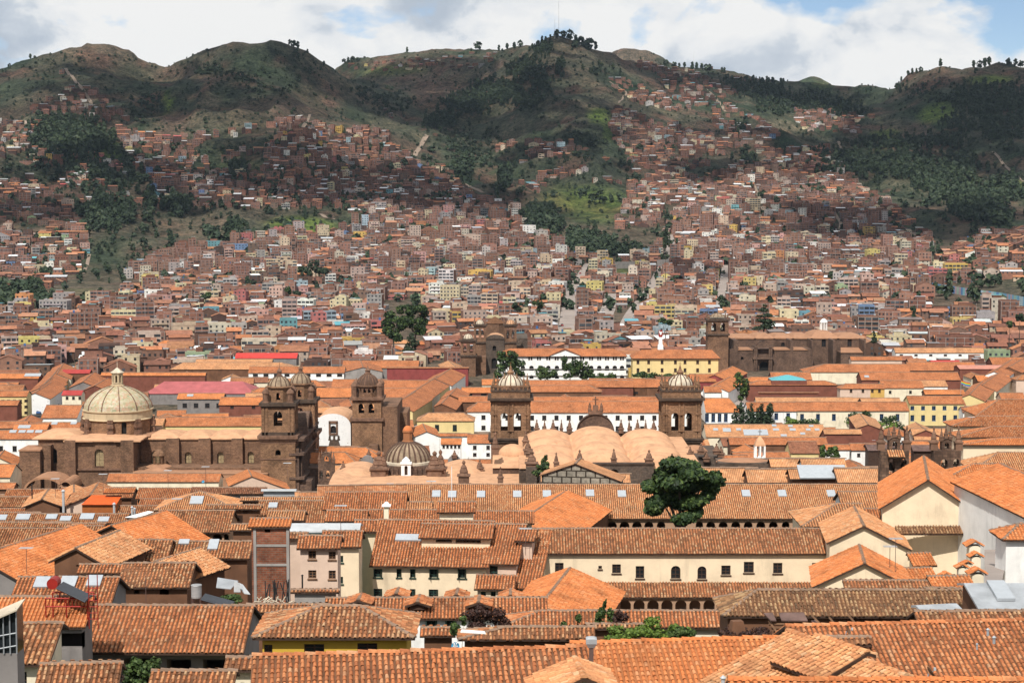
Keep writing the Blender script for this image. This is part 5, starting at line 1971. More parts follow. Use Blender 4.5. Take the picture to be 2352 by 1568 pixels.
# ---- the side church with the ribbed dome
def side_church():
 B=Bld('ribbed_dome_church',470,400,E_,'low church with a brown ribbed dome and orange lantern left of the cathedral','church',base=CZ-78)
 R=B.root
 d=404
 s=.34*d/F
 x=B.x(468,d)
 m=MB()
 x0,x1,y0,y1=B.x(-75,386),B.x(1275,386),383.0,416.0
 zb=Z_(E_(0,936)[1],384)
 nx,ny=110,40
 V=[]
 hum=[(105,131,1.5,408),(830,150,2.0,409),(500,230,.25,392),(650,110,.3,392),(330,160,.3,392),(-20,110,.7,396)]
 for j in range(ny+1):
  for i in range(nx+1):
   xx,yy=x0+(x1-x0)*i/nx,y0+(y1-y0)*j/ny
   z=min(.01*(yy-y0),.2)
   for cx,rw,hh,yc in hum:
    t=((xx-B.x(cx,400))/(rw*s))**2+((yy-yc)/9.5)**2
    if t<1:
     z=max(z,min(.2,.01*(yy-y0))+hh*(1-t)**.6*.8)
   z+=.2*float(fbm(np.array(xx/3.0),np.array(yy/3.0),15,3))
   V.append((xx,yy,zb+z))
 i=np.arange((nx+1)*(ny+1)).reshape(ny+1,nx+1)
 np_mesh('vault_roof',np.array(V),np.stack([i[:-1,:-1],i[:-1,1:],i[1:,1:],i[1:,:-1]],-1).reshape(-1,4),'vault',R,smooth=True)
 m.box(((x0+x1)/2,(y0+y1)/2,B.base),(x1-x0-.6,y1-y0-.6,zb-B.base-.1))
 m.build('wall','stone_dark',R)
 r=156*s
 zd,zt=B.z(760,d),B.z(628,d)
 q=MB()
 q.box((x,d,B.z(865,d)),(2*r+1.0,2*r+1.0,zd-B.z(865,d)-.4))
 for k in range(4):
  a=math.pi/2*k
  e=Vector((math.cos(a),math.sin(a),0))
  n=Vector((e.y,-e.x,0))
  for i in range(9):
   q.box(Vector((x,d,B.z(850,d)))+n*(r+.6)+e*((i-4)/4*r*.82),(.6,.5,zd-B.z(850,d)-.8),a)
  q.box(Vector((x,d,B.z(850,d)+.2))+n*(r+.7),(2*r+1,.9,.5),a)
 q.build('drum','stone_dark_red',R)
 bl=MB()
 bl.lathe((x,d,zd-.5),[(r+.5,0),(r+.6,.2),(r+.6,.7),(r+.1,.8)],40)
 bl.build('balustrade','dome_white',R)
 ribbed_dome(R,x,d,zd+.1,r,zt-zd,24,'dome_tan','dome_rib')
 ln=MB()
 lr=33*s
 z1=B.z(556,d)
 ln.lathe((x,d,zt-.3),[(lr*1.25,0),(lr*1.25,.5),(lr,.6),(lr,z1-zt-.2),(lr*1.15,z1-zt),(lr*1.15,z1-zt+.4)],8,a0=.39)
 lo=ln.build('lantern','lantern_orange',R)
 ln=MB()
 ln.lathe((x,d,z1),[(lr*1.02*math.cos(t),(556-520)*s*math.sin(t)) for t in np.linspace(0,1.55,7)],16)
 ln.build('lantern_cap','orange_cap',lo,smooth=True)
 for cx,ct,cb,w in ((270,690,865,3.2),(245,730,865,2.0),(300,700,865,2.2),(650,690,865,3.2),(690,680,865,2.4),(625,730,865,2.0)):
  pinnacle(R,B.x(cx,d-6.5),d-6.5,B.z(cb,d-6.5),(cb-ct)*s,w,'stone_trim')
 nb=MB()
 xn=B.x(457,d-r)
 o=Vector((xn-32*s,d-r-1.6,B.z(852,d-r)))
 nb.panel(o,(1,0,0),64*s,78*s,[(22*s,43*s,3*s,68*s,.9)],0,.6)
 nb.box((xn,d-r-.6,B.z(775,d-r)),(76*s,2.4,.35))
 nb.lathe((xn,d-r-.8,B.z(775,d-r)+.3),[(30*s,0),(28*s,.5),(14*s,1.0),(.1,1.3)],12)
 for sx in (-1,1):
  nb.box((xn+sx*30*s,d-r-.6,B.z(852,d-r)),(5*s,1.9,77*s))
 nb.build('niche','white_stained',R)
 nd=MB()
 nd.poly([(xn-12*s,d-r-1.0,B.z(850,d-r)),(xn+12*s,d-r-1.0,B.z(850,d-r)),(xn+12*s,d-r-1.0,B.z(780,d-r)),(xn-12*s,d-r-1.0,B.z(780,d-r))])
 nd.build('niche_door','wood_dark',R)
 for cx,ct,cb,dd,w in ((848,750,905,384,2.3),(1098,795,905,383,1.2),(957,745,835,405,1.6),(785,685,740,418,1.2),(27,755,835,405,1.2),(202,680,725,420,1.0)):
  pinnacle(R,B.x(cx,dd),dd,B.z(cb,dd),(cb-ct)*.34*dd/F,w,'stone_trim')
 for cx,ct,w2 in ((190,722,84),(783,722,90)):
  m=MB()
  dd=418
  xc,zc,rr=B.x(cx,dd),B.z(805,dd),w2/2*.34*dd/F
  hz=(805-ct)*.34*dd/F-rr
  for yy in (dd,dd+1.2):
   m.poly([(xc-rr,yy,zc),(xc+rr,yy,zc)]+[(xc+rr*math.cos(math.pi*k/10),yy,zc+hz+rr*math.sin(math.pi*k/10)) for k in range(11)])
  for k in range(10):
   t0,t1=math.pi*k/10,math.pi*(k+1)/10
   m.poly([(xc+rr*math.cos(t),yy,zc+hz+rr*math.sin(t)) for t,yy in ((t0,dd),(t1,dd),(t1,dd+1.2),(t0,dd+1.2))])
  m.build('gable','grey_wall',R)
plaster('lantern_orange',(.30,.13,.06),.2)
plaster('orange_cap',(.52,.17,.06),.15)
side_church()
# ---- brown bell tower and white chapel right of the Jesuit church
def chapel_tower():
 B=Bld('bell_tower',190,556,E_,'dark brown bell tower with a ribbed dome beside the white chapel','bell tower')
 R=B.root
 d=556
 s=.34*d/F
 w=205*s
 x,y=B.x(190,d),d+w/2
 z={q:B.z(q,d) for q in (490,470,345,332,262,252,175,135)}
 square_stage(R,'shaft',x,y,w,B.base,z[490],[],'stone_warm')
 h=z[345]-z[470]
 hl=[(w*.205,w*.39,h*.25,h*.78,.9),(w*.535,w*.73,h*.25,h*.78,.9)]
 square_stage(R,'belfry',x,y,w*.96,z[470],z[345],hl,'stone_warm',1.0)
 for u in (.29,.62):
  bell(R,x-w/2+u*w,y,z[470]+h*.42,1.5)
 c=MB()
 c.box((x,y,z[490]),(w+1.1,w+1.1,z[470]-z[490]))
 c.build('cornice','stone_trim',R)
 c=MB()
 c.box((x,y,z[345]-.2),(w+1.2,w+1.2,z[332]-z[345]+.2))
 c.build('cornice','stone_trim',R)
 m=MB()
 r8=85*s
 for i in range(8):
  a,b=2*math.pi*(i-.5)/8-math.pi/2,2*math.pi*(i+.5)/8-math.pi/2
  p,q=Vector((x+r8*math.cos(a),y+r8*math.sin(a),z[332])),Vector((x+r8*math.cos(b),y+r8*math.sin(b),z[332]))
  l=(q-p).length
  m.panel(p,(q-p).normalized(),l,z[262]-z[332],[(l*.12,l*.4,1.4,2.7,.9),(l*.6,l*.88,1.4,2.7,.9)],0,.5)
 m.lathe((x,y,z[262]-.2),[(r8,0),(r8+.5,.2),(r8+.5,.5),(r8-.4,.6)],8,a0=math.pi/8)
 m.build('octagon','stone',R)
 for a,b in ((-1,-1),(1,-1),(-1,1),(1,1)):
  t=MB()
  t.lathe((x+a*w*.42,y+b*w*.42,z[332]),[(1.0,0),(.9,.5),(.9,3.4),(1.1,3.6),(.8,4.3),(.2,5.0),(.05,5.4)],8)
  t.build('turret','stone_trim',R)
 ribbed_dome(R,x,y,z[252]-.3,75*s,z[175]-z[252],16,'dome_rib','stone_trim')
 m=MB()
 m.lathe((x,y,z[175]-.4),[(1.2,0),(1.2,.3),(.8,.4),(.8,1.1),(1.0,1.2),(.5,1.7),(.12,2.3),(.03,2.9)],8)
 m.build('lantern','stone_trim',R)
 m=MB()
 m.box((B.x(320,d),d+14,B.base),(7,26,B.z(395,d)-B.base),0)
 m.box((B.x(360,d),d+22,B.base),(8,16,B.z(470,d)-B.base),0)
 m.box((B.x(235,d-3),d-2.5,B.base),(60*s,4,B.z(640,d)-B.base),0)
 m.build('nave','stone',R)
 # white chapel front with a rounded gable
 C=Bld('white_chapel',2240,560,D_,'white plastered chapel front with a rounded top and one brown framed window','chapel')
 d=560
 s=.34*d/F
 a,b=C.x(2118,d),C.x(2362,d)
 zs,zt=C.z(520,d),C.z(440,d)
 m=MB()
 o=Vector((a,d,C.base))
 hole=px_hole(o,Vector((1,0,0)),Vector((0,-1,0)),(2233,498,2270,572),D_,.9)
 m.panel(o,(1,0,0),b-a,zs-C.base,[hole[:3]+(min(hole[3],zs-C.base-.05),.9)],0,.6)
 K=14
 top=[((a+b)/2-(b-a)/2*math.cos(math.pi*k/K),zs+(zt-zs)*math.sin(math.pi*k/K)) for k in range(K+1)]
 m.poly([(a,d,zs),(b,d,zs)]+[(u,d,v) for u,v in top[::-1]][1:-1])
 for k in range(K):
  m.poly([(top[k][0],d,top[k][1]),(top[k][0],d+20,top[k][1]),(top[k+1][0],d+20,top[k+1][1]),(top[k+1][0],d,top[k+1][1])],1)
 m.panel((b,d,C.base),(0,1,0),20,zs-C.base,(),0)
 m.panel((a,d+20,C.base),(0,-1,0),20,zs-C.base,(),0)
 m.box((C.x(2100,d),d+6,C.base),(4.2,10,C.z(495,d)-C.base))
 m.build('wall',['white_stained','vault'],C.root)
 m=MB()
 fw=.55
 for u0,u1,z0,z1 in ((hole[0]-fw,hole[0],hole[2]-fw,hole[3]),(hole[1],hole[1]+fw,hole[2]-fw,hole[3]),(hole[0]-fw,hole[1]+fw,hole[3]-.3,hole[3]+fw*.8),(hole[0],hole[1],hole[2]-fw,hole[2])):
  m.box((a+(u0+u1)/2,d-.1,C.base+z0),(u1-u0,.5,z1-z0))
 m.build('window_surround','stone_trim',C.root)
 window(C.root,o,Vector((1,0,0)),Vector((0,-1,0)),hole[:3]+(zs-C.base-.05,),'dark',.5)
 m=MB()
 m.box((C.x(2250,d-3),d-3.3,C.z(650,d)),(3.6,2.0,2.0),taper=.7)
 for k in (-1.4,0,1.4):
  m.lathe((C.x(2250,d-3)+k,d-3.3,C.z(650,d)+1.8),[(.5,0),(.3,1.0),(.4,1.2),(.05,2.4 if k==0 else 1.7)],8)
 m.build('crest','stone_black',C.root)
chapel_tower()
# ---- far churches and public buildings
def far_tower(B,x0,x1,d,cs,ct,cb,dome,mat='stone',holes=2,dm='dome_white'):
 """x0..x1 columns, cs cornice under the belfry, ct its top, dome (base, top)"""
 s=.34*d/F
 w=(x1-x0)*s
 x,y=B.x((x0+x1)/2,d),d+w/2
 sh=square_stage(B.root,'bell_tower',x,y,w,B.base,B.z(cs,d),[],mat)
 h=B.z(ct,d)-B.z(cs,d)
 hl=[(w*.17,w*.40,h*.2,h*.8,.9),(w*.60,w*.83,h*.2,h*.8,.9)] if holes==2 else [(w*.35,w*.65,h*.2,h*.8,.9)]
 square_stage(sh,'belfry',x,y,w,B.z(cs,d)+.3,B.z(ct,d),hl,mat,1.0)
 c=MB()
 c.box((x,y,B.z(cs,d)-.3),(w+1.2,w+1.2,.8))
 c.build('cornice','stone_black',sh)
 box_part(sh,'cornice',(x,y,B.z(ct,d)-.2),(w+1.2,w+1.2,.9),'stone_black')
 for q in hl:
  bell(sh,x-w/2+(q[0]+q[1])/2,y-w*.3,B.z(cs,d)+h*.45,h*.22)
 if dome:
  r=w*dome[2] if len(dome)>2 else w*.4
  ribbed_dome(sh,x,y,B.z(dome[0],d),r,B.z(dome[1],d)-B.z(dome[0],d),10,dm,'dome_rib',step=20)
 for a,b in ((-1,-1),(1,-1),(-1,1),(1,1)):
  pinnacle(sh,x+a*w*.45,y+b*w*.45,B.z(ct,d)+.6,3.2,.8)
 return sh
def far_landmarks():
 B=Bld('twin_tower_church',1060,850,Em,'dark stone church with three small domed towers and an octagonal roof behind the plaza trees','church')
 far_tower(B,828,930,838,1215,1115,0,(1100,1068,.33))
 far_tower(B,918,1000,856,1125,1010,0,(1003,970,.34))
 far_tower(B,1125,1207,856,1125,1010,0,(1003,972,.38),dm='vault')
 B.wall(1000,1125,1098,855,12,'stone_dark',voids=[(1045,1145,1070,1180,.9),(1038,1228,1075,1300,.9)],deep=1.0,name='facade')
 m=MB()
 xc,z0,r=B.x(1062,855),B.z(1100,855),62*.34*855/F
 m.poly([(xc+r*math.cos(math.pi*k/10),854.6,z0+r*.5*math.sin(math.pi*k/10)) for k in range(11)])
 m.poly([(xc+r*math.cos(math.pi*k/10),866,z0+r*.5*math.sin(math.pi*k/10)) for k in range(11)])
 for k in range(10):
  m.poly([(xc+r*math.cos(math.pi*q/10),yy,z0+r*.5*math.sin(math.pi*q/10)) for q,yy in ((k,854.6),(k+1,854.6),(k+1,866),(k,866))],1)
 m.build('gable',['stone_dark','vault'],B.root)
 m=MB()
 d=890
 r=68*.34*d/F
 xc=B.x(1062,d)
 m.lathe((xc,d,B.base),[(r,0),(r,B.z(990,d)-B.base)],8,a0=math.pi/8)
 m.build('crossing','stone',B.root)
 m=MB()
 m.lathe((xc,d,B.z(992,d)),[(r*1.08,0),(r*.5,(992-965)*.34*d/F),(.2,(992-948)*.34*d/F)],8,a0=math.pi/8)
 m.build('roof','flat_pale_plain',B.root)
 B.wall(1205,1282,1095,872,30,'stone_dark')
 B.wall(930,1000,1220,846,8,'stone',name='wing')
 B=Bld('fortress_church',800,870,Fm,'long dark stone church with a square bell tower and low roof humps, right','church')
 far_tower(B,220,360,862,1072,975,0,(955,928,.34),'stone',dm='dome_tan')
 B.wall(362,1290,1092,880,26,'stone_dark_red',wins=[(985,1098,1016,1152,.9),(1160,1094,1190,1150,.9),(712,1122,738,1152,.9)],style='dark',deep=.9)
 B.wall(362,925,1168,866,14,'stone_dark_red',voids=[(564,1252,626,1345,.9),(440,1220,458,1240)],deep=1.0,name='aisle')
 for a,b in ((395,425),(925,935),(1070,1085),(780,798),(1280,1292)):
  B.wall(a,b,1110,865.4,14,'stone_dark_red',name='buttress')
 for a,b,t in ((362,540,1066),(540,670,1058),(670,798,1060),(798,925,1058),(918,1105,1040),(1100,1290,1058)):
  B.pyramid(a,b,1094,t-2,880,24,'vault_dull',bulge=.35)
 for a,b in ((430,520),(668,780),(790,890)):
  B.pyramid(a,b,1170,1156,866,12,'vault_dull',bulge=.3)
 B.wall(1122,1288,1192,868,12,'stone_dark_red')
 m=MB()
 q=[(B.x(1120,868),867.5,B.z(1192,868)),(B.x(1290,868),867.5,B.z(1192,868)),(B.x(1290,880),880,B.z(1156,880)),(B.x(1120,880),880,B.z(1156,880))]
 m.poly(q)
 m.build('roof','vault_dull',B.root)
 d=864
 s=.34*d/F
 m=MB()
 for cx in (540,552,640,652):
  for b,t in ((1345,1240),(1232,1160)):
   m.bar((B.x(cx,d),d,B.z(b,d)),(B.x(cx,d),d,B.z(t,d)),.5,n=8)
 for cy in (1236,1158):
  m.box((B.x(596,d),d+.6,B.z(cy,d)),(140*s,2.6,.9))
 xc,z0,r=B.x(596,d),B.z(1158,d)+.9,44*s
 m.poly([(xc+r*math.cos(math.pi*k/10),d-.2,z0+r*.8*math.sin(math.pi*k/10)) for k in range(11)])
 for k in range(10):
  m.poly([(xc+r*math.cos(math.pi*q/10),yy,z0+r*.8*math.sin(math.pi*q/10)) for q,yy in ((k,d-.4),(k+1,d-.4),(k+1,d+2),(k,d+2))])
 m.build('portal','stone_dark_red',B.root)
 m=MB()
 xl,yl,zl=B.x(1003,893),893,B.z(1048,893)
 for k in range(8):
  a=math.pi*k/4
  m.bar((xl+1.6*math.cos(a),yl+1.6*math.sin(a),zl),(xl+1.6*math.cos(a),yl+1.6*math.sin(a),zl+4.6),.3)
 m.lathe((xl,yl,zl+4.5),[(2.0,0),(1.7,.8),(1.0,1.6),(.1,2.0)],10)
 m.build('lantern','white',B.root)
 B=Bld('white_school',1600,800,Em,'long white two-storey building with paired arched windows and a central pediment behind the plaza trees','school')
 d=800
 pairs=(1300,1358,1421,1478,1594,1650,1710,1765,1818,1871,1919)
 ww=[]
 for c in pairs:
  ww+=[(c-13,1219,c-2,1242,.9),(c+3,1219,c+14,1242,.9)]
 vv=[(c-15,1279,c+15,1313,.9) for c in (1250,1308,1368,1422,1480,1594,1650,1712,1766,1819,1871,1920)]
 vv+=[(c-14,1342,c+14,1368,.9) for c in (1308,1368,1422,1480,1650,1712,1766,1819,1871,1920)]
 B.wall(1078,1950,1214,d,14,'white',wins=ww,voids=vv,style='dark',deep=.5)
 B.ledge(1235,1950,1300,.35,d-.3,.4,'grey_wall',out=.1)
 B.ledge(1235,1950,1346,.3,d-.3,.4,'grey_wall',out=.1)
 x0,x1=B.x(1072,d),B.x(1958,d)
 zr=Z_(Em(0,1163)[1],d+8)
 m=MB()
 ze=B.z(1216,d-.6)
 slab(m,[Vector((x0,d-.8,ze)),Vector((x1,d-.8,ze)),Vector((x1-6,d+8,zr)),Vector((x0+6,d+8,zr))],.3,0,(0,-1,-.4))
 slab(m,[Vector((x1,d+16,ze)),Vector((x0,d+16,ze)),Vector((x0+6,d+8,zr)),Vector((x1-6,d+8,zr))],.3,0,(0,1,-.4))
 slab(m,[Vector((x1,d-.8,ze)),Vector((x1,d+16,ze)),Vector((x1-6,d+8,zr))],.3,0,(1,0,-.4))
 slab(m,[Vector((x0,d+16,ze)),Vector((x0,d-.8,ze)),Vector((x0+6,d+8,zr))],.3,0,(-1,0,-.4))
 m.build('roof',['flat_warm','wood_dark'],B.root)
 m=MB()
 a,b,t=B.x(1428,d-1),B.x(1645,d-1),B.z(1176,d-1)
 m.faces([(a,d-1,ze),(b,d-1,ze),((a+b)/2,d-1,t),(a,d+6,ze),(b,d+6,ze),((a+b)/2,d+6,t)],[(0,1,2),(5,4,3)],0)
 for p,q in (((a,ze),((a+b)/2,t)),(((a+b)/2,t),(b,ze))):
  m.poly([(p[0],d-1.3,p[1]+.15),(q[0],d-1.3,q[1]+.15),(q[0],d+7,q[1]+.15),(p[0],d+7,p[1]+.15)],1)
 m.build('pediment',['white','flat_warm'],B.root)
 B=Bld('yellow_hall',2200,795,Em,'pale yellow two-storey building under a tile roof left of the dark stone church','building')
 d=795
 B.wall(1995,2575,1230,d,12,'pale_yellow',wins=[(c-9,y,c+10,y+27) for c in (2027,2099,2190,2280,2345,2430,2510) for y in (1242,1297)],style='brown',deep=.35)
 x0,x1=B.x(1988,d),B.x(2590,d)
 ze,zr=B.z(1231,d-.6),Z_(Em(0,1172)[1],d+8)
 m=MB()
 slab(m,[Vector((x0,d-.8,ze)),Vector((x1,d-.8,ze)),Vector((x1-3,d+8,zr)),Vector((x0+5,d+8,zr))],.3,0,(0,-1,-.4))
 slab(m,[Vector((x1,d+16,ze)),Vector((x0,d+16,ze)),Vector((x0+5,d+8,zr)),Vector((x1-3,d+8,zr))],.3,0,(0,1,-.4))
 slab(m,[Vector((x0,d+16,ze)),Vector((x0,d-.8,ze)),Vector((x0+5,d+8,zr))],.3,0,(-1,0,-.4))
 m.build('roof',['flat_warm','wood_dark'],B.root)
 # white monument with a dark red panel
 B=Bld('monument',2185,930,Em,'white pedestal with a dark red panel bearing a white emblem, behind the yellow building','monument')
 d=930
 s=.34*d/F
 x=B.x(2182,d)
 m=MB()
 m.box((x,d,B.base),(44*s,44*s,B.z(1140,d)-B.base),taper=.8)
 m.box((x,d,B.z(1140,d)),(26*s,26*s,B.z(1083,d)-B.z(1140,d)),taper=.8)
 m.build('pedestal','white',B.root)
 m=MB()
 m.box((x,d,B.z(1083,d)),(26*s,26*s,(1083-1040)*s))
 m.build('panel','red_metal',B.root)
 m=MB()
 z=B.z(1070,d)
 m.faces([(x-1.0,d-13*s-.04,z+2.2),(x+.2,d-13*s-.04,z+1.4),(x+1.0,d-13*s-.04,z+2.0),(x+.3,d-13*s-.04,z),(x-.2,d-13*s-.04,z-.2)],[(0,4,3,1),(1,3,2)])
 m.build('emblem','white',B.root)
flat_tile_mat('flat_pale_plain',[(0,(.36,.19,.10)),(1,(.42,.24,.14))],.3)
far_landmarks()
# ---- bell gables behind the cream church
def bell_gable(cx0,cx1,d,top,roof,piers,arch,label,base_cy=900,conv=F_,group='stone bell gables behind the cream church'):
 B=Bld('bell_gable',(cx0+cx1)/2,d,conv,label,'bell gable',base=CZ-T(conv(0,base_cy)[1])*d-6,group=group)
 s=.34*d/F
 x0,x1=B.x(cx0,d),B.x(cx1,d)
 zt,zb=B.z(top,d),B.base
 o=Vector((x0,d,zb))
 hs=[px_hole(o,Vector((1,0,0)),Vector((0,-1,0)),h,conv,.9) for h in piers]
 m=MB()
 for dd,n in ((0,Vector((0,-1,0))),(1.3,Vector((0,1,0)))):
  m.panel((x0,d+dd,zb),(1,0,0),x1-x0,zt-zb,hs,0,1.3 if dd==0 else 0,0,Vector((0,-1,0)))
 for xx in (x0,x1):
  m.poly([(xx,d,zb),(xx,d+1.3,zb),(xx,d+1.3,zt),(xx,d,zt)])
 m.poly([(x0,d,zt),(x1,d,zt),(x1,d+1.3,zt),(x0,d+1.3,zt)])
 m.build('wall','rubble_stone',B.root)
 for h in hs:
  bell(B.root,x0+(h[0]+h[1])/2,d+.65,zb+h[2]+(h[3]-h[2])*.28,(h[3]-h[2])*.42)
 a0,a1,at,ab=arch
 m=MB()
 xa,xb=B.x(a0,d),B.x(a1,d)
 za,zc=B.z(ab,d),B.z(at,d)
 w=xb-xa
 hh=zc-za
 hole=[(w*.27,w*.73,hh*.10,hh*.66,.9)]
 for dd in (.1,1.2):
  m.panel((xa,d+dd,za),(1,0,0),w,hh*.75,hole,0,1.1 if dd<.5 else 0,0,Vector((0,-1,0)))
  m.poly([(xa+w/2+w/2*math.cos(math.pi*k/8),d+dd,za+hh*.75+hh*.25*math.sin(math.pi*k/8)) for k in range(9)])
 for k in range(8):
  m.poly([(xa+w/2+w/2*math.cos(math.pi*q/8),yy,za+hh*.75+hh*.25*math.sin(math.pi*q/8)) for q,yy in ((k,d),(k+1,d),(k+1,d+1.3),(k,d+1.3))])
 for xx in (xa,xb):
  m.poly([(xx,d+.1,za),(xx,d+1.2,za),(xx,d+1.2,za+hh*.75),(xx,d+.1,za+hh*.75)])
 m.build('top_arch','rubble_stone',B.root)
 bell(B.root,xa+w/2,d+.65,za+hh*.3,hh*.25)
 for cx in (cx0+8,cx1-8):
  pinnacle(B.root,B.x(cx,d),d+.65,zt,2.6,.75)
 for cx in (a0+2,a1-2,(a0+a1)/2):
  pinnacle(B.root,B.x(cx,d),d+.65,za+hh*(.75 if cx!=(a0+a1)/2 else 1.0),1.4,.38)
 if roof:
  mid=Vector(((x0+x1)/2,d,0))
  zr=B.z(roof[0],d)
  pts=[Vector((x0+.6,d-1.1,zr-.55)),Vector((x1-.6,d-1.1,zr-.55)),Vector((x1-.6,d,zr)),Vector((x0+.6,d,zr))]
  mm=MB()
  slab(mm,pts,.1)
  rr=mm.build('roof',['pan','wood_dark'],B.root)
  t=lay_tiles(pts,Vector((0,-1,-.5)),.235,.4)
  tiles_mesh('roof_tiles',[t],False,'tile_pale',rr)
masonry('rubble_stone',(.20,.12,.08),(.11,.065,.045),(.09,.06,.045),.55,.33,.03)
bell_gable(1405,1597,187,690,(687,720),[(1440,745,1483,858),(1518,745,1562,858)],(1463,1538,600,690),
           'brown stone bell gable with two bells under a little tile roof, left of its twin')
bell_gable(1765,1950,190,690,None,[(1788,748,1838,858),(1875,745,1917,842)],(1823,1888,610,690),
           'brown stone bell gable without a roof, right of its twin')
bell_gable(2138,2250,436,772,None,[(2158,825,2182,882),(2202,825,2226,882)],(2160,2228,705,772),'small brown bell gable with two bells right of the near bell tower',975,D_,None)
plain('roof_red',(.36,.045,.04),.6,var=.25,scale=.4)
plain('roof_pink',(.38,.105,.105),.6,var=.25,scale=.3)
plain('roof_bright_red',(.50,.05,.04),.6,var=.2,scale=.4)
plain('roof_salmon',(.50,.22,.16),.7,var=.2,scale=.4)
masonry('glazed_wall',(.30,.27,.22),(.24,.22,.18),(.05,.04,.03),1.1,.9,.09,stain=.2)
# ------------------------------------------------------------------ the old town between the churches (houses placed one by one)
PROT=[(30,722,865,1132,490),(1118,1228,848,1060,436),(1515,1625,848,1060,436),(1215,1620,940,1110,384),(745,1128,972,1118,382),(800,885,845,1045,550),(712,806,955,1028,555),
  (1055,1215,733,872,840),(1628,1998,733,902,858),(1198,1448,796,872,795),(1452,1645,795,862,790),(1500,1540,755,800,925),(2025,2230,1000,1120,180)]
G_MID='tile-roofed houses of the old town around the square'
AABB=[(-150,-48,476,552),(-46,8,378,424),(-12,74,380,458),(-55,-28,548,592),(-64,-48,552,584),(-40,10,836,905),(90,182,855,910),(0,58,795,822),(50,98,790,815)]
def spread(conv,xs,y0,y1,w):
 return [(x-w/2,y0,x+w/2,y1) for x in xs]
def at_height(px,py,d,h):
 """distance at which a ridge seen at (px, py) stands h above the ground"""
 for _ in range(8):
  d=.5*d+.5*(CZ-gz(X_(px,d),d)-h)/T(py)
 return d
def Md(conv,x1,x2,yr,ye,d,label,wall='adobe',tint='warm',rows=(),n=0,ww=20,bottom=None,ang=0,hips=(0,0),style='dark',hh=8.5,**kw):
 """mid-distance house: rows = [(y0, y1)] of windows, n per row"""
 if d>300:
  d=at_height(*conv((x1+x2)/2,yr),d,hh)
 wins=[]
 for (a,b) in rows:
  for i in range(n):
   c=x1+(x2-x1)*(i+.5)/n
   wins.append((c-ww/2,a,c+ww/2,b))
 p0,p1=conv(x1,yr),conv(x2,bottom or ye)
 PROT.append((p0[0],p1[0],p0[1],p1[1],d-2))
 r=frontal(x1,x2,yr,ye,d,conv=conv,ang=ang,hips=hips,tint=tint,wall=wall,lod='C',wins=wins,style=style,label=label,group=G_MID,name='old_town_house',**kw)
 m=world_org(r)
 hw=(p1[0]-p0[0])/2*d/F
 AABB.append((m.x-hw,m.x+hw,m.y-9,m.y+9))
 return r
def Mr(conv,xn,yn,d,xf,df,rl,rr,label,wall='adobe',tint='warm',**kw):
 p0=conv(xn,yn)
 if kw.pop('fix',0)==0:
  q=at_height(p0[0],p0[1],d,8.5)-d
  d,df=d+q,df+q
 PROT.append((p0[0]-rl*F/d,p0[0]+rr*F/d,p0[1],p0[1]+3*F/d,d-2))
 r=receding(xn,yn,d,xf,df,rl,rr,conv=conv,tint=tint,wall=wall,lod='C',label=label,group=G_MID,name='old_town_house',**kw)
 m=world_org(r)
 AABB.append((m.x-rl,m.x+rr,min(d,df),max(d,df)))
 return r
# around the Jesuit church
Md(D_,745,1490,842,900,476,'long low tiled building with a cream wall at the foot of the big stone church','pale_cream','warm')
Mr(D_,1700,862,470,1660,482,6,10,'broad pale hipped roof in front of the near bell tower of the big stone church','pinkish','new',slope=.4)
Md(D_,1100,1775,462,524,562,'long cream building behind the big stone church with a row of small dark windows','pale_yellow','warm',[(556,575)],4,28,600)
Md(D_,1005,1110,470,520,560,'pale roof end between the patterned dome and the long cream building','pale_yellow','pale')
Md(D_,-40,330,552,612,530,'white house at the left edge with four skylights and small dark windows','white','warm',[(658,695)],4,28,720,sky=[(88,562,2.2,1.6),(150,562,2.2,1.6),(205,562,2.2,1.6),(262,562,2.2,1.6)])
Md(D_,262,548,498,552,522,'red tiled roof with two small skylights left of the patterned dome','adobe','warm',sky=[(368,507,2,1.5),(498,505,2,1.5)])
Md(D_,110,330,508,556,515,'tiled roof with one long grey skylight near the left edge','adobe','new',sky=[(165,530,4,2)])
Md(D_,318,552,382,470,600,'big dull tiled roof just left of the patterned dome','white','warm')
Mr(D_,-10,735,430,0,445,6,5,'orange roof at the left edge beside the blunt stone apse','pale_cream','new')
Md(D_,-60,104,780,870,425,'orange tiled roof at the left edge below the white house','pale_cream','new')
Md(D_,-60,104,905,950,400,'low tiled roof at the left edge before the stone apse','adobe','warm')
Md(D_,0,195,285,325,680,'yellow three-storey corner house with dark windows on the busy street at the left','pale_yellow','warm',[(345,362),(385,402),(425,442)],5,22,460,hh=11)
Md(D_,-20,130,350,385,650,'brick house with a sloping tile roof at the left edge below the yellow corner house','adobe_red','warm')
for i,(x,y,d,xf,df,w) in enumerate(((235,300,690,330,730,'white_stained'),(262,268,735,345,775,'pale_cream'),(300,238,785,360,830,'ochre_wall'),(340,205,840,385,890,'grey_wall'),(385,172,900,415,950,'pale_cream'))):
 Mr(D_,x,y,d,xf,df,5,6,('first','second','third','fourth','fifth')[i]+' house after the yellow corner house along the busy street, left',w,'warm',slope=.42)
Mr(D_,560,225,700,620,740,6,6,'gabled greenish house across the busy street from the row at the left','grey_wall','warm',slope=.42)
Mr(D_,640,250,690,715,720,5,6,'long gabled house left of the patterned dome lantern','adobe_red','warm',slope=.42)
Md(D_,432,560,282,315,660,'house with a bright red metal roof on the busy street','pale_cream','warm',[(325,345)],3,18,352,roof_mat='roof_red')
Md(D_,1110,1640,222,305,735,'wide low building under a dull pink metal roof right of the patterned dome','grey_wall','warm',roof_mat='roof_pink',hips=(6,6),bottom=390,slope=.36)
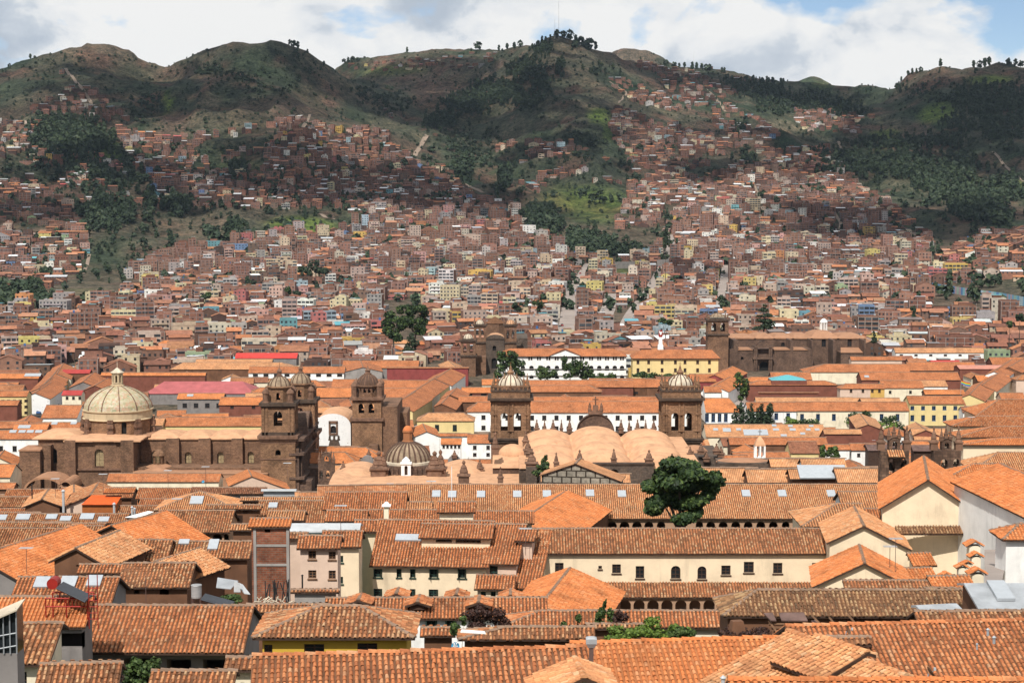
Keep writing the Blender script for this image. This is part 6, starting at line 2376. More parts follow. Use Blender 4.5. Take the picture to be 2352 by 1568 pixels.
Md(D_,1210,1515,302,342,650,'grey house with a tile roof and white awning before the pink metal roof','grey_wall','new',[(370,400)],4,30,410,sky=[(1285,318,2.4,1.6)])
Md(D_,1495,1785,328,382,645,'brick house with a pale tiled roof left of the near bell tower','adobe_red','new',[(390,406)],2,24,420)
Md(D_,690,1390,162,184,850,'very long low orange roof above a brick wall behind the dome lantern','adobe_red','new',bottom=222)
Md(D_,1235,1905,95,142,930,'wide tan shed roof behind the pink metal roof','adobe','pale',bottom=165,hips=(5,8))
Md(D_,1330,1840,72,96,948,'raised upper strip of the wide tan shed roof','adobe','pale')
Md(D_,1690,2330,122,166,830,'long tiled building with a white window band behind the far bell tower','white','warm',[(172,190)],9,34,196)
Md(D_,-30,272,168,204,830,'long red-orange roof at the left edge with a white patch','adobe_red','new',sky=[(222,180,7,2.4)])
Md(D_,430,612,142,168,850,'dark red roofed open hall at the head of the busy street','adobe','dark',roof_mat='roof_red')
Md(D_,1600,2010,30,66,1010,'long hall with a bright red metal roof below the tall dark trees','grey_wall','warm',roof_mat='roof_bright_red',slope=.4)
Md(D_,2100,2352,395,435,590,'pale roof right of the far bell tower','adobe','pale')
Md(D_,2090,2400,265,330,640,'large hipped roof with a brown gable behind the white chapel','adobe_red','new',hips=(0,6))
Md(D_,2100,2420,660,740,470,'orange roof in front of the white chapel','pinkish','new',hips=(4,4))
Md(D_,2200,2400,790,850,432,'low tan roof right of the small brown bell gable','vault_dull','pale')
Md(D_,2240,2420,860,935,408,'pale roof joining the salmon humps, right of the small brown bell gable','vault_dull','pale')
Md(D_,2095,2330,700,775,450,'lower orange roof between the near bell tower and the salmon humps','pinkish','new',hips=(0,4))
# between the chapel tower and the cathedral
Md(E_,40,545,82,132,885,'long tiled roof behind the chapel tower','grey_wall','warm')
Mr(E_,170,126,800,150,830,9,9,'grey gable wall with a shallow roof behind the chapel tower','concrete','warm',slope=.24)
Md(E_,332,880,126,133,800,'long windowless red wall with piers left of the small dark church','red_wall','warm',bottom=205,rb=8,slope=.3)
Mr(E_,795,122,760,745,790,5,6,'pale roof over the red wall, nearest to the small dark church','red_wall','pale',slope=.4)
Md(E_,-30,330,208,262,700,'wide tiled roof left of the chapel tower dome','adobe_red','warm')
Md(E_,250,640,215,268,698,'wide tiled roof right of the chapel tower dome','adobe_red','warm')
Md(E_,270,560,268,340,655,'broad tiled roof behind the street corner right of the chapel tower','adobe_red','warm')
for i,(x,y,d,xf,df,wl) in enumerate(((385,372,585,520,625,'pale_yellow'),(470,322,632,575,672,'pale_cream'),(560,262,690,670,735,'pale_yellow'),(660,205,770,760,815,'white'))):
 Mr(E_,x,y,d,xf,df,8,7,('nearest','second','third','farthest')[i]+' house of the balconied row on the left side of the narrow central street',wl,'warm',slope=.42)
Md(E_,610,850,434,490,562,'pale yellow house with two dark green doors left of the left cathedral tower','pale_yellow','pale',[(515,558)],2,28,565,style='green',hips=(4,4))
Md(E_,945,1100,362,428,565,'cream corner of the arcaded white building, left of the left cathedral tower','white','warm',[(450,480),(520,550)],2,28,565,hips=(4,0),hh=10)
Md(E_,1105,2345,358,434,565,'long white building with dark blue windows between the two cathedral towers','white','warm',[(452,484),(525,556)],15,28,565,style='dark',hh=10)
Md(E_,1100,2330,325,362,590,'second roof ridge behind the long white building','white','warm')
Md(E_,1225,1990,214,262,690,'long tiled roof behind the left cathedral tower dome','adobe_red','warm')
Md(E_,1290,1700,250,294,660,'lower tiled roof with a dark wall behind the left cathedral tower','adobe','warm',hips=(0,5))
Md(E_,1700,2120,202,264,688,'tiled roof with five small skylights above a dark brown wall','adobe','warm',[(292,308)],2,26,322,sky=[(x,220,1.8,1.6) for x in (1770,1828,1880,1938)])
Md(E_,2080,2330,206,262,700,'tiled roof left of the right cathedral tower dome','adobe','warm')
Md(E_,840,1035,262,300,660,'orange roofed brick house left of the left cathedral tower dome','adobe_red','new',[(305,325)],2,40,330)
Md(E_,820,1035,322,362,620,'tiled roof just left of the left cathedral tower attic','adobe','warm')
Mr(E_,760,312,640,800,665,4,5.5,'brown gable with a wide roof on the right side of the narrow central street','adobe','warm',slope=.42)
Mr(E_,700,372,600,745,625,3,5.5,'small gable with a pale patch on the right side of the narrow central street','adobe','warm',slope=.42)
Md(E_,702,832,606,648,486,'small white house with a row of windows left of the left cathedral tower','white','new',[(654,674)],5,16,745)
Md(E_,880,1060,578,640,492,'white house with four small windows hard against the left cathedral tower','white','warm',[(655,682),(705,728)],2,24,745)
Md(E_,690,890,572,592,520,'narrow tiled roof behind the two small white houses','white','warm')
Mr(E_,600,560,505,570,525,4,4.5,'orange roof by the narrow central street behind the ribbed dome','white','new',slope=.4)
Md(E_,700,1045,748,812,440,'red tiled roof right of the ribbed dome','adobe','warm')
Md(E_,-20,190,668,735,452,'orange tiled roof left of the ribbed dome, below the chapel tower','pinkish','new',hips=(0,5))
Mr(E_,1605,775,250,1640,254.5,5.2,6.6,'low gabled hall with glazed panels and a tiled roof in front of the cathedral vaults','glazed_wall','pale',slope=.36,base=CZ-52,fix=1)
Md(E_,1760,1960,845,905,262,'small tiled wing at the right of the gabled hall with glazed panels','adobe','pale')
Md(E_,1380,1600,842,900,268,'small tiled wing at the left of the gabled hall with glazed panels','adobe','pale')
# right of the cathedral
Md(F_,95,262,172,225,700,'tiled roof directly right of the right cathedral tower dome','red_wall','warm')
Mr(F_,262,178,690,390,730,7,7,'long tiled roof running back beside the dark green street tree','red_wall','new',slope=.42)
Md(F_,190,300,255,296,620,'white walled house with a double roof right of the right cathedral tower','white','warm')
Mr(F_,262,250,625,375,660,6,6,'gabled white house beside the street right of the right cathedral tower','white','new',slope=.42)
Md(F_,190,360,335,432,575,'white house with a blue balcony right of the right cathedral tower','white','new',[(440,495)],4,26,520,hips=(0,4),style='blue')
Md(F_,555,1010,218,248,695,'long roof with clipped ends above a windowless brown wall','adobe_red','warm',bottom=300,hips=(5,5))
Md(F_,560,960,296,300,650,'brown terrace wall with a narrow tiled edge','adobe_red','warm',bottom=352,slope=.3)
Md(F_,640,905,160,212,742,'tiled roof behind the turquoise glass pyramid','adobe_red','warm')
Md(F_,505,640,192,222,715,'small clipped roof left of the turquoise glass pyramid','white','new',hips=(4,4))
Md(F_,540,1190,330,362,612,'pale tiled roof behind the long cream colonial front','pale_cream','pale')
Md(F_,478,800,362,424,590,'white end of the long colonial front with blue framed windows, behind the conifers','white','warm',[(436,480)],4,26,500,style='blue',hh=9.5)
Md(F_,800,1552,360,422,588,'long cream colonial front with small blue balconies','pale_cream','warm',[(442,485)],7,26,520,style='blue',hh=9.5)
blue_house=Md(F_,1562,1925,320,375,575,'cream house with a big blue wooden balcony','pale_yellow','warm',[(388,415),(450,488)],5,26,528,style='blue',hh=10.5)
Md(F_,1675,1940,278,310,640,'orange roof behind the house with the big blue balcony','adobe','new')
Md(F_,1380,1655,216,268,670,'cream walled house with a low roof and a row of chimneys','pale_cream','warm',[(285,305)],2,18,312)
Md(F_,1145,1305,238,272,655,'pinkish house with small brown windows left of the cream walled house','pinkish','warm',[(275,298)],2,18,340,style='brown',hips=(3,0))
Md(F_,1305,1400,238,272,652,'ochre walled house with small brown windows beside the pinkish house','ochre_wall','warm',[(275,298)],2,18,325,style='brown')
Md(F_,1000,1560,105,160,770,'wide dull roof behind the turquoise glass pyramid','pale_cream','warm',hips=(10,0))
Md(F_,1180,1520,55,80,800,'roof with a grey panelled wall right of the dark stone church','pinkish','warm',bottom=105)
Md(F_,1475,2070,-4,30,830,'long pale pink roof above a white wall with tiny windows','white','pale',[(40,52)],6,22,60)
Md(F_,1560,2010,92,150,762,'wide roof around the yellow and red painted box','adobe_red','warm')
Md(F_,1720,1910,80,104,752,'yellow rooftop box with a red roof and a dark window band','yellow','warm',[(106,126)],8,18,162,roof_mat='roof_bright_red',slope=.2)
Md(F_,1900,2195,112,138,758,'flat salmon pink roof right of the yellow rooftop box','adobe_red','pale',roof_mat='roof_salmon',slope=.2)
Md(F_,1240,1900,160,214,715,'broad dull roof with three skylights in front of the yellow rooftop box','adobe_red','warm',sky=[(1137,205,2,1.6),(1198,205,2,1.6),(1254,205,2,1.6)][:0] or [(1290,190,2,1.6)])
for i,(x,y,d,xf,df,wl) in enumerate(((1985,310,590,2090,640,'pale_yellow'),(2070,246,650,2200,700,'pale_cream'),(2150,155,730,2290,790,'white'),(2250,125,800,2400,860,'adobe'))):
 Mr(F_,x,y,d,xf,df,4,6,('nearest','second','third','farthest')[i]+' gabled house in the row running back at the right edge',wl,'warm',slope=.42)
Md(F_,2120,2500,60,110,860,'dull roof at the right edge behind the row running back','adobe_red','warm')
# near side of the square, right of the cathedral
Md(F_,195,990,512,598,440,'very long old roof sprinkled with white skylights right of the right cathedral tower','pale_cream','pale',
   sky=[(270,548,1.6,1.4),(345,552,2.6,2.2),(425,548,1.6,1.3),(540,568,8,3.6),(665,522,1.5,1.2),(677,549,2,1.3),(775,525,1.5,1.2),(790,549,2,1.4),(730,588,2,1.2),(858,576,1.6,1.2),(895,549,1.5,1.2),(955,549,1.5,1.2),(915,525,1.5,1)])
Md(F_,360,1010,600,650,410,'dark tiled roof behind the small white bell turret','adobe','warm')
Md(F_,1000,1245,545,578,400,'brown timber house with an open gallery left of the bright green trees','adobe_red','pale',bottom=650,rb=9)
Mr(F_,1300,512,420,1260,450,4,5.5,'big pale roof joined to the brown timber house','adobe_red','pale',slope=.35)
Md(F_,760,945,628,708,345,'low yellow house with a dark red roof left of the small green trees','pale_yellow','dark')
Md(F_,1010,1165,648,684,350,'small tiled roof by the small green trees','white','warm')
Md(F_,1175,1420,640,688,330,'white house with a tiled roof left of the two bell gables','white','warm',[(708,732)],2,22,745)
Md(F_,1600,1760,655,690,300,'rusty metal gable between the two bell gables','wood_dark','warm',roof_mat='metal_rust',bottom=760)
Md(F_,1285,1470,645,688,318,'rusty purple metal roof left of the first bell gable','wood_dark','warm',roof_mat='metal_rust',bottom=770,slope=.3)
Md(F_,1590,1830,540,618,400,'pale roofs left of the stepped hipped roofs','pinkish','pale')
Mr(F_,1690,550,380,1640,400,4.2,4.6,'dark gable with pale roofs between the bright green trees and the stepped hipped roofs','adobe_red','pale',slope=.42)
Md(F_,190,530,805,905,232,'pale tiled roof right of the big dark tree','adobe','pale')
Md(F_,480,880,815,905,226,'pale tiled roof with a broken sagging edge','adobe','pale')
Md(F_,770,1110,812,880,222,'pale tiled roof around the bluish sheet-metal patch','adobe','pale',sky=[(990,838,6,3)])
Md(F_,1080,1420,808,905,220,'pale tiled roof left of the first bell gable','adobe','pale')
Md(F_,850,1130,742,806,262,'mottled tiled roof by the small green trees','white','pale')
Md(F_,640,860,742,800,268,'pale gable roof right of the brown plastered mound','adobe','pale')
# ------------------------------------------------------------------ the town beyond: procedural houses, each an object while it can be told apart
def pip(px,py,poly):
 c=False
 j=len(poly)-1
 for i in range(len(poly)):
  xi,yi=poly[i]
  xj,yj=poly[j]
  if (yi>py)!=(yj>py) and px<(xj-xi)*(py-yi)/(yj-yi)+xi:
   c=not c
  j=i
 return c
# (zone, weight, picture outline, share of tile / block / tin / painted, storeys lo..hi, footprint lo..hi)
ZONES=[
 ('flat',1.0,[(-40,700),(90,700),(270,690),(330,650),(620,640),(1000,620),(2150,620),(2400,700),(2400,860),(2000,868),(-40,868)],(.42,.26,.16,.16),(1,4),(8,15)),
 ('flat',1.0,[(280,640),(420,575),(560,560),(640,535),(760,545),(870,500),(1180,480),(1215,540),(1290,560),(1390,600),(1500,590),(1560,480),(1700,470),(2000,500),(2090,545),(2150,640),(1000,660),(600,650)],(.26,.44,.17,.13),(2,5),(8,14)),
 ('slope',.6,[(560,480),(620,440),(760,430),(850,420),(1060,440),(1180,480),(1100,500),(870,505),(780,480)],(.34,.36,.22,.08),(1,3),(6.5,13.5)),
 ('slope',.42,[(270,300),(400,320),(520,310),(700,270),(760,300),(870,300),(1000,310),(1020,390),(1070,440),(760,430),(620,440),(560,480),(480,470),(380,430),(300,380)],(.40,.26,.24,.10),(1,3),(6.5,13.5)),
 ('slope',.6,[(370,400),(540,400),(560,480),(400,490),(330,470)],(.36,.40,.16,.08),(1,3),(7.5,14.5)),
 ('slope',.65,[(-40,420),(70,420),(150,470),(190,530),(200,600),(160,640),(100,700),(-40,700)],(.40,.34,.18,.08),(1,3),(7.5,14.5)),
 ('slope',.26,[(-40,280),(90,290),(60,345),(-40,370)],(.35,.2,.4,.05),(1,2),(6.5,12.5)),
 ('slope',.14,[(60,345),(270,370),(330,470),(150,470),(60,420)],(.4,.2,.35,.05),(1,2),(6.5,12)),
 ('slope',.12,[(140,160),(190,160),(270,262),(300,290),(200,270),(40,262),(150,215)],(.2,.3,.5,0),(1,2),(6.5,12.5)),
 ('slope',.6,[(1400,265),(1430,250),(1490,270),(1640,320),(1780,350),(1900,340),(1930,390),(1980,430),(2000,500),(1700,475),(1560,480),(1480,420),(1410,330)],(.42,.34,.14,.10),(1,3),(6.5,13.5)),
 ('slope',.75,[(1560,480),(1640,400),(1780,360),(1860,400),(1990,440),(2090,500),(2140,560),(2100,590),(1500,600)],(.38,.34,.14,.14),(1,3),(7.5,14.5)),
 ('slope',.2,[(1380,130),(1440,140),(1700,165),(1720,205),(1640,240),(1560,260),(1440,235),(1400,190)],(.3,.25,.45,0),(1,2),(6.5,12.5)),
 ('slope',.40,[(1638,240),(1665,238),(1740,275),(1800,320),(1720,335),(1640,290)],(.15,.2,.65,0),(1,2),(6.5,12.5)),
 ('slope',.3,[(1820,255),(1900,255),(2080,285),(2050,310),(1840,300)],(.4,.3,.3,0),(1,2),(6.5,12.5)),
 ('slope',.42,[(1150,330),(1300,330),(1400,370),(1350,400),(1200,420),(1130,380)],(.38,.34,.22,.06),(1,3),(7,13.5)),
 ('slope',.26,[(1180,420),(1300,430),(1480,400),(1560,440),(1500,520),(1400,530)],(.4,.3,.25,.05),(1,3),(6.5,12.5)),
 ('slope',.9,[(2165,590),(2260,540),(2400,530),(2400,650),(2150,640)],(.62,.16,.06,.16),(1,3),(8.5,17)),
 ('slope',.05,[(790,150),(1160,118),(1180,140),(1080,160),(1000,165),(820,170)],(.3,.1,.6,0),(1,1),(6.5,12)),
 ('slope',.2,[(880,255),(930,260),(960,280),(900,275)],(.1,.1,.8,0),(1,1),(6.5,12)),
]
VOIDS=[[(600,495),(730,490),(790,545),(700,540),(640,520)],[(1275,560),(1300,535),(1400,560),(1410,590),(1300,592)],[(1400,600),(1470,600),(1450,650),(1410,648)],[(110,655),(280,655),(270,700),(110,700)],
         [(1230,430),(1320,420),(1450,425),(1430,500),(1330,540),(1270,510)],[(1200,480),(1290,480),(1290,540),(1200,540)],[(540,655),(830,650),(830,672),(540,675)],[(2130,655),(2400,645),(2400,745),(2120,720)],
         [(380,470),(560,480),(560,560),(420,570),(330,560)],[(60,665),(110,665),(110,735),(60,735)],[(875,690),(990,690),(990,830),(875,830)]]
BRICK=[(.235,.115,.08),(.205,.098,.066),(.265,.135,.096),(.175,.084,.058),(.23,.122,.088)]
ADOBE=[(.11,.062,.045),(.15,.085,.06),(.085,.05,.04),(.17,.11,.085)]
PALE=[(.50,.44,.35),(.62,.60,.56),(.50,.40,.28),(.44,.34,.28),(.54,.46,.30),(.36,.33,.31),(.28,.26,.25),(.40,.31,.26)]
BRIGHT=[(.13,.28,.32),(.14,.20,.33),(.50,.34,.10),(.52,.42,.16),(.44,.20,.09),(.27,.34,.21),(.38,.14,.13),(.44,.26,.23),(.30,.38,.42),(.46,.30,.25),(.48,.38,.28)]
TILES=[(.31,.130,.072),(.36,.16,.085),(.24,.10,.064),(.40,.20,.12),(.20,.09,.06),(.32,.145,.09),(.42,.17,.08)]
TIN=[(.70,.71,.72),(.80,.81,.81),(.45,.47,.49),(.30,.29,.28),(.52,.53,.53),(.20,.15,.13),(.10,.36,.42),(.50,.07,.06)]
NAMES={'tile':('tiled_town_house','house'),'block':('brick_block','apartment block'),'tin':('tin_roof_house','house'),'painted':('painted_house','house')}
def locality(px,py):
 if py>770:
  return 'left of the dark grove' if px<500 else 'left of the twin tower church' if px<1080 else 'behind the white school' if px<1640 else 'beside the dark stone church' if px<2010 else 'low at the right edge'
 if py>690:
  return 'below the green bank' if px<300 else 'below the long grey wall' if px<760 else 'beside the tall eucalyptus trees' if px<1010 else 'at the pale street foot' if px<1480 else 'behind the dark stone church' if px<2050 else 'below the blue mural wall'
 if py>600:
  return 'under the scrubby spur' if px<300 else 'above the long grey wall' if px<760 else 'in the dense town centre' if px<1280 else 'beside the steep pale street' if px<1560 else 'right of the pale street' if px<2130 else 'above the blue mural wall'
 if py>520:
  return 'on the scrubby left spur' if px<300 else 'below the bright meadow' if px<760 else 'above the dense town centre' if px<1200 else 'by the green gully' if px<1480 else 'on the lower right slope' if px<2150 else 'at the far right edge'
 if py>430:
  return 'low on the left hillside' if px<380 else 'above the bare brown bluff' if px<600 else 'below the S-shaped track' if px<1180 else 'on the central green slope' if px<1480 else 'on the right hillside'
 if py>330:
  return 'below the left pine wood' if px<380 else 'around the S-shaped track' if px<1000 else 'by the central ravine' if px<1400 else 'on the stacked right ridge' if px<1800 else 'by the right-hand wood'
 return 'high on the left hill' if px<380 else 'high on the second hill' if px<780 else 'in the high saddle' if px<1300 else 'right of the pointed hill' if px<1640 else 'near the right crest'
WALLN={0:'bare brick',1:'brown adobe',2:'pale',3:'brightly painted'}
class HB:
 """face lists of one far house: walls, roof and openings"""
 def __init__(self):
  self.d={k:([],[],[]) for k in ('wall','roof','win','metal','frame')}
 def q(self,k,pts,col):
  V,Q,C=self.d[k]
  n=len(V)
  V+=pts
  Q.append((n,n+1,n+2,n+3))
  C.append(col)
 def box(self,k,o,e,n,w,dp,z0,z1,col,top=True):
  p=[o,o+e*w,o+e*w-n*dp,o-n*dp]
  a=[(v[0],v[1],z0) for v in p]
  b=[(v[0],v[1],z1) for v in p]
  for i in range(4):
   j=(i+1)%4
   self.q(k,[a[i],a[j],b[j],b[i]],col)
  if top:
   self.q(k,b,col)
def vary(R,c,s=.12):
 k=1+R.uniform(-s,s)
 return tuple(max(0,min(.9,x*k*(1+R.uniform(-s,s)*.3))) for x in c)
def make_far(R,kind,x,y,z,w,dp,st,rot,near):
 """one house standing at x, y; returns its faces, wall class and height"""
 H=HB()
 e=np.array((math.cos(rot),math.sin(rot)))
 n=np.array((e[1],-e[0]))
 o=np.array((x,y))-e*w/2+n*dp/2
 fh=2.75
 h=st*fh+R.uniform(-.3,.5)
 z0=z-7
 zt=z+h
 wc={'tile':R.choices((0,1,2,3),(.40,.42,.14,.04))[0],'tin':R.choices((0,1,2,3),(.48,.42,.07,.03))[0],'block':R.choices((0,1,2,3),(.78,.05,.16,.01))[0],'painted':R.choices((2,3),(.72,.28))[0]}[kind]
 wall=vary(R,R.choice((BRICK,ADOBE,PALE,BRIGHT)[wc]))
 side=wall if wc in (0,1) or R.random()<.4 else vary(R,R.choice(BRICK))
 P_=lambda a,b,c:(*(o+e*a-n*b),c)
 for (a0,b0,a1,b1,c) in ((0,0,w,0,wall),(w,0,w,dp,side),(w,dp,0,dp,side),(0,dp,0,0,side)):
  H.q('wall',[P_(a0,b0,z0),P_(a1,b1,z0),P_(a1,b1,zt),P_(a0,b0,zt)],c)
 if kind=='tile':
  rc=vary(R,R.choice(TILES),.18)
  ov=.45
  sl=R.uniform(.30,.46)
  if R.random()<.68:                                   # ridge along the front
   rz=zt+sl*dp/2
   for s in (0,1):
    b=-ov if s==0 else dp+ov
    pts=[P_(-.3,b,zt-sl*ov),P_(w+.3,b,zt-sl*ov),P_(w+.3,dp/2,rz),P_(-.3,dp/2,rz)]
    H.q('roof',pts if s==0 else pts[::-1],rc)
   for a in (0,w):
    H.q('wall',[P_(a,0,zt),P_(a,dp,zt),P_(a,dp/2,rz),P_(a,dp/2,rz-.01)],side)
   for s,b in ((0,-ov),):
    H.q('frame',[P_(-.3,b,zt-sl*ov-.22),P_(w+.3,b,zt-sl*ov-.22),P_(w+.3,b,zt-sl*ov),P_(-.3,b,zt-sl*ov)],(.06,.035,.025))
  else:                                                  # gable to the front
   rz=zt+sl*w/2
   for s in (0,1):
    a=-ov if s==0 else w+ov
    pts=[P_(a,-.3,zt-sl*ov),P_(w/2,-.3,rz),P_(w/2,dp+.3,rz),P_(a,dp+.3,zt-sl*ov)]
    H.q('roof',pts if s==0 else pts[::-1],rc)
   for b in (0,dp):
    H.q('wall',[P_(0,b,zt),P_(w,b,zt),P_(w/2,b,rz),P_(w/2,b,rz-.01)],wall)
 elif kind=='tin':
  rc=vary(R,R.choices(TIN,(5,4,4,3,3,2,1.2,.8))[0])
  t=R.uniform(.5,1.6)
  f=R.random()<.5
  a,b=(zt+t,zt) if f else (zt,zt+t)
  H.q('metal',[P_(-.3,-.4,a),P_(w+.3,-.4,a),P_(w+.3,dp+.3,b),P_(-.3,dp+.3,b)],rc)
  H.q('wall',[P_(0,0,zt),P_(w,0,zt),P_(w,0,a-.05),P_(0,0,a-.05)],wall)
  for q in (0,w):
   H.q('wall',[P_(q,0,zt),P_(q,dp,zt),P_(q,dp,b-.05),P_(q,0,a-.05)],side)
 else:
  rf=vary(R,R.choice([(.24,.19,.17),(.30,.26,.24),(.20,.13,.11),(.33,.20,.15)]))
  H.q('roof',[P_(0,0,zt-.02),P_(w,0,zt-.02),P_(w,dp,zt-.02),P_(0,dp,zt-.02)],rf)
  band=vary(R,(.30,.25,.225)) if wc==0 else vary(R,wall,.2)
  pr=R.uniform(.4,1.0)
  for (a0,b0,ww,dd) in ((-.0,-.02,w,.18),(0,dp-.16,w,.18)):
   H.box('wall',o+e*a0-n*b0,e,n,ww,dd,zt-.03,zt+pr,wall)
  for k in range(1,st+1):                             # concrete floor beams and columns
   zz=z+h-(st-k)*fh-.12
   H.q('frame',[P_(-.04,-.07,zz-.26),P_(w+.04,-.07,zz-.26),P_(w+.04,-.07,zz),P_(-.04,-.07,zz)],band)
  if wc==0:
   m=max(1,int(w/4))
   for k in range(m+1):
    a=(w-.3)*k/m
    H.q('frame',[P_(a,-.06,z0),P_(a+.3,-.06,z0),P_(a+.3,-.06,zt),P_(a,-.06,zt)],band)
    if R.random()<.6:
     H.box('frame',o+e*a,e,n,.28,.28,zt,zt+R.uniform(.8,1.8),band)
  for k in range(R.choice((0,1,1,2))):
   bw,bd=R.uniform(2.2,w*.6),R.uniform(2,dp*.5)
   bo=o+e*R.uniform(.3,max(.31,w-bw-.2))-n*R.uniform(.8,max(.9,dp-bd-.4))
   bh=R.uniform(1.8,2.6)
   H.box('wall',bo,e,n,bw,bd,zt-.02,zt+bh,side)
   H.box('metal' if R.random()<.6 else 'roof',bo-e*.2+n*.3,e,n,bw+.4,bd+.5,zt+bh,zt+bh+.12,vary(R,R.choice(TIN[:5]+TILES[:3]+[TIN[6]])))
  if R.random()<.35:
   bo=o+e*R.uniform(.5,w-1.5)-n*R.uniform(1,dp-1.5)
   H.box('metal',bo,e,n,1.1,1.1,zt,zt+1.5,R.choice([(.02,.02,.02),(.04,.12,.3),(.3,.3,.3)]))
 # openings
 wn=max(1,int((w-.6)/R.uniform(2.1,3.4)))
 big=kind in ('block','painted') and R.random()<.3
 for k in range(st):
  zz=z+k*fh+.95
  if zz+1.2>zt:
   break
  for i in range(wn):
   if R.random()<(.22 if kind!='painted' else .06):
    continue
   c=w*(i+.5)/wn
   hw=(w/wn*.42) if big else R.uniform(.45,.68)
   hh=1.25 if not big else 1.5
   g=R.choice([(.012,.012,.013),(.02,.024,.03),(.05,.06,.07)])
   if near:
    H.box('win',o+e*(c-hw)+n*.05,e,n,2*hw,.06,zz,zz+hh,g)
   else:
    H.q('win',[P_(c-hw,-.05,zz),P_(c+hw,-.05,zz),P_(c+hw,-.05,zz+hh),P_(c-hw,-.05,zz+hh)],g)
  if kind in ('block','painted') and R.random()<.5:
   sgn=w if x<0 else 0                            # the flank that faces the viewer
   for i in range(max(1,int(dp/4))):
    if R.random()<.5:
     c=dp*(i+.5)/max(1,int(dp/4))
     a=sgn+(.05 if sgn else-.05)
     H.q('win',[P_(a,c-.5,zz),P_(a,c+.5,zz),P_(a,c+.5,zz+1.2),P_(a,c-.5,zz+1.2)],(.014,.014,.016))
 if kind=='painted' and R.random()<.35:
  for k in range(1,st):
   zz=z+k*fh
   H.box('frame',o+e*(w*.15)+n*.9,e,n,w*.7,.9,zz-.12,zz+.75,vary(R,wall,.25))
 return H,wc,h
FAR_MATS={'wall':'far_wall','roof':'far_roof','win':'paint','metal':'far_metal','frame':'far_wall'}
PART_NAME={'wall':'wall','roof':'roof','win':'windows','metal':'sheet_roof','frame':'frame'}
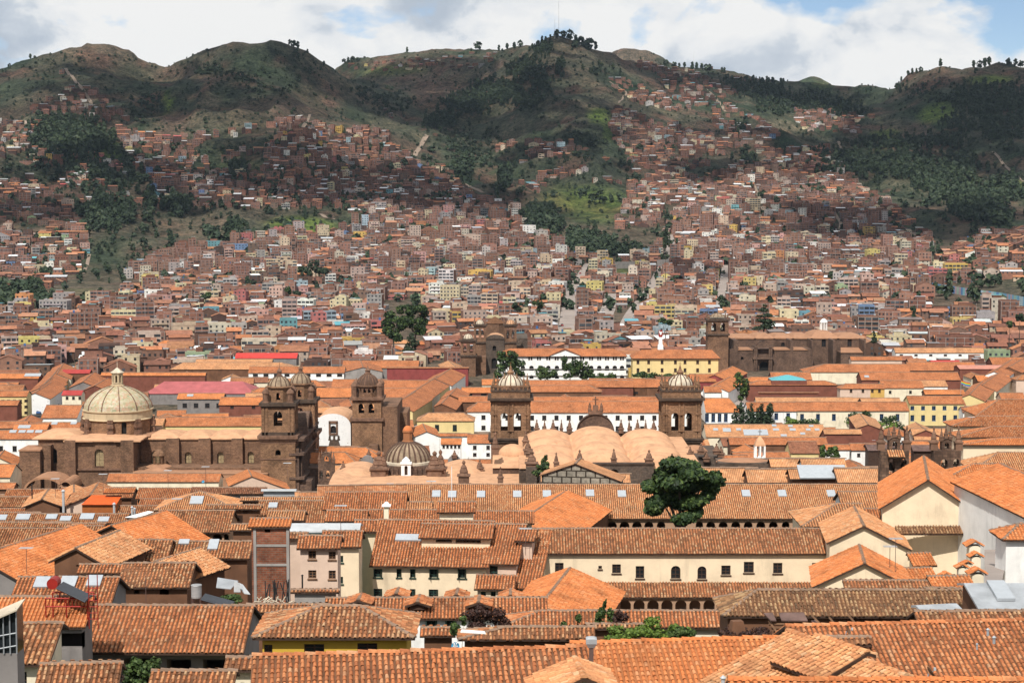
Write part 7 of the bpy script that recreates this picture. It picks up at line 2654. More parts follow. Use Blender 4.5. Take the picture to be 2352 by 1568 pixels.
def build_city():
 R=random.Random(2024)
 # candidates over the zones in picture space, then dart throwing on the ground
 C=[]
 for zi,(zk,wgt,poly,mixk,sto,fp) in enumerate(ZONES):
  xs,ys=[p[0] for p in poly],[p[1] for p in poly]
  area=(max(xs)-min(xs))*(max(ys)-min(ys))
  k=int(area/9*wgt*(1.1 if zk=='flat' else .95))
  for _ in range(k):
   px,py=R.uniform(min(xs),max(xs)),R.uniform(min(ys),max(ys))
   if pip(px,py,poly) and not any(pip(px,py,v) for v in VOIDS):
    C.append((px,py,zi))
 R.shuffle(C)
 X,Y=LAND.hit([c[0] for c in C],[c[1] for c in C],640)
 Zg=LAND(np.nan_to_num(X,nan=0),np.nan_to_num(Y,nan=0))
 grid={}
 st_pts=np.concatenate([s for s,_ in STREETS])
 st_w=np.concatenate([np.full(len(s),w) for s,w in STREETS])
 out=[]
 cnt={}
 for (px,py,zi),x,y,z in zip(C,X,Y,Zg):
  if not (y==y) or y>4600:
   continue
  zk,wgt,poly,mixk,sto,fp=ZONES[zi]
  w=R.uniform(*fp)
  if R.random()<.12:
   w *= 1.5
  dp=min(w,R.uniform(5.5,8.5) if zk=='slope' else R.uniform(fp[0]-1,fp[1]-2))
  if zk=='slope' and wgt<.8 and float(fbm(np.array(x/120),np.array(y/120),91,3))<.465-.22*wgt:
   continue
  gap=R.choice((-.2,-.1,0,1.5,4)) if zk=='slope' else R.choice((-.2,-.1,0,1))
  gx,gy=int(x//14),int(y//14)
  bad=False
  for a in range(gx-2,gx+3):
   for b in range(gy-2,gy+3):
    for (qx,qy,qw,qd) in grid.get((a,b),()):
     if abs(qx-x)<(qw+w)/2+gap and abs(qy-y)<(qd+dp)/2+(.8 if zk=='slope' else 2.5):
      bad=True
      break
    if bad:
     break
   if bad:
    break
  if bad:
   continue
  dd=np.hypot(st_pts[:,0]-x,st_pts[:,1]-y)-st_w
  if dd.min()<w*.45:
   continue
  if any(a-w/2<x<b+w/2 and c-dp/2<y<d+dp/2 for a,b,c,d in AABB):
   continue
  kind=R.choices(('tile','block','tin','painted'),mixk if zk=='flat' else (mixk[0],mixk[1],mixk[2]*1.2,mixk[3]*.45))[0]
  st=R.randint(*sto)
  if kind in ('tile','tin'):
   st=min(st,2 if R.random()<.8 else 3)
  elif zk=='flat' and R.random()<.12:
   st+=R.randint(1,2)
  if zk=='flat' and y<1050:
   st=min(st,3)
  top=z+st*2.75+1.5
  sx,sy=proj(x,y,top)
  hw=w/2*F/y
  if any(x0<sx+hw and x1>sx-hw and sy<y1 and y>0 and sy+3<y1 and proj(x,y,z)[1]>y0 and y<d for x0,x1,y0,y1,d in PROT):
   continue
  grid.setdefault((gx,gy),[]).append((x,y,w,dp))
  rot=(float(fbm(np.array(x/260),np.array(y/260),31,2))-.5)*(.9 if zk=='flat' else 1.3)+R.uniform(-.05,.05)
  out.append((y,kind,x,y,z,w,dp,st,rot,px,py))
 out.sort()
 rest={k:{q:([],[],[]) for q in FAR_MATS} for k in NAMES}
 for (_,kind,x,y,z,w,dp,st,rot,px,py) in out:
  i=cnt.get(kind,0)
  cnt[kind]=i+1
  ind=i<290
  H,wc,h=make_far(R,kind,x,y,z,w,dp,st,rot,ind)
  if ind:
   nm,cat=NAMES[kind]
   loc=locality(px,py)
   stn=('one','two','three','four','five','six','seven')[min(st,7)-1]
   size='wide ' if w>13.5 else 'narrow ' if w<9 else ''
   if kind=='tile':
    lab=f'{size}{stn}-storey {WALLN[wc]} tile-roofed house {loc}'
   elif kind=='tin':
    lab=f'{size}{stn}-storey {WALLN[wc]} sheet-roofed house {loc}'
   elif kind=='block':
    lab=f'{size}{stn}-storey {WALLN[wc]} flat-roofed block {loc}'
   else:
    lab=f'{size}{stn}-storey {"cream or grey" if wc == 2 else "colourful"} flat-roofed house {loc}'
   root=empty(nm,(x,y,z),lab,cat,{'tile':'tiled houses','block':'brick blocks','tin':'tin-roofed houses','painted':'painted houses'}[kind]+' '+loc)
   for q,(V,Q,Cc) in H.d.items():
    if Q:
     ob=np_mesh(PART_NAME[q],np.array(V),np.array(Q),FAR_MATS[q],root,tint=np.array(Cc))
     if q in ('win','frame') or (q=='roof' and kind!='tile') or q=='metal':
      ob['kind']='stuff'
  else:
   for q,(V,Q,Cc) in H.d.items():
    if Q:
     T_=rest[kind][q]
     k=len(T_[0])
     T_[0].extend(V)
     T_[1].extend([tuple(a+k for a in f) for f in Q])
     T_[2].extend(Cc)
 for kind,D in rest.items():
  V,Q,Cc,mi=[],[],[],[]
  for j,q in enumerate(FAR_MATS):
   k=len(V)
   V.extend(D[q][0])
   Q.extend([tuple(a+k for a in f) for f in D[q][1]])
   Cc.extend(D[q][2])
   mi.extend([j]*len(D[q][1]))
  if Q:
   o=np_mesh({'tile':'distant_tiled_houses','block':'distant_brick_blocks','tin':'distant_tin_roof_houses','painted':'distant_painted_houses'}[kind],np.array(V),np.array(Q),[FAR_MATS[q] for q in FAR_MATS],org=Vector((0,2000,30)),mi=np.array(mi),tint=np.array(Cc))
   tag(o,kind='stuff')
 print('CITY',len(out),cnt)
build_city()
def fill_old_town():
 """ordinary tiled houses in the gaps of the old town, low enough not to hide what stands behind them"""
 R=random.Random(77)
 k=0
 wl=['adobe','adobe_red','pale_cream','white','grey_wall','pinkish','adobe']
 for it in range(9000):
  y=R.uniform(235,800) if it<5000 else R.uniform(300,1010)
  hx=1200*y/F
  x=R.uniform(-hx,hx)
  w,dp=R.uniform(9,22),R.uniform(7,10)
  z=gz(x,y)
  h=R.uniform(4.5,7.5) if it<5000 else R.uniform(2.6,3.6)
  if it>5000:
   w *= .75
  if any(a-w/2-.5<x<b+w/2+.5 and c-dp/2-.5<y<d+dp/2+.5 for a,b,c,d in AABB):
   continue
  if any(np.hypot(s[:,0]-x,s[:,1]-y).min()<hw+w*.5 for s,hw in STREETS):
   continue
  sx,sy=proj(x,y,z+h+1.6)
  gy_=proj(x,y,z)[1]
  pw=w/2*F/y
  if any(x0<sx+pw and x1>sx-pw and sy<y1-1 and gy_>y0 and y<d for x0,x1,y0,y1,d in PROT):
   continue
  AABB.append((x-w/2,x+w/2,y-dp/2,y+dp/2))
  a=(float(fbm(np.array(x/300),np.array(y/300),31,2))-.5)*.5+(math.pi/2 if R.random()<.22 else 0)
  e=Vector((math.cos(a),math.sin(a),0))
  if a>1:
   w,dp=max(w,9),min(dp,8)
  c=Vector((x,y,z+h+.2*dp))
  hp=R.choice([0,0,0,dp*.5])
  wn=R.choice(wl)
  nmw={'adobe':'brown','adobe_red':'reddish','pale_cream':'cream','white':'white','grey_wall':'grey','pinkish':'pinkish'}[wn]
  lx='left of the patterned dome' if sx<200 else 'behind the big stone church' if sx<720 else 'by the chapel tower' if sx<1000 else 'around the cathedral' if sx<1640 else 'right of the cathedral' if sx<2050 else 'toward the right edge'
  far='near' if y<380 else 'middle' if y<560 else 'far'
  house(c-e*(w/2-hp),c+e*(w/2-hp),dp/2+.4,dp/2+.4,R.uniform(.38,.48),hips=(hp,hp),tint=R.choice(('warm','warm','old','new','pale','dark')),lod='C',wall=wn,base=z-1,
              group=f'filler houses {lx}, {far} rows'.replace('filler','ordinary tiled'),name='hipped_house' if hp else 'gabled_house',label=f'{nmw} {"hipped" if hp else "gabled"} tile house {lx}, {far} rows')
  k+=1
  if k>=385:
   break
 print('FILL',k)
fill_old_town()
# ------------------------------------------------------------------ trees and shrubs
def leaf_quads(R,C,s,n_out=None,flat=.5):
 """one bent leaf clump per centre: quads of size s turned at random"""
 k=len(C)
 n=R.normal(size=(k,3))
 if n_out is not None:
  n=n*.7+n_out
 n[:,2]+=flat*.4
 n /= np.linalg.norm(n,axis=1)[:,None]
 t=np.cross(n,R.normal(size=(k,3)))
 t /= np.linalg.norm(t,axis=1)[:,None]+1e-9
 b=np.cross(n,t)
 s=s*R.uniform(.6,1.35,(k,1))
 V=np.stack([C-t*s-b*s*.6,C+t*s-b*s*.7,C+t*s*.8+b*s*.7,C-t*s*.9+b*s*.6],1)
 V[:,0]+=n*s*.25
 V[:,2]+=n*s*.25
 return V.reshape(-1,3),np.arange(4*k).reshape(-1,4)
def clump_points(R,clumps,n):
 """points in the shells of ellipsoids (x, y, z, rx, ry, rz)"""
 c=np.array(clumps,float)
 w=(c[:,3]*c[:,4]+c[:,3]*c[:,5])**1.0
 idx=R.choice(len(c),n,p=w/w.sum())
 d=R.normal(size=(n,3))
 d /= np.linalg.norm(d,axis=1)[:,None]
 r=R.uniform(.45,1.0,(n,1))**.6
 p=c[idx]
 return p[:,:3]+d*p[:,3:]*r,d
def tree(name,label,x,y,clumps,n,s,mat='leaf_mid',base=None,trunk=.3,group=None,seed=1,cat='tree',limbs=5,trunk_mat='bark'):
 R=np.random.default_rng(seed)
 z=gz(x,y) if base is None else base
 root=empty(name,(x,y,z),label,cat,group)
 sub=[]
 for c in clumps:                                     # break every lobe into uneven smaller clumps
  for _ in range(7):
   d=R.normal(size=3)
   d /= np.linalg.norm(d)
   k=R.uniform(.35,.62)
   sub.append((*(np.array(c[:3])+d*np.array(c[3:])*.72),c[3]*k,c[4]*k,c[5]*k))
 pts,d=clump_points(R,sub,n)
 V,Q=leaf_quads(R,pts,s,d)
 np_mesh('crown',V,Q,mat,root)
 m=MB()
 top=np.mean([c[:3] for c in clumps],0)
 fork=(x+(top[0]-x)*.5,y+(top[1]-y)*.5,z+(top[2]-z)*.55)
 m.bar((x,y,z-.3),fork,trunk,0,8,trunk*.7)
 for i,c in enumerate(clumps[:limbs]):
  m.bar(fork,(c[0],c[1],c[2]),trunk*.5,0,6,trunk*.14)
 m.build('trunk',trunk_mat,root)
 return root
def ptree(name,label,conv,d,lobes,n,s,mat='leaf_mid',depth=.8,seed=1,base=None,foot=None,**k):
 """tree given by the picture ellipses of its crown (cx, cy, rx, ry) at distance d"""
 q=.34*d/F
 R=random.Random(seed)
 cl=[]
 for cx,cy,rx,ry in lobes:
  px,py=conv(cx,cy)
  p=P(px,py,d+R.uniform(-1,1)*rx*q*.35)
  cl.append((p.x,p.y,p.z,rx*q,rx*q*depth,ry*q))
 if foot is None:
  fx,fy=sum(c[0] for c in cl)/len(cl),d
 else:
  fx,fy=X_(conv(foot,0)[0],d),d
 return tree(name,label,fx,fy,cl,n,s,mat,base,seed=seed,**k)
ptree('big_tree','large dark round-headed tree standing in front of the long skylight roof',C_,189,[(20,-30,205,90),(-90,40,120,80),(190,10,125,85),(60,120,165,75),(-70,195,125,85),(70,240,100,65),(225,95,80,60)],13000,.21,'leaf_dark',seed=3,trunk=.45,foot=30)
G1='shrubs in the courtyards at the bottom'
ptree('garden_bush','green bush at the bottom edge left of the big mottled roof',A_,84,[(950,1290,95,75),(1040,1250,50,45),(870,1340,50,60),(990,1370,110,50),(900,1260,40,50)],2200,.075,'leaf_mid',seed=4,trunk=.06,group=G1,cat='bush')
ptree('garden_bush','leafless reddish bush at the bottom edge beside the green bush',A_,83,[(700,1350,110,45),(790,1330,60,40),(620,1365,60,30)],900,.05,'leaf_red',seed=5,trunk=.05,group=G1,cat='bush')
ptree('garden_bush','dark red twiggy bush in front of the white wall with green shutters',B_,103.5,[(930,960,110,75),(1060,960,110,80),(1140,1010,70,45),(980,890,60,40)],3200,.06,'leaf_red',seed=6,trunk=.07,group=G1,cat='bush')
ptree('garden_bush','green bush at the foot of the dark red twiggy bush',B_,102.5,[(800,1000,45,50),(850,960,30,30)],700,.07,'leaf_mid',seed=7,trunk=.05,group=G1,cat='bush')
ptree('slender_tree','slender yellowish green young tree before the cloister arches',B_,106,[(1790,880,28,70),(1770,950,40,50),(1830,940,35,60),(1800,830,15,40)],1300,.065,'leaf_mid',seed=8,trunk=.06,group=G1)
ptree('garden_bush','dark purple bush right of the slender young tree',B_,105,[(1900,945,55,55),(1880,985,60,35)],1100,.06,'leaf_red',seed=9,trunk=.06,group=G1,cat='bush')
ptree('shrub_bed','wide bright green shrub behind the adobe wall with tile coping',B_,95.5,[(1900,1060,110,55),(2060,1040,110,65),(2200,1030,100,65),(2310,1035,90,50),(2130,970,60,40)],5200,.065,'leaf_bright',seed=10,trunk=.06,group=G1,cat='bush')
ptree('garden_bush','rounded green bush at the right end of the wide bright shrub',C_,94,[(40,1040,80,40),(100,1060,50,30)],1000,.07,'leaf_mid',seed=11,trunk=.06,group=G1,cat='bush')
ptree('garden_bush','leafless dark twigs in front of the ruined adobe hut',C_,86,[(400,1030,110,45),(540,1040,110,40)],1500,.045,'leaf_red',seed=12,trunk=.05,group=G1,cat='bush')
ptree('garden_bush','small green sprigs left of the slender young tree',B_,107,[(1625,960,22,40),(1530,985,22,18)],420,.06,'leaf_mid',seed=13,trunk=.04,group=G1,cat='bush')
ptree('garden_bush','green weeds under the crumpled sheet metal beside the tall brick building',A_,118,[(1540,820,90,32),(1470,850,40,22)],900,.08,'leaf_mid',seed=14,trunk=.04,group=G1,cat='bush')
G2='trees in the squares and streets of the old town'
ptree('conifer','small ragged conifer in front of the salmon cathedral vaults',E_,372,[(1400,765,30,30),(1395,800,55,25),(1400,840,80,28),(1405,735,12,25)],1500,.22,'leaf_dark',seed=20,group=G2,trunk=.2)
for i,(c,lb,nm) in enumerate(((430,'first dark conifer from the left in front of the white colonial front',62),(505,'second dark conifer from the left in front of the white colonial front',55),(575,'third dark conifer from the left in front of the white colonial front',55),(635,'fourth dark conifer from the left in front of the white colonial front',42))):
 ptree('conifer',lb,F_,638,[(c,515,nm*1.05,45),(c,475,nm,45),(c,425,nm*.6,45),(c+4,390,nm*.3,25)],900,.33,'leaf_far',seed=21+i,group=G2)
ptree('street_tree','light green shrub before the long cream colonial front, beside the conifers',F_,640,[(760,492,50,28),(800,500,30,20)],500,.3,'leaf_bright',seed=25,group=G2)
ptree('street_tree','olive green low tree before the middle of the long cream colonial front',F_,641,[(880,492,60,30),(930,500,40,22)],600,.3,'leaf_dark',seed=26,group=G2)
ptree('street_tree','bright green low hedge-like tree in front of the cream colonial front',F_,630,[(1240,500,90,26),(1340,520,70,24)],900,.28,'leaf_bright',seed=27,group=G2)
ptree('street_tree','dark tree behind the bright green hedge-like tree',F_,642,[(1200,470,50,35),(1270,455,55,32)],800,.3,'leaf_dark',seed=28,group=G2)
ptree('street_tree','dark round tree in front of the house with the big blue balcony',F_,632,[(1460,495,70,42),(1500,540,50,40)],1000,.28,'leaf_dark',seed=29,group=G2)
ptree('street_tree','bright green tree below the dark round tree by the blue balcony',F_,625,[(1450,540,55,40),(1470,585,35,30)],800,.28,'leaf_bright',seed=30,group=G2)
ptree('street_tree','small green tree left of the two bell gables',F_,300,[(1060,715,40,48),(995,695,20,38)],800,.2,'leaf_mid',seed=31,group=G2)
ptree('street_tree','dark green tree in the street right of the right cathedral tower',F_,690,[(440,230,48,55),(425,190,30,25),(460,275,42,35),(450,315,35,35)],900,.4,'leaf_mid',seed=32,group=G2)
ptree('plaza_tree','big dark tree at the left end of the long white school',Em,785,[(1150,1210,70,40),(1130,1260,60,45),(1200,1270,60,50),(1110,1330,50,35),(1220,1330,40,35)],2600,.42,'leaf_dark',seed=33,group=G2,trunk=.5)
ptree('plaza_tree','low green tree before the arches in the left half of the white school',Em,783,[(1375,1325,50,40),(1430,1330,55,35)],900,.4,'leaf_mid',seed=34,group=G2)
ptree('plaza_tree','tall dark tree before the middle of the white school, the left of two',Em,784,[(1545,1260,35,45),(1560,1320,55,45),(1600,1290,35,60)],1400,.4,'leaf_dark',seed=35,group=G2)
ptree('plaza_tree','tall dark tree before the middle of the white school, the right of two',Em,786,[(1650,1290,40,50),(1690,1330,55,38),(1640,1340,50,30)],1300,.4,'leaf_dark',seed=36,group=G2)
ptree('plaza_tree','low pale green tree at the right end of the white school',Em,780,[(1790,1350,60,18),(1850,1345,30,24)],500,.38,'leaf_mid',seed=37,group=G2)
ptree('plaza_tree','flat dark hedge tree in front of the yellow hall',Em,775,[(2060,1345,70,22),(2140,1350,60,20)],700,.38,'leaf_dark',seed=38,group=G2)
ptree('plaza_tree','small green tree near the corner of the yellow hall',Em,778,[(2245,1350,40,18)],300,.35,'leaf_mid',seed=39,group=G2)
ptree('plaza_tree','yellow-green poplar before the tower of the dark stone church',Fm,820,[(185,1290,36,40),(190,1240,30,35),(165,1320,28,30)],900,.4,'leaf_bright',seed=40,group=G2)
ptree('plaza_tree','low dark trees at the foot of the dark stone church tower',Fm,815,[(270,1320,55,22),(300,1340,45,20)],600,.38,'leaf_dark',seed=41,group=G2)
ptree('plaza_tree','green street tree before the dark stone church',Fm,800,[(430,1360,50,25)],500,.38,'leaf_mid',seed=42,group=G2)
ptree('eucalyptus','tall dark eucalyptus rising above the town, the left of two',Em,930,[(375,950,55,40),(345,995,45,45),(410,1010,50,45),(350,1050,45,45),(400,1085,50,30)],3000,.5,'leaf_dark',seed=43,group=G2,trunk=.6)
ptree('eucalyptus','tall dark eucalyptus rising above the town, the right of two',Em,935,[(460,905,65,40),(545,900,60,40),(585,955,45,45),(525,1000,60,45),(465,965,50,40),(555,1045,42,35)],3800,.5,'leaf_dark',seed=44,group=G2,trunk=.6)
ptree('conifer','dark conical tree below the two tall eucalyptus trees',Em,905,[(505,1210,70,35),(505,1160,55,45),(500,1110,35,45)],1700,.45,'leaf_far',seed=45,group=G2)
ptree('araucaria','tall tiered dark conifer behind the dark stone church',Fm,915,[(595,905,40,20),(600,940,55,16),(595,970,65,16),(600,1000,72,16),(590,1030,78,16),(600,880,22,14)],1700,.42,'leaf_far',seed=46,group=G2,trunk=.6)
ptree('conifer','small tiered conifer right of the dark stone church',Fm,900,[(1340,1115,22,9),(1340,1095,17,8),(1340,1075,12,8),(1340,1055,7,10)],420,.4,'leaf_far',seed=47,group=G2)
for i,(conv,d,lobes,lb) in enumerate((
  (Dm,1060,[(1480,1110,40,35),(1520,1170,55,45),(1590,1150,60,55),(1640,1120,35,45)],'dark grove left of the hall with a red roof'),
  (Dm,1090,[(1060,1050,40,28),(1120,1065,35,25)],'dark trees left of the yellow apartment house'),(Dm,1085,[(1200,1080,45,22),(1255,1085,25,15)],'low green trees before the yellow apartment house'),
  (Dm,1040,[(1800,1130,40,32)],'green tree between the dark grove and the orange-roofed building'),(Dm,1250,[(290,915,55,28)],'dark tree beside the grey block at the left'),
  (Dm,1160,[(705,1010,35,28)],'round dark tree near the yellow houses at the left'),(Dm,1340,[(1380,800,42,28),(1350,830,20,25)],'dark tree before the white walled compound'),
  (Dm,1620,[(2120,600,35,45),(2180,630,50,38),(2100,640,30,30)],'dark eucalyptus group beside the long grey wall'),(Dm,1620,[(2045,640,32,38)],'green round tree left of the dark eucalyptus group'),
  (Dm,1350,[(1945,780,22,28)],'left of two dark trees under the long grey wall'),(Dm,1350,[(2005,795,28,18)],'right of two dark trees under the long grey wall'),
  (Em,1330,[(100,880,25,30)],'small conical tree in the middle of town'),(Em,1200,[(1350,870,42,38)],'round green tree beside the foot of the pale street'),
  (Em,1210,[(1215,875,35,30)],'bare greyish tree left of the round green street tree'),(Em,1420,[(2215,400,22,55),(2215,450,18,40)],'tall thin cypress beside the steep pale street'),
  (Em,960,[(2190,980,25,18),(2240,985,28,16)],'dark flat-topped tree behind the monument'),(Fm,1400,[(700,745,32,25)],'green tree in the dense right half of town'),
  (Fm,1700,[(820,580,40,22)],'bright green tree beside the pink house on the right slope'),(Fm,1330,[(1480,775,30,40)],'dark tree beside the white roofs at the right'),
  (Fm,1100,[(1600,920,22,45)],'dark tree left of the grey and brick house at the right'),(Fm,950,[(2325,955,30,28)],'dark tree at the right edge above the orange roof'),(Fm,945,[(2255,1000,22,22)],'green tree left of the orange roof at the right edge'))):
 q=.34*d/F
 ptree('town_tree',lb,conv,d,lobes,260*len(lobes)+150,.48*d/1000,'leaf_far' if i%3 else 'leaf_dark',seed=60+i,group='trees between the town houses',trunk=.35)
# ---- woods on the hills: single trees while they can be told apart, one mass beyond that
def tree_template(R,kind):
 n={'tall':44,'round':28,'bush':22}[kind]
 u=R.uniform(0,1,n)
 a=R.uniform(0,2*math.pi,n)
 if kind=='tall':
  r=.20*np.sin(np.pi*np.clip(u*.92+.06,0,1))**.7*R.uniform(.5,1,n)
  z=.16+.84*u
 else:
  r=.42*np.sqrt(np.clip(1-(2*u-1)**2,0,1))*R.uniform(.5,1,n)
  z=.22+.72*u if kind=='round' else .05+.8*u
 C=np.stack([r*np.cos(a),r*np.sin(a),z],1)
 o=np.stack([np.cos(a),np.sin(a),.6*np.ones(n)],1)
 V,Q=leaf_quads(R,C,.15 if kind=='tall' else .2,o)
 return V,Q
WOODS=[  # cx, cy, rx, ry, count, kind, height
 (170,330,92,48,520,'tall',15),(120,300,50,25,120,'tall',14),(250,500,58,32,230,'tall',17),(408,480,34,16,90,'tall',17),(542,535,20,22,60,'tall',18),(490,545,14,12,16,'round',14),(345,470,12,16,24,'tall',18),
 (545,405,22,22,60,'tall',15),(1010,285,36,20,170,'tall',14),(1075,245,55,24,300,'tall',14),(1140,210,55,24,320,'tall',14),(1205,165,40,26,230,'tall',14),(1245,118,22,20,110,'tall',13),(1190,232,62,18,240,'tall',14),
 (1245,200,22,18,80,'tall',14),(1286,165,10,22,45,'tall',15),(1258,82,12,8,18,'tall',14),(1385,165,40,14,26,'tall',15),(1345,108,36,12,40,'round',13),(1159,418,13,20,45,'tall',24),(1240,510,38,24,170,'tall',18),(1278,528,14,16,40,'tall',17),
 (1340,560,52,24,190,'round',11),(1385,580,24,18,70,'round',13),(1440,582,40,14,120,'round',10),(1745,210,60,22,230,'tall',14),(1790,245,46,22,190,'tall',14),(1855,235,55,20,200,'tall',13),(1690,195,30,14,60,'tall',13),
 (1930,255,60,20,170,'tall',13),(1900,360,40,16,60,'tall',14),(1960,385,80,26,230,'tall',16),(2075,385,60,34,240,'tall',16),(2135,410,50,30,190,'tall',17),(2200,395,50,36,160,'tall',17),(2060,335,100,14,190,'tall',15),(2160,330,70,16,120,'tall',15),
 (2255,235,75,36,420,'tall',14),(2330,235,40,40,200,'tall',14),(2300,300,55,28,230,'tall',14),(2200,290,40,16,100,'tall',13),(2150,450,24,26,70,'tall',18),(2245,485,52,26,240,'tall',19),(2225,455,46,20,130,'tall',18),(2310,440,40,30,90,'tall',17),
 (2290,500,30,16,60,'round',15),(1720,375,16,12,40,'tall',15),(1850,440,30,10,30,'round',9),(40,690,50,26,130,'round',15),(80,685,16,20,30,'tall',18),(690,130,30,8,12,'tall',14),(1700,300,14,20,24,'tall',15),(480,165,40,14,40,'round',9),(560,180,60,14,40,'round',8),
 (620,205,60,18,50,'round',8),(700,175,40,16,30,'round',8),(330,250,40,30,60,'round',9),(900,240,60,30,90,'round',9),(850,215,40,20,60,'round',9),(1060,350,30,50,140,'round',10),(1050,400,36,24,90,'round',10),(1120,350,40,40,80,'round',9),(1330,340,40,30,60,'round',9),
 (860,460,60,10,40,'round',10),(1030,460,40,12,40,'round',10),(800,470,40,10,30,'tall',14),(650,440,60,20,40,'round',10),(200,420,100,30,90,'round',11),(120,380,80,20,60,'round',10),(270,420,60,30,60,'tall',14),(300,360,60,30,40,'round',10),(2160,220,60,30,80,'round',8),(2090,210,40,16,60,'tall',11)]
SKY_TREES=[(665,103,13),(675,107,17),(684,111,16),(478,130,10),(744,152,12),(790,143,13),(800,141,15),(810,140,15),(822,140,13),(935,118,14),(1096,108,24),(1082,116,9),(1146,116,16),(1165,113,16),(1181,110,17),(1195,107,17),(1280,88,20),(1293,86,18),(1308,90,24),(1322,96,19),(1334,98,20),
             (1350,106,22),(1356,108,24),(1368,112,20),(1530,150,17),(1548,153,16),(1560,155,14),(1572,156,15),(1590,158,20),(1600,158,18),(1612,159,18),(1622,160,17),(1630,161,17),(1658,165,15),(1664,166,15),(2160,152,19),(2236,152,17),(2250,150,18),(2262,148,22),(2272,147,21),(2316,150,17),(2332,152,20),(2344,153,18),(2000,207,13),(1990,208,9),(2095,170,14),(2105,168,13),(2085,174,12),(2115,165,13),(2070,180,13),(2058,186,12),(70,130,12),(20,155,9)]
def build_woods():
 R=np.random.default_rng(8)
 RR=random.Random(8)
 rows=[]
 for cx,cy,rx,ry,n,kind,h in WOODS:
  a,r=R.uniform(0,2*math.pi,n),np.sqrt(R.uniform(0,1,n))*(1+.25*R.normal(size=n))
  n_=int(n*.8)
  rows.append((cx+rx*(r*np.cos(a))[:n_],cy+ry*(r*np.sin(a))[:n_],np.full(n_,kind=='tall'),h*.72*R.uniform(.5,1.3,n_)))
 n=5200                                             # scattered bushes over all the slopes
 rows.append((R.uniform(-20,2380,n),R.uniform(120,640,n),np.zeros(n,bool),R.uniform(2,5.5,n)))
 n=1100
 rows.append((R.uniform(-20,2380,n),R.uniform(330,720,n),R.uniform(0,1,n)<.4,R.uniform(5,11,n)))
 px,py,tall,h=(np.concatenate([r[i] for r in rows]) for i in range(4))
 x,y=LAND.hit(px,py,700)
 ok=~np.isnan(y)&(y>1000)
 px,x,y,tall,h=px[ok],x[ok],y[ok],tall[ok],h[ok]
 st=np.concatenate([s for s,_ in STREETS])
 sx,sy,sh=[],[],[]
 for qx,qy,hh in SKY_TREES:                          # trees on the skyline stand on the crest itself
  tx,ty=LAND.hit(qx,qy+3,1500)
  k=1
  while np.isnan(ty[0]) and k<30:
   tx,ty=LAND.hit(qx,qy+3+k,1500)
   k+=1
  if not np.isnan(ty[0]):
   sx.append(tx[0])
   sy.append(ty[0])
   sh.append(hh*.8)
 z=LAND(x,y)
 T_={k:[tree_template(R,k) for _ in range(3)] for k in ('tall','round')}
 # 290 that show largest become objects of their own
 size=h/y
 order=np.argsort(-size)
 pick=set(order[:240].tolist())
 meshes={}
 for k,L in T_.items():
  for i,(V,Q) in enumerate(L):
   me=bpy.data.meshes.new('crown')
   me.from_pydata(V.tolist(),[],Q.tolist())
   me.materials.append(MATS['leaf_far'])
   m=MB()
   m.bar((0,0,-.1),(0,0,.5),.02,0,5,.01)
   tr=m.build('trunk','bark',None)
   meshes[(k,i)]=(me,tr.data)
   bpy.data.objects.remove(tr)
 labs=[]
 def place(k,X,Y,Z,H,qx,qy,crest=False):
  i=RR.randrange(3)
  nm='hill_eucalyptus' if k=='tall' else 'hill_tree'
  loc='on the skyline' if crest else locality(qx,qy)
  root=empty(nm,(X,Y,Z),f'{"slender dark" if k == "tall" else "rounded dark"} tree {loc}','tree',f'{"slender" if k == "tall" else "rounded"} trees {loc}')
  root.scale=(H,H,H)
  root.rotation_euler.z=RR.uniform(0,6.28)
  for q,me in zip(('crown','trunk'),meshes[(k,i)]):
   c=bpy.data.objects.new(q,me)
   COL.objects.link(c)
   c.parent=root
 for j in pick:
  place('tall' if tall[j] else 'round',x[j],y[j],z[j],h[j],*proj(x[j],y[j],z[j]))
 for X,Y,H in zip(sx,sy,sh):
  place('tall' if RR.random()<.6 else 'round',X,Y,gz(X,Y)-.5,H,*proj(X,Y,gz(X,Y)),True)
 for nm,tl in (('hillside_woods',True),('hillside_scrub',False)):
  Vs,Qs,k=[],[],0
  idx=[j for j in range(len(x)) if j not in pick and bool(tall[j])==tl]
  for v in range(3):
   V,Q=T_['tall' if tl else 'round'][v]
   sub=np.array(idx[v::3])
   a=R.uniform(0,6.28,len(sub))
   c,s=np.cos(a),np.sin(a)
   hx=h[sub]
   W_=R.uniform(.8,1.35,len(sub))
   X=x[sub][:,None]+hx[:,None]*W_[:,None]*(V[None,:,0]*c[:,None]-V[None,:,1]*s[:,None])
   Y=y[sub][:,None]+hx[:,None]*W_[:,None]*(V[None,:,0]*s[:,None]+V[None,:,1]*c[:,None])
   Z=z[sub][:,None]-.4+hx[:,None]*V[None,:,2]
   Vs.append(np.stack([X,Y,Z],-1).reshape(-1,3))
   Qs.append((Q[None]+(np.arange(len(sub))*len(V))[:,None,None]+k).reshape(-1,4))
   k+=len(sub)*len(V)
  tag(np_mesh(nm,np.concatenate(Vs),np.concatenate(Qs),'leaf_far',org=Vector((0,2500,60))),kind='stuff')
build_woods()
# ------------------------------------------------------------------ small things on and between the near roofs
def thing(name,label,cat,px,d,z=None,group=None):
 p=P(px[0],px[1],d)
 return empty(name,(p.x,p.y,p.z if z is None else z),label,cat,group),p
def mpart(root,name,mat,fn,smooth=False,kind=None):
 m=MB()
 fn(m)
 return m.build(name,mat,root,smooth,kind=kind)
def V3(*a):
 return Vector(a)
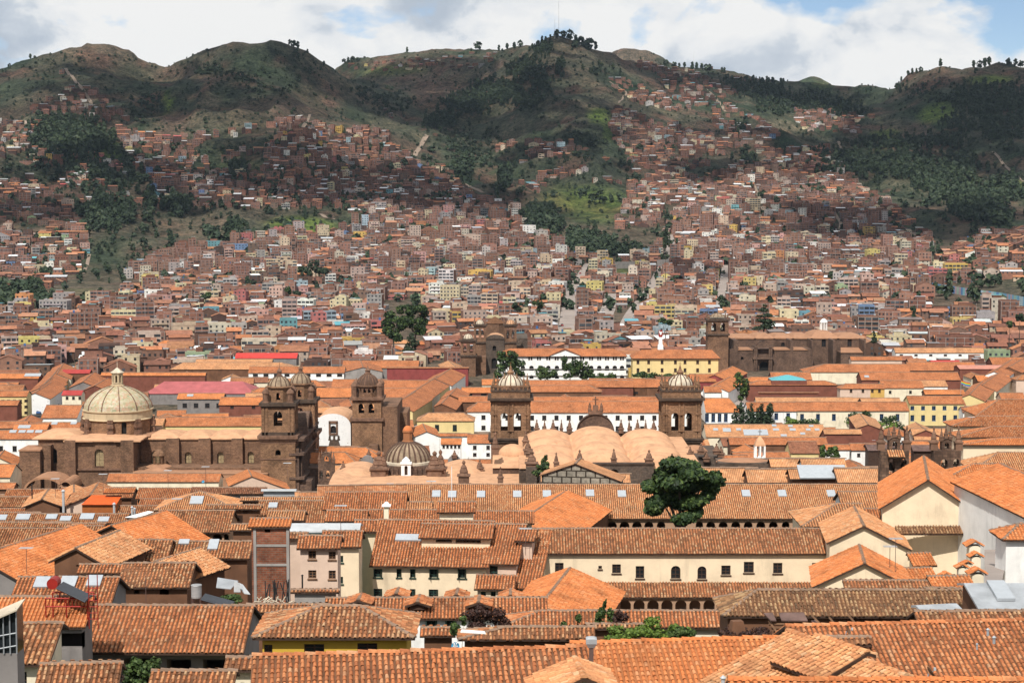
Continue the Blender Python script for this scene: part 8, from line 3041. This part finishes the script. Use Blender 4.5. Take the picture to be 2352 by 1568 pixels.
# red solar water heater
k=.34*91/F
r,p=thing('water_heater','red solar water heater with a round tank and frame on the orange roof','water heater',A_(465,905),91)
c=P(*A_(362,705),91)
mpart(r,'tank','red_metal',lambda m:m.bar(c+V3(0,-.3,0),c+V3(0,.45,0),38*k,n=16))
q0,q1=P(*A_(405,722),91),P(*A_(598,815),90.4)
def heater_panel(m):
 for y in (-.7,.7):
  m.bar(q0+V3(0,y,0),q1+V3(0,y,0),.05)
 up=(q1-q0).cross(V3(0,1,0)).normalized()*.05
 m.poly([q0+V3(0,-.7,0),q1+V3(0,-.7,0),q1+V3(0,.7,0),q0+V3(0,.7,0)],1)
 for i in range(9):
  y=-.6+i*.15
  m.bar(q0+V3(0,y,.04),q1+V3(0,y,.04),.03)
m=MB()
heater_panel(m)
m.build('panel',['panel_dark','panel_dark'],r)
def heater_frame(m):
 zb=P(*A_(330,925),91).z
 xs=[P(*A_(x,800),91).x for x in (332,380,470,612)]
 zt=P(*A_(0,790),91).z
 zl=P(*A_(0,845),91).z
 for x in xs:
  for y in (90.3,91.7):
   m.bar((x,y,zb-.4),(x,y,zt),.035)
 for z in (zt,zl):
  for y in (90.3,91.7):
   m.bar((xs[0],y,z),(xs[-1],y,z),.04)
 for i in range(12):
  x=xs[0]+(xs[-1]-xs[0])*i/11
  m.bar((x,90.3,zl),(x,90.3,zt),.018)
 for i in range(6):
  z=zb+i*.32
  m.bar((xs[-1]+.1,90.2,z),(xs[-1]+.55,90.2,z),.02)
 for dx in (.1,.55):
  m.bar((xs[-1]+dx,90.2,zb-.5),(xs[-1]+dx,90.2,zb+2.3),.025)
mpart(r,'frame','red_metal',heater_frame)
# grey tank with panel behind the even mottled roof
r,p=thing('water_heater','grey cylindrical tank with a tilted solar panel behind the mottled roof ridge','water heater',A_(1330,860),100)
c=P(*A_(1328,805),100)
kk=.34*100/F
mpart(r,'tank','tank_grey',lambda m:m.lathe(c,[(36*kk,0),(37*kk,.1),(36*kk,.15),(36*kk,85*kk),(38*kk,86*kk),(36*kk,90*kk),(.1,92*kk)],16))
mpart(r,'stand','metal_rust',lambda m:[m.bar(c+V3(a,b,-1.4),c+V3(a,b,0),.03) for a in (-.25,.25) for b in (-.25,.25)])
q0,q1=P(*A_(1372,800),99.6),P(*A_(1572,855),99.0)
m=MB()
heater_panel(m)
m.build('panel',['panel_dark','panel_dark'],r)
def chimney(px,py0,py1,w,d,label,conv,mat='pale_cream',cap='tile_new',name='chimney',group=None):
 """masonry chimney or vent with a little gabled tile cap"""
 b,t=P(*conv(px,py1),d),P(*conv(px,py0),d)
 k=.34*d/F*w
 r=empty(name,b,label,'chimney',group)
 mpart(r,'shaft',mat,lambda m:m.box(b,(k,k,t.z-b.z)))
 m=MB()
 z=t.z
 for s in (-1,1):
  slab(m,[V3(t.x,t.y-k*.7,z+k*.45),V3(t.x,t.y+k*.7,z+k*.45),V3(t.x+s*k*.8,t.y+k*.7,z),V3(t.x+s*k*.8,t.y-k*.7,z)],.06,0)
 c=m.build('cap',['pan_new','wood_dark'],r)
 sets=[lay_tiles([V3(t.x+s*k*.8,t.y-k*.7,z+.01),V3(t.x+s*k*.8,t.y+k*.7,z+.01),V3(t.x,t.y+k*.7,z+k*.45+.01),V3(t.x,t.y-k*.7,z+k*.45+.01)],V3(s,0,-.56),.2,.35) for s in (-1,1)]
 tiles_mesh('roof_tiles',[q for q in sets if q],False,cap,c)
 return r
G='tile-capped chimneys beside the alley at the right'
for (px,a,b,w,d,lb) in ((2010,450,560,75,132,'topmost and largest'),(2022,525,600,62,127,'second from above, white-fronted'),(1968,575,640,42,125,'small left-hand'),(2030,640,760,78,119,'lowest, broken-tiled'),(1930,600,660,52,124,'leaning left-hand'),(1820,655,720,50,121,'low flat')):
 chimney(px,a,b,w,d,f'{lb} tile-capped chimney beside the alley at the right',C_,group=G)
for (x1,x2,yr,ye,d,lb) in ((1580,1700,505,590,139,'upper orange tiled awning on the side of the tall cream church gable'),(1555,1710,605,680,134,'lower orange tiled awning on the side of the tall cream church gable'),(1720,1960,660,745,118,'orange tiled roof slope at the foot of the tile-capped chimneys')):
 Fr(x1,x2,yr,ye,d,conv=C_,ang=8,tint='new',wall='cream',rb=.2,label=lb)
# metal-cowled chimney on the fresh orange roof
b,t=P(*B_(1712,1275),69.5),P(*B_(1712,1140),69.5)
r=empty('chimney',b,'tall square chimney with a grey pyramid-shaped metal cowl at the bottom edge','chimney')
k=.34*69.5/F
mpart(r,'shaft','metal_rust',lambda m:m.box(b,(30*k,30*k,t.z-b.z)))
mpart(r,'cowl','metal_grey',lambda m:(m.box(t+V3(0,0,0),(42*k,42*k,30*k),0,0,1.7),m.box(t+V3(0,0,30*k),(74*k,74*k,34*k),0,0,1.0),m.box(t+V3(0,0,64*k),(74*k,74*k,10*k),0,0,.5)))
for (conv,px,a,b_,w,d,mat,lb) in (
  (A_,430,85,230,9,205,'metal_pale','tall silver chimney pipe by the little brown gable'),(A_,772,172,238,8,200,'metal_pale','short silver pipe left of the white plastic sheets'),
  (A_,893,195,250,7,198,'metal_pale','left of two small silver pipes by the white plastic sheets'),(A_,910,205,262,7,197,'metal_grey','right of two small silver pipes by the white plastic sheets'),
  (A_,218,38,165,4,210,'black_plastic','thin black mast at the left below the stone church'),(B_,770,-80,290,2.2,165,'white_paint','thin white lattice mast on the cream rooftop room'),
  (C_,2108,1020,1062,9,74.5,'metal_grey','upper grey vent pipe on the bottom right roof'),(C_,2150,1073,1115,10,73,'metal_grey','middle grey vent pipe on the bottom right roof'),(C_,2035,1118,1155,6,72,'metal_grey','thin lowest vent pipe on the bottom right roof'),
  (C_,320,1345,1390,14,64,'metal_pale','stubby white vent at the bottom edge'),(B_,1117,880,960,9,204,'stone_trim','small dark chimney on the long skylight roof'),(A_,2043,655,745,6,126,'black_plastic','black stovepipe in front of the pinkish house'),
  (A_,987,655,870,2.4,99.5,'metal_rust','thin rusty pole in front of the adobe house')):
 p0,p1=P(*conv(px,b_),d),P(*conv(px,a),d)
 k=.34*d/F*w
 r=empty('pipe',p0,lb,'pipe' if w>5 else 'mast')
 mpart(r,'shaft',mat,lambda m:m.bar(p0,V3(p0.x,p0.y,p1.z),k,n=8))
 if w>5:
  mpart(r,'cap',mat,lambda m:m.lathe((p0.x,p0.y,p1.z),[(k*1.5,-k*.4),(k*1.6,0),(k*.3,k*1.2)],8))
p0,p1=P(*B_(328,272),168),P(*B_(328,188),168)
r=empty('chimney',p0,'white roof chimney with a hat-like cap above the convent block','chimney')
mpart(r,'shaft','pale_cream',lambda m:m.box(p0,(.45,.45,p1.z-p0.z)))
mpart(r,'cap','white',lambda m:(m.box(p1,(.85,.85,.12)),m.box(p1+V3(0,0,.12),(.7,.7,.3),0,0,.3)))
def dish(px,py,rad,d,conv,mat,label,aim):
 c=P(*conv(px,py),d)
 k=.34*d/F*rad
 r=empty('satellite_dish',c-V3(0,0,k*1.2),label,'satellite dish')
 a=V3(*aim).normalized()
 u=a.orthogonal().normalized()
 v=a.cross(u)
 m=MB()
 rings=[]
 for t in (0,.35,.7,1.0):
  rings.append([c+a*(t*t*k*.28)+(u*math.cos(g)+v*math.sin(g))*(k*t) for g in np.linspace(0,2*math.pi,17)[:-1]])
 for i in range(3):
  for j in range(16):
   m.poly([rings[i][j],rings[i][(j+1)%16],rings[i+1][(j+1)%16],rings[i+1][j]])
 m.build('reflector',mat,r,True)
 mpart(r,'arm','metal_grey',lambda m:(m.bar(c-v*k*.9,c+a*k*.95,.018),m.bar(c-a*.05,c-a*.1-V3(0,0,k*1.3),.025)))
 mpart(r,'receiver','metal_pale',lambda m:m.box(c+a*k*.95-V3(0,0,.04),(.08,.08,.1)))
 return r,c,a,u,v,k
r,c,a,u,v,k=dish(795,1132,29,82,B_,'dish_blue','bright blue satellite dish at the bottom centre',(-.1,-1,.25))
mpart(r,'emblem','white_paint',lambda m:[m.box(c+a*.06+V3(x,-.06,z),(.05,.02,.07)) for x,z in ((-.09,.16),(0,.2),(.09,.16),(-.05,.1),(.05,.1))]+[m.box(c+a*.06+V3(0,-.06,0),(.22,.02,.04))],kind='stuff')
dish(1160,1028,36,79.5,C_,'wood','brown satellite dish on the ridge of the bottom right roof',(.75,-.3,.35))
dish(1715,1312,46,62,C_,'wood','dark brown satellite dish at the bottom edge',(.7,.1,.45))
dish(1372,22,10,455,A_,'dish_blue','tiny blue dish on the long cream building under the stone church',(0,-1,.3))
# sheets, tarpaulins, sheds
def sheet(label,pts,d,conv,mat,cat='sheet',th=.05,name='metal_sheet',group=None):
 v=[P(*conv(x,y),d+dy) for x,y,dy in pts]
 o=sum(v,V3(0,0,0))/len(v)
 m=MB()
 slab(m,v,th,0)
 return tag(m.build(name,[mat,mat],None,org=o),label,cat,group)
sheet('bent white plastic sheet on the shed roofs left of the adobe wall coping',[(828,1035,0),(1000,1045,0),(990,1030,.8),(835,1018,.8)],93,B_,'white_paint',name='plastic_sheet')
sheet('blue tarpaulin stretched above the red roofs left of the long skylight roof',[(345,210,0),(450,208,0),(440,138,3),(415,150,3)],180,B_,'blue_tarp',name='tarpaulin')
sheet('white crumpled plastic sheets on the roof by the small silver pipes',[(845,262,0),(940,265,0),(1040,225,2.5),(1000,220,2.5)],195,A_,'white_paint',name='plastic_sheet')
G='crumpled metal sheets in the yard beside the tall brick building'
sheet('widest crumpled metal sheet in the yard beside the tall brick building',[(1460,735,0),(1560,745,0),(1610,690,1.5),(1470,668,1.5)],119,A_,'metal_grey',group=G)
sheet('long metal sheet sliding down to the right in the yard beside the tall brick building',[(1650,775,0),(1690,780,0),(1640,715,1.5),(1580,690,1.5)],118.6,A_,'metal_pale',group=G)
sheet('upright patched metal sheet in the middle of the yard beside the tall brick building',[(1580,765,0),(1625,765,0),(1620,705,.7),(1580,700,.7)],118,A_,'tank_grey',group=G)
G='rusty metal sheets on the ruined roof'
sheet('left small rusty metal sheet on the ruined roof',[(640,955,0),(680,958,0),(655,905,.6),(595,908,.6)],86,C_,'metal_rust',group=G)
sheet('large rusty corrugated sheet on the ruined roof',[(715,957,0),(892,958,0),(865,903,.6),(696,905,.6)],86,C_,'metal_rust',group=G)
sheet('narrow purple-grey sheet hanging right of the large rusty sheet',[(950,990,0),(985,990,0),(945,955,.6),(915,958,.6)],86,C_,'metal_rust',group=G)
p=P(*C_(640,1050),86)
r=empty('ruined_roof',p,'collapsed roof frame of bare timbers over a dark pit, in front of the blackened roof','ruin')
for x0,y0,x1,y1 in ((630,960,700,1060),(750,960,800,1050),(920,925,985,990),(1040,940,1080,990),(1160,915,1220,985),(630,985,790,985),(650,1012,790,1012),(665,1035,780,1035)):
 mpart(r,'beam','wood',lambda m:m.bar(P(*C_(x0,y0),86.4),P(*C_(x1,y1),85.6),.06))
p0,p1=P(*C_(640,1075),87.5),P(*C_(1400,930),87.5)
mpart(r,'wall','adobe',lambda m:(m.box(((p0.x+p1.x)/2,88.5,p0.z-1.5),(p1.x-p0.x,.6,p1.z-p0.z+.3)),m.box((p0.x,86.5,p0.z-1.5),(.6,3,p1.z-p0.z+.2))))
p0=P(*C_(510,1000),86)
mpart(r,'adobe_stub','adobe',lambda m:(m.box(p0+V3(-.7,0,-2),(1.5,1.2,2.3),.2,0,.35),m.box(p0+V3(.6,.3,-2),(1.6,1.2,1.7),-.2,0,.5)))
p=P(*A_(690,215),204)
r=empty('shed',p,'orange wooden shed with a bright orange tarpaulin roof at the left','shed')
k=.34*204/F
mpart(r,'wall','orange_wood',lambda m:m.box(p+V3(0,0,-1),(230*k,3,60*k+1)))
mpart(r,'roof','orange_tarp',lambda m:m.poly([p+V3(-118*k,-1.8,56*k),p+V3(120*k,-1.8,56*k),p+V3(115*k,1.8,86*k),p+V3(-95*k,1.8,86*k)]))
Fr(728,905,66,98,206,conv=A_,tint='new',wall='grey_wall',slope=.3,rb=.3,base=58,label='little grey tower room with an orange mono-pitch roof behind the orange shed')
Fr(1780,1990,72,82,218,conv=A_,roof_mat='metal_pale',wall='metal_grey',slope=.2,base=52,label='grey glazed roof terrace box before the near bell tower')
p=P(*A_(1855,810),117)
r=empty('timber_stack',p,'stack of dark poles leaning against the tall brick building','timber stack')
for i in range(14):
 a=RNG.uniform(-.9,.9)
 mpart(r,'pole','black_plastic',lambda m:m.bar(p+V3(a,RNG.uniform(-.3,.3),-.4),p+V3(a*.75+RNG.uniform(-.3,.3),.6,RNG.uniform(.8,1.3)),.035))
p=P(*A_(1840,840),112)
r=empty('debris_heap',p,'heap of pale broken planks on the wall below the dark poles','debris heap')
for i in range(22):
 a=RNG.uniform(-1.0,1.0)
 mpart(r,'plank','dome_white',lambda m:m.bar(p+V3(a,RNG.uniform(-.3,.3),RNG.uniform(-.1,.1)),p+V3(a+RNG.uniform(-.6,.6),RNG.uniform(-.3,.3),RNG.uniform(.0,.4)),.035))
Fr(1690,2200,850,905,110,conv=A_,tint='old',wall='adobe',rb=.4,jit=1.6,label='low adobe wall with broken tile coping below the dark poles')
Fr(1990,2270,752,768,122,conv=A_,tint='old',wall='concrete',rb=.3,label='grey block wall with a thin tile edge in front of the pinkish house')
# glazed veranda at the lower left edge
p=P(*A_(0,1384),62)
r=empty('glass_veranda',p,'glazed veranda with white bars and a pale ribbed roof at the lower left edge','veranda')
x1,x0=P(*A_(104,1000),62).x,P(*A_(-160,1000),62).x
zt,zm,zb=P(*A_(0,1000),62).z,P(*A_(0,1190),62).z,P(*A_(0,1390),62).z-1
rise=P(*A_(0,880),62).z-zt
mpart(r,'wall','grey_wall',lambda m:m.box(((x0+x1)/2,62.6,zb),(x1-x0,.9,zm-zb)))
for i in range(7):
 x=x0+(x1-x0)*i/6
 mpart(r,'post','metal_grey',lambda m:m.bar((x,62.1,zm),(x,62.1,zt+rise*i/6),.025))
for z in (zm+.05,(zm+zt)/2):
 mpart(r,'rail','metal_grey',lambda m:m.bar((x0,62.1,z),(x1,62.1,z+.25),.025))
mpart(r,'pane','glass_dark',lambda m:m.poly([(x0,62.2,zm),(x1,62.2,zm),(x1,62.2,zt+rise),(x0,62.2,zt)]))
mpart(r,'side_pane','glass_dark',lambda m:m.poly([(x1,62.2,zm),(x1,63,zm),(x1,63,zt+rise),(x1,62.2,zt+rise)]))
mpart(r,'roof','dome_white',lambda m:slab(m,[V3(x0,61.9,zt),V3(x1+.1,61.9,zt+rise),V3(x1+.1,63,zt+rise+.15),V3(x0,63,zt+.15)],.05,0))
# beyond the square
def pyr(name,label,cat,conv,x0,x1,cb,ct,d,mat):
 a,b,z0,z1=X_(conv(x0,0)[0],d),X_(conv(x1,0)[0],d),Z_(conv(0,cb)[1],d),Z_(conv(0,ct)[1],d+6)
 w=(b-a)/2
 r=empty(name,((a+b)/2,d+w*.7,z0-5),label,cat)
 mpart(r,'base','adobe_red',lambda m:m.box(((a+b)/2,d+w*.7,z0-5),(2*w,1.4*w,5)))
 mpart(r,'glass_roof',mat,lambda m:m.lathe(((a+b)/2,d+w*.7,z0),[(w*1.41,0),(w*.12,z1-z0)],4,a0=math.pi/4,sq=.7))
pyr('glass_pyramid','turquoise glass pyramid roof rising over the tiled courtyard before the dark stone church','glass roof',F_,655,895,216,177,735,'teal')
B=Bld('bell_turret',580,352,F_,'small white bell turret with a tiled cap right of the right cathedral tower','bell turret',base=CZ-70)
k=.34*352/F
x,z0,z1=B.x(580,352),B.z(735,352),B.z(655,352)
mpart(B.root,'base','white',lambda m:m.box((x,352,B.base),(72*k,72*k,z0-B.base)))
for a in (-1,0,1):
 for b in (-1,1):
  mpart(B.root,'column','white',lambda m:m.box((x+a*30*k,352+b*30*k,z0),(11*k,11*k,z1-z0)))
mpart(B.root,'cap','vault',lambda m:m.lathe((x,352,z1),[(50*k,0),(48*k,.3),(30*k,1.2),(.05,2.0)],4,a0=.785))
mpart(B.root,'cross','stone_black',lambda m:(m.bar((x,352,z1+1.9),(x,352,z1+3.3),.06),m.bar((x-.4,352,z1+2.8),(x+.4,352,z1+2.8),.06)))
x,z0,z1=X_(F_(505,0)[0],330),Z_(F_(0,806)[1],330),Z_(F_(0,706)[1],345)
r=empty('plaster_mound',(x,338,z0-8),'low brown plastered dome mound right of the big dark tree','dome')
mpart(r,'dome','vault_dull',lambda m:m.lathe((x,338,z0),[(5.2*math.cos(t),(z1-z0)*math.sin(t)) for t in np.linspace(0,1.5,8)],28,sq=.6),True)
mpart(r,'wall','stone_dark',lambda m:m.box((x,338,z0-8),(10,6.5,8.2)))
# flag
p=P(*F_(1955,245),690)
r=empty('flag',p,'rainbow flag flying among the roofs at the right','flag')
m=MB()
for i,cc in enumerate(((.5,.03,.03),(.6,.25,.02),(.6,.5,.03),(.05,.35,.08),(.04,.25,.5),(.15,.05,.3))):
 for j in range(6):
  f=lambda t,q:p+V3(-1.6+3.6*t/6,.2*math.sin(t),1.6-q*.24-t*.16+.1*math.sin(t*1.4))
  m.poly([f(j,i+1),f(j+1,i+1),f(j+1,i),f(j,i)],0,None,cc)
m.build('cloth','paint',r)
mpart(r,'pole','metal_grey',lambda m:m.bar(p+V3(-1.6,0,-4),p+V3(-1.6,0,1.9),.06))
# long walls in the far town
def long_wall(label,pts,h,mat,name='retaining_wall',paint=None):
 x,y=LAND.hit([q[0] for q in pts],[q[1] for q in pts],640)
 v=[V3(a,b,gz(a,b)) for a,b in zip(x,y)]
 m=MB()
 for a,b in zip(v[:-1],v[1:]):
  n=max(1,int((b-a).length/3.5)) if paint else 1
  for i in range(n):
   p,q=a.lerp(b,i/n),a.lerp(b,(i+1)/n)
   c=RNG.choice(paint) if paint else None
   e=V3(0,0,h)
   d=V3(0,.6,0)
   m.poly([p-V3(0,0,2),q-V3(0,0,2),q+e,p+e],0,None,c)
   m.poly([p+e,q+e,q+e+d,p+e+d],0,None,c)
 tag(m.build(name,mat,None,org=v[0]),label,'wall')
long_wall('long grey retaining wall with a grass strip below it in the left middle of town',[(560,672),(700,671),(845,668)],6.5,'concrete')
long_wall('grey stone retaining wall beside the green gully',[(1412,618),(1470,616),(1560,610)],7,'concrete')
long_wall('long wall painted with a blue and turquoise mural at the right',[(2140,668),(2230,682),(2300,693),(2375,706)],5.5,'paint','mural_wall',[(.10,.22,.42),(.16,.34,.48),(.20,.42,.46),(.36,.46,.50),(.40,.30,.34),(.12,.30,.46),(.30,.42,.34)])
# masts on the hills
for px,t,b,lb in ((1274,42,86,'short radio mast on the tip of the pointed hill'),(1283,-6,86,'tallest radio mast, on the tip of the pointed hill'),(1228,28,98,'thin radio mast left of the tip of the pointed hill'),(1593,121,160,'lattice pylon on the crest right of the pointed hill')):
 x,y=LAND.hit(px,b+4,1500)
 if not np.isnan(y[0]):
  x,y=float(x[0]),float(y[0])
  z=gz(x,y)
  h=(b-t)*y/F+4
  r=empty('radio_mast',(x,y,z),lb,'radio mast')
  mpart(r,'lattice','white_paint',lambda m:[m.bar((x+1.2*c,y+1.2*s,z),(x,y,z+h),.22,n=3,r2=.12) for c,s in ((1,0),(-.5,.87),(-.5,-.87))]+[m.bar((x-1.2*(1-q),y,z+h*q),(x+1.2*(1-q),y,z+h*q),.12,n=3) for q in (.2,.4,.6,.8)],kind='stuff')
# traffic in the streets
cars=[]
def make_car(c):
 r=empty('parked_car',(0,0,0))
 m=MB()
 m.box((0,0,.35),(1.7,4.1,.55),col=c)
 m.build('body','paint',r)
 m=MB()
 m.box((0,.15,.9),(1.55,2.2,.55),0,0,.8,(.02,.025,.03))
 m.build('cabin','paint',r)
 for a in (-.8,.8):
  for b in (-1.25,1.25):
   mpart(r,'wheel','black_plastic',lambda m:m.bar((a-.1,b,.32),(a+.1,b,.32),.32,n=10))
 return r
CARC=[('white',(.7,.7,.7)),('red',(.4,.03,.03)),('silver',(.4,.41,.42)),('black',(.03,.03,.03)),('blue',(.05,.12,.3)),('white',(.72,.72,.7))]
si=0
for (s,hw),n,nm in zip(STREETS[:7],(4,3,5,2,12,6,5),('the pale street nearest the twin tower church','the short pale street','the long steep pale street','the rightmost pale street','the busy street at the left','the narrow central street','the street right of the cathedral')):
 for i in range(n):
  k=int(len(s)*(i+.5)/n)
  k=min(max(k,1),len(s)-2)
  t=s[k+1]-s[k-1]
  nrm=np.array((-t[1],t[0]))/(np.hypot(*t)+1e-9)
  q=s[k]+nrm*hw*RNG.choice((-.55,.55))
  cn,cc=RNG.choice(CARC)
  r=make_car(cc)
  r.location=(q[0],q[1],gz(*q)+.3)
  r.rotation_euler.z=math.atan2(t[1],t[0])-math.pi/2
  tag(r,f'{cn} car in {nm}','car','cars in '+nm)
# the paved alley between the church gable and the long white house
m=MB()
a0,a1,b0,b1=P(*C_(2085,480),140),P(*C_(2120,480),140),P(*C_(2090,720),112),P(*C_(2200,720),112)
m.poly([b0,b1,a1+V3(1.5,0,0),a0])
tag(m.build('alley','paved',None,org=b0),kind='structure')
# lettering above the green door of the pale yellow house (too small to read in the photo: dark raised strokes)
# thin television aerials on the ridges
for i in range(80):
 hh=HOUSES[RNG.randrange(len(HOUSES))]
 o,(wo,we,wn),(FA,pn)=hh
 q=FA+we*RNG.uniform(1,4)+(-wn+V3(0,0,.44))*RNG.uniform(1,2.2)
 if 70<q.y<560 and abs(q.x)<.28*q.y:
  r=empty('aerial',q,'thin television aerial standing on a tiled roof','aerial','television aerials on the roofs')
  hgt=RNG.uniform(1.6,3.0)
  mpart(r,'mast','metal_rust',lambda m:m.bar(q,q+V3(0,0,hgt),.022))
  mpart(r,'cross_bars','metal_grey',lambda m:[m.bar(q+V3(-.5,j*.14-.3,hgt),q+V3(.5,j*.14-.3,hgt),.012) for j in range(5)]+[m.bar(q+V3(0,-.4,hgt),q+V3(0,.4,hgt),.015)],kind='stuff')
# ---- every label singles one thing out: equal ones are told apart by their order from the left
by={}
for o in bpy.data.objects:
 if o.parent is None and o.get('label'):
  by.setdefault(o['label'],[]).append(o)
ORD=['leftmost','second','third','fourth','fifth','sixth','seventh','eighth','ninth','tenth','eleventh','twelfth','thirteenth','fourteenth','fifteenth','sixteenth','seventeenth','eighteenth','nineteenth','twentieth']
ORD+=['twenty-'+w for w in ('first','second','third','fourth','fifth','sixth','seventh','eighth','ninth')]+['thirtieth']+['thirty-'+w for w in ('first','second','third','fourth','fifth','sixth','seventh','eighth','ninth')]
for lb,L in by.items():
 if 1<len(L)<=len(ORD):
  L.sort(key=lambda o:proj(*o.location)[0])
  for i,o in enumerate(L):
   o['label']=f'{lb}, {ORD[i]} of these' if i==0 else f'{lb}, {ORD[i]} from left'
